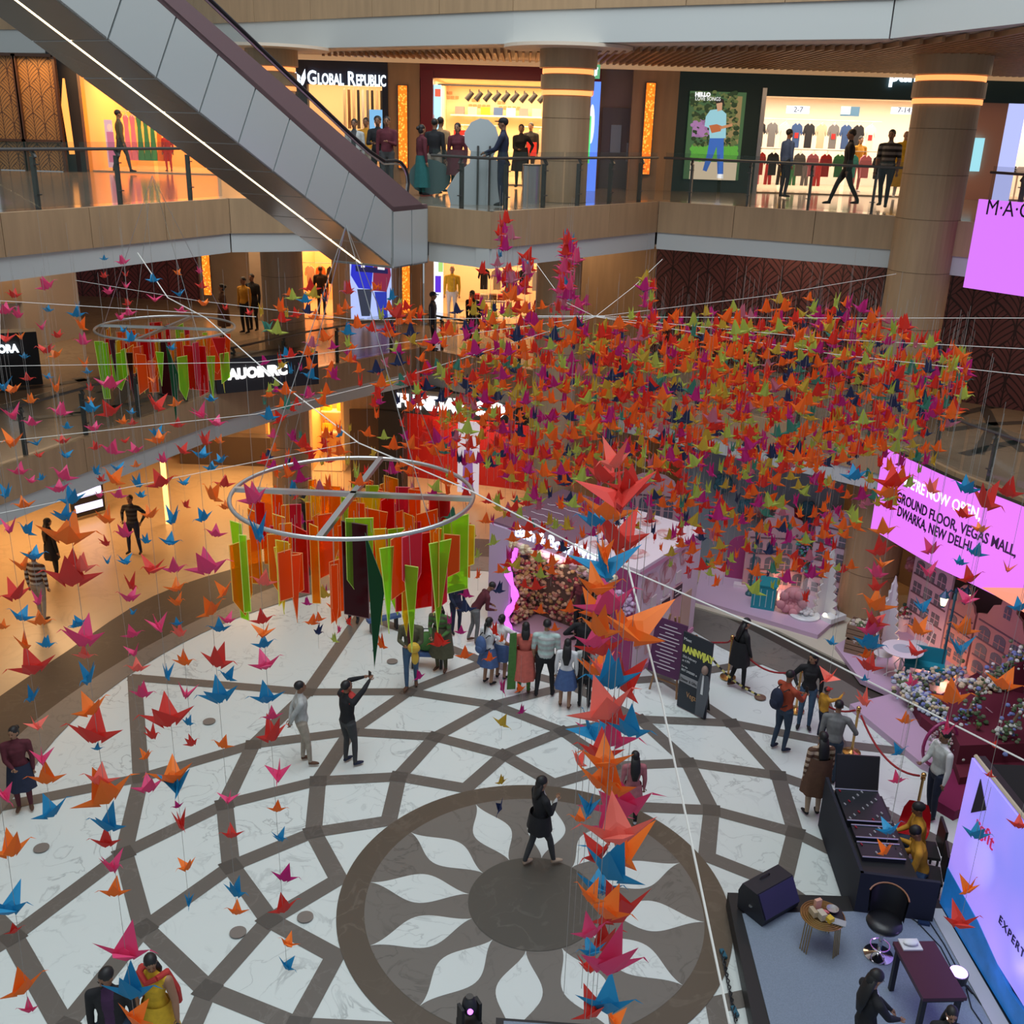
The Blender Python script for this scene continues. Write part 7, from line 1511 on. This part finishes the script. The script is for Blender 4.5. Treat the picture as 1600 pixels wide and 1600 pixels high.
U=[(163,405,'b',12),(192,410,'p',20),(163,432,'r',15),(197,430,'r',15),(197,448,'p',18),(73,448,'p',28),(240,438,'b',20),(277,427,'o',14),(312,425,'p',16),(315,448,'r',18),(280,460,'b',20),(170,457,'p',20),(200,475,'r',16),(242,468,'p',22),(22,462,'r',22),(8,487,'p',28),(28,493,'p',26),(75,485,'b',16),(122,480,'b',18),(120,492,'b',24),(187,497,'p',20),(202,490,'p',20),(127,510,'o',28),(65,512,'p',22),(90,525,'r',20),(32,527,'o',18),(10,530,'r',28),(318,475,'o',20),(283,487,'p',18),(352,482,'r',16),(390,490,'r',16),(130,535,'p',26),(72,548,'r',28),(88,555,'o',22),(133,570,'o',24),(137,582,'b',14),(38,558,'b',14),(5,605,'b',34),(43,592,'r',18),(20,610,'o',26),(48,627,'o',22),(88,607,'o',36),(75,590,'b',14),(141,608,'r',18),(172,602,'p',38),(205,530,'b',26),(193,517,'b',16),(240,595,'o',18),(268,545,'b',16),(172,645,'r',36),(95,645,'p',30),(142,640,'b',28),(143,626,'o',14),(192,660,'o',20),(207,662,'r',16),(205,645,'b',14),(245,635,'r',40),(275,632,'o',20),(313,648,'p',36),(330,625,'b',18),(338,662,'p',26),(278,665,'r',22),(20,650,'p',38),(50,662,'p',24),(105,668,'b',16),(147,670,'p',24),(20,692,'o',42),(57,693,'b',20),(60,712,'r',16),(98,690,'r',22),(102,712,'b',22),(150,700,'r',20),(175,705,'p',32),(195,690,'r',16),(212,704,'p',24),(245,678,'b',26),(248,688,'o',32),(255,720,'p',24),(285,705,'r',26),(320,690,'r',32),(342,690,'o',20),(315,712,'b',28),(345,720,'b',22),(330,732,'b',22),(30,738,'p',28),(65,748,'b',16),(48,752,'p',18),(150,738,'b',22),(158,750,'r',18),(178,750,'o',40),(184,733,'b',24),(215,757,'b',30),(213,728,'o',16),(252,755,'r',40),(287,755,'b',22),(350,757,'r',28),(332,775,'o',40),(352,793,'o',20),(290,790,'r',18),(220,775,'b',18),(185,775,'p',24),(155,775,'p',18),(10,772,'b',34),(38,790,'o',28),(112,782,'b',40)]
def loose(L,base=15.5,k=.18,grp=None):
    for i,(px,py,c,sz) in enumerate(L):
        d=max(6.5,min(16,base-k*(sz-12)*1.4)); loc=atdepth(px,py,d); u=sz*d/1608/1.5; o=put(px,py,c,loc,u)
        h=o.rotation_euler.to_matrix().inverted()@Vector((0,0,rc.uniform(.5,1.2)/u)); MB().tube([(0,0,0),h],.0013/u,4).build('hanging_thread',M_thr,o,fix=False)
loose(U)
strand([(1395,755,'R',50),(1385,772,'o',40),(1380,830,'o',36),(1375,862,'r',42),(1378,882,'o',28),(1370,897,'p',36),(1370,918,'r',36),(1370,947,'o',50),(1366,972,'r',38),(1362,985,'p',48),(1358,1007,'b',48),(1353,1025,'o',26),(1357,1042,'r',40),(1351,1062,'b',14),(1350,1097,'c',38)],7.4,'before the big column and the white fir')
loose([(1335,745,'b',36),(1540,785,'r',62),(1455,765,'c',34),(1510,765,'b',40),(1575,770,'r',44),(1505,805,'R',30),(1455,860,'p',36),(1450,895,'p',38),(1440,950,'b',36),(1435,985,'o',42),(1430,1020,'r',34),(1425,1068,'p',28),(1515,905,'r',36),(1513,938,'p',34),(1506,985,'o',40),(1500,1015,'b',50),(1488,1092,'o',52),(1592,950,'b',30),(1525,865,'b',30),(1532,828,'o',26),(1568,1070,'o',50),(1480,1142,'p',38),(1552,1165,'r',16),(1525,1305,'b',38),(1512,1390,'o',40),(1500,1443,'r',52),(1546,1212,'r',16),(1592,1290,'r',30),(1415,1127,'o',26),(1405,1175,'b',28),(1402,1220,'p',28),(1390,1298,'b',36),(1383,1330,'o',34),(1299,1005,'b',20),(1295,1060,'c',32),(1575,890,'c',26),(1500,880,'b',22)],8.6,.06)
ccol=[(960,722,'c',48),(945,745,'r',44),(968,780,'r',70),(930,815,'b',34),(950,802,'o',50),(985,765,'r',44),(968,845,'r',68),(945,868,'o',40),(945,890,'b',64),(975,872,'o',40),(935,920,'o',46),(950,948,'p',56),(930,952,'o',42),(938,985,'o',44),(985,985,'o',80),(940,1015,'r',46),(928,1005,'p',34),(930,1048,'o',42),(955,1065,'b',54),(978,1068,'r',60),(940,1045,'c',36),(945,1112,'c',62),(960,1125,'r',40),(925,1145,'b',44),(985,1142,'b',44),(950,1155,'p',58),(938,1178,'r',44),(945,1192,'o',46),(905,1190,'c',26),(935,1222,'o',46),(955,1232,'o',54),(972,1262,'p',76),(920,1265,'b',36),(906,1280,'o',20),(950,1292,'p',40),(965,1305,'c',66),(975,1328,'o',74),(935,1335,'r',42),(955,1362,'b',62),(935,1388,'b',42),(922,1402,'o',34),(948,1425,'o',48),(968,1428,'r',64),(922,1458,'p',34),(942,1476,'r',48),(925,1488,'b',28),(952,1508,'p',72),(918,1512,'r',28),(928,1580,'r',44),(948,1572,'b',52),(960,1597,'o',30)]
for i,(px,py,c,sz) in enumerate(ccol):
    loc=atD(px,py,5.6+.5*math.sin(i*2.3)); dep=(loc.y*cp-(loc.z-CZ)*sp); put(px,py,c,loc,sz*dep/1608/1.02)
for k in range(9):
    px=[905,915,925,935,945,955,962,975,985][k]; m=atD(px,1150,5.6+.5*math.sin(k)); z0=atD(px,[760,700,720,700,690,705,700,720,800][k],5.6).z; z1=atD(px,1560-20*(k%3),5.6).z; thread(Vector((m.x,m.y,z0)),Vector((m.x,m.y,z1)),'%s vertical string of the dense hanging crane column'%['leftmost','second from left','third from left','fourth from left','middle','fourth from right','third from right','second from right','rightmost'][k],.002)
# the dense cloud
TX=[620,700,780,830,880,930,1000,1100,1200,1300,1400,1460,1512]; TT=[520,490,450,450,475,505,485,490,470,465,500,520,560]; TB=[740,830,870,930,900,850,840,860,865,850,790,720,610]
def itp(x,Y_):
    for i in range(len(TX)-1):
        if TX[i]<=x<=TX[i+1]: return Y_[i]+(Y_[i+1]-Y_[i])*(x-TX[i])/(TX[i+1]-TX[i])
    return Y_[0]
pal='OOOOOOOOORRRRRRRmmmmggggyyynnk t'.replace(' ','')
cl=[]
while len(cl)<2350:
    x=rc.uniform(640,1510); 
    if rc.random()>min(1,(x-600)/220) : continue
    if x>1390 and rc.random()>.5: continue
    t0,b0=itp(x,TT),itp(x,TB); f=rc.random(); 
    if f>.68 and rc.random()<.72: continue
    if f<.06 and rc.random()<.6: continue
    cl.append((x,t0+(b0-t0)*f,rc.choice(pal)))
for i in range(170): x=rc.uniform(405,660); cl.append((x,rc.uniform(440,790-(x-405)*.05),rc.choice(pal+'prrbbb')))
for i in range(60): x=rc.uniform(470,900); cl.append((x,rc.uniform(790,1010),rc.choice(pal)))
for i in range(110): x=rc.uniform(1000,1340); cl.append((x,rc.uniform(760,925-(abs(x-1180)*.2)),rc.choice(pal)))
for xc,y0,y1,n in((788,345,455,26),(888,372,500,62),(1010,430,500,16),(825,400,460,14)):
    for i in range(n): y=rc.uniform(y0,y1); cl.append((xc+rc.gauss(0,4+(y-y0)*.07),y,rc.choice('prRbmk' if xc<900 else pal)))
for p in [(480,943,'m'),(498,968,'O'),(497,988,'n'),(530,985,'p'),(655,1058,'m'),(726,1025,'O'),(720,988,'m'),(785,1075,'m'),(815,1112,'m'),(784,1130,'y'),(783,1222,'y'),(781,1262,'n'),(765,1030,'O'),(813,1077,'O'),(729,930,'m'),(747,900,'O'),(728,952,'n'),(1265,872,'O'),(1258,935,'R')]: cl.append(p)
inds=[];stf=[]
for (x,y,k) in cl:
    d=rc.uniform(10.2,16.5) if x<1380 else rc.uniform(9.5,13.5)
    inds.append((d,x,y,k))
inds.sort(); NI=max(0,300-len(CR)); thr=MB()
U0=.125
for j,(d,x,y,k) in enumerate(inds):
    loc=atdepth(x,y,d); vi=rc.choice([4,4,5]); yaw=rc.uniform(0,2*PI); u=U0*rc.uniform(.85,1.15)
    if j<NI: put(x,y,k,loc,u,vi,yaw)
    else: stf.append((loc,vi,yaw,u,k))
    if j%3==0 or j<NI: thr.tube([loc+Vector((0,0,.55)),loc-Vector((0,0,.2))],.0016,3)
ks=list(PC); b=MB()
for loc,vi,yaw,u,k in stf:
    M=Matrix.Rotation(yaw,3,'Z')@Matrix.Rotation(rc.gauss(0,.22),3,'X'); b.add([loc+M@(Vector(v)*u) for v in VAR[vi][0]],VAR[vi][1],ks.index(k))
c0=atdepth(1080,620,13); tag(b.build('paper_cranes',[pm(k) for k in ks],loc=tuple(c0),world=True,fix=False),'dense hanging cloud of orange, red, magenta, lime and navy paper cranes','paper cranes',kind='stuff')
tag(thr.build('hanging_strings',M_thr,loc=tuple(c0),world=True,fix=False),'mass of fine strings holding the dense crane cloud','strings',kind='stuff')
grp={}
for e in CR: grp.setdefault((e[2],region(e[0],e[1])),[]).append(e)
for (k,rg),L in grp.items():
    L.sort(key=lambda e:e[1]); nm=PC[k][0]
    for i,e in enumerate(L): e[3]['label']=('the only %s paper crane %s'%(nm,rg)) if len(L)==1 else ('%s of the %s %s paper cranes %s'%(ORD_[i] if i<len(L)-1 or len(L)>3 else 'lowest',NUM[len(L)] if len(L)<21 else len(L),nm,rg)); e[3]['group']='paper cranes hanging in the atrium'
# ropes and cables
M_rp=mat('white_rope',(.72,.70,.66),.6)
def rope(L,label,r=.008):
    pts=[atdepth(x,y,d) for x,y,d in L]; out=[]
    tag(MB().tube(pts,r,5).build('cable',M_rp,loc=tuple(pts[0]),world=True),label,'cable')
rope([(215,395,15),(262,465,14),(322,497,13.4),(430,592,12),(560,692,10.8),(738,768,9.9),(930,868,9),(1200,985,8.3),(1600,1188,7.4)],'long white rope slanting from upper left, past the near ring, to the right edge',.007)
rope([(975,860,7.2),(1035,1100,6.6),(1140,1600,5.4)],'white rope dropping beside the booth to the stage corner',.007)
H=(930,495,13)
for i,(L,lb) in enumerate([([(0,572,12),(400,566,12.5),H],'thin cable from the far left to the cable hub'),([(0,690,10),(400,647,10.5),(620,592,12),H],'thin sloping cable across the left gallery'),([(0,802,9),(330,735,9.5),(560,690,10.5)],'thin lower cable from the left edge to the near ring'),([(118,438,15),(310,470,14.5),(560,500,14),H],'thin cable before the left burgundy wall'),([H,(1300,497,12),(1600,497,11)],'level cable from the hub to the right edge'),([H,(1300,530,11.5),(1600,545,10.5)],'second cable fanning right from the hub'),([H,(1300,553,11),(1600,586,10)],'lowest cable fanning right from the hub'),([H,(1200,462,14),(1400,428,15)],'cable rising right from the hub across the burgundy wall'),([H,(880,470,13.2),(838,412,14)],'short cable rising left from the hub'),([H,(990,448,14),(1035,405,15)],'short cable rising right from the hub'),([(0,540,11),(0,470,12),(400,495,13.5)],'thin cable by the pale pier')]): rope(L,lb,.0035)
tag(MB().tube([atdepth(840,494,13),atdepth(945,494,13)],.008,6).build('cable_hub',M_steel,loc=tuple(atdepth(890,494,13)),world=True),'steel clamp where the cables meet in the cloud','hub')
# people are called people in every label
import re
for o in bpy.data.objects:
    l=o.get('label')
    if l and not l.startswith(('mannequin','round floor')):
        n=re.sub(r"(?<!running )\b(man|woman|girl|youth)\b","person",l)
        n=re.sub(r"\bmen\b","people",n); n=re.sub(r"\bboy\b","child",n)
        o['label']=n
for o in list(bpy.data.objects):
    for k in ('_hd','_s'):
        if k in o: del o[k]
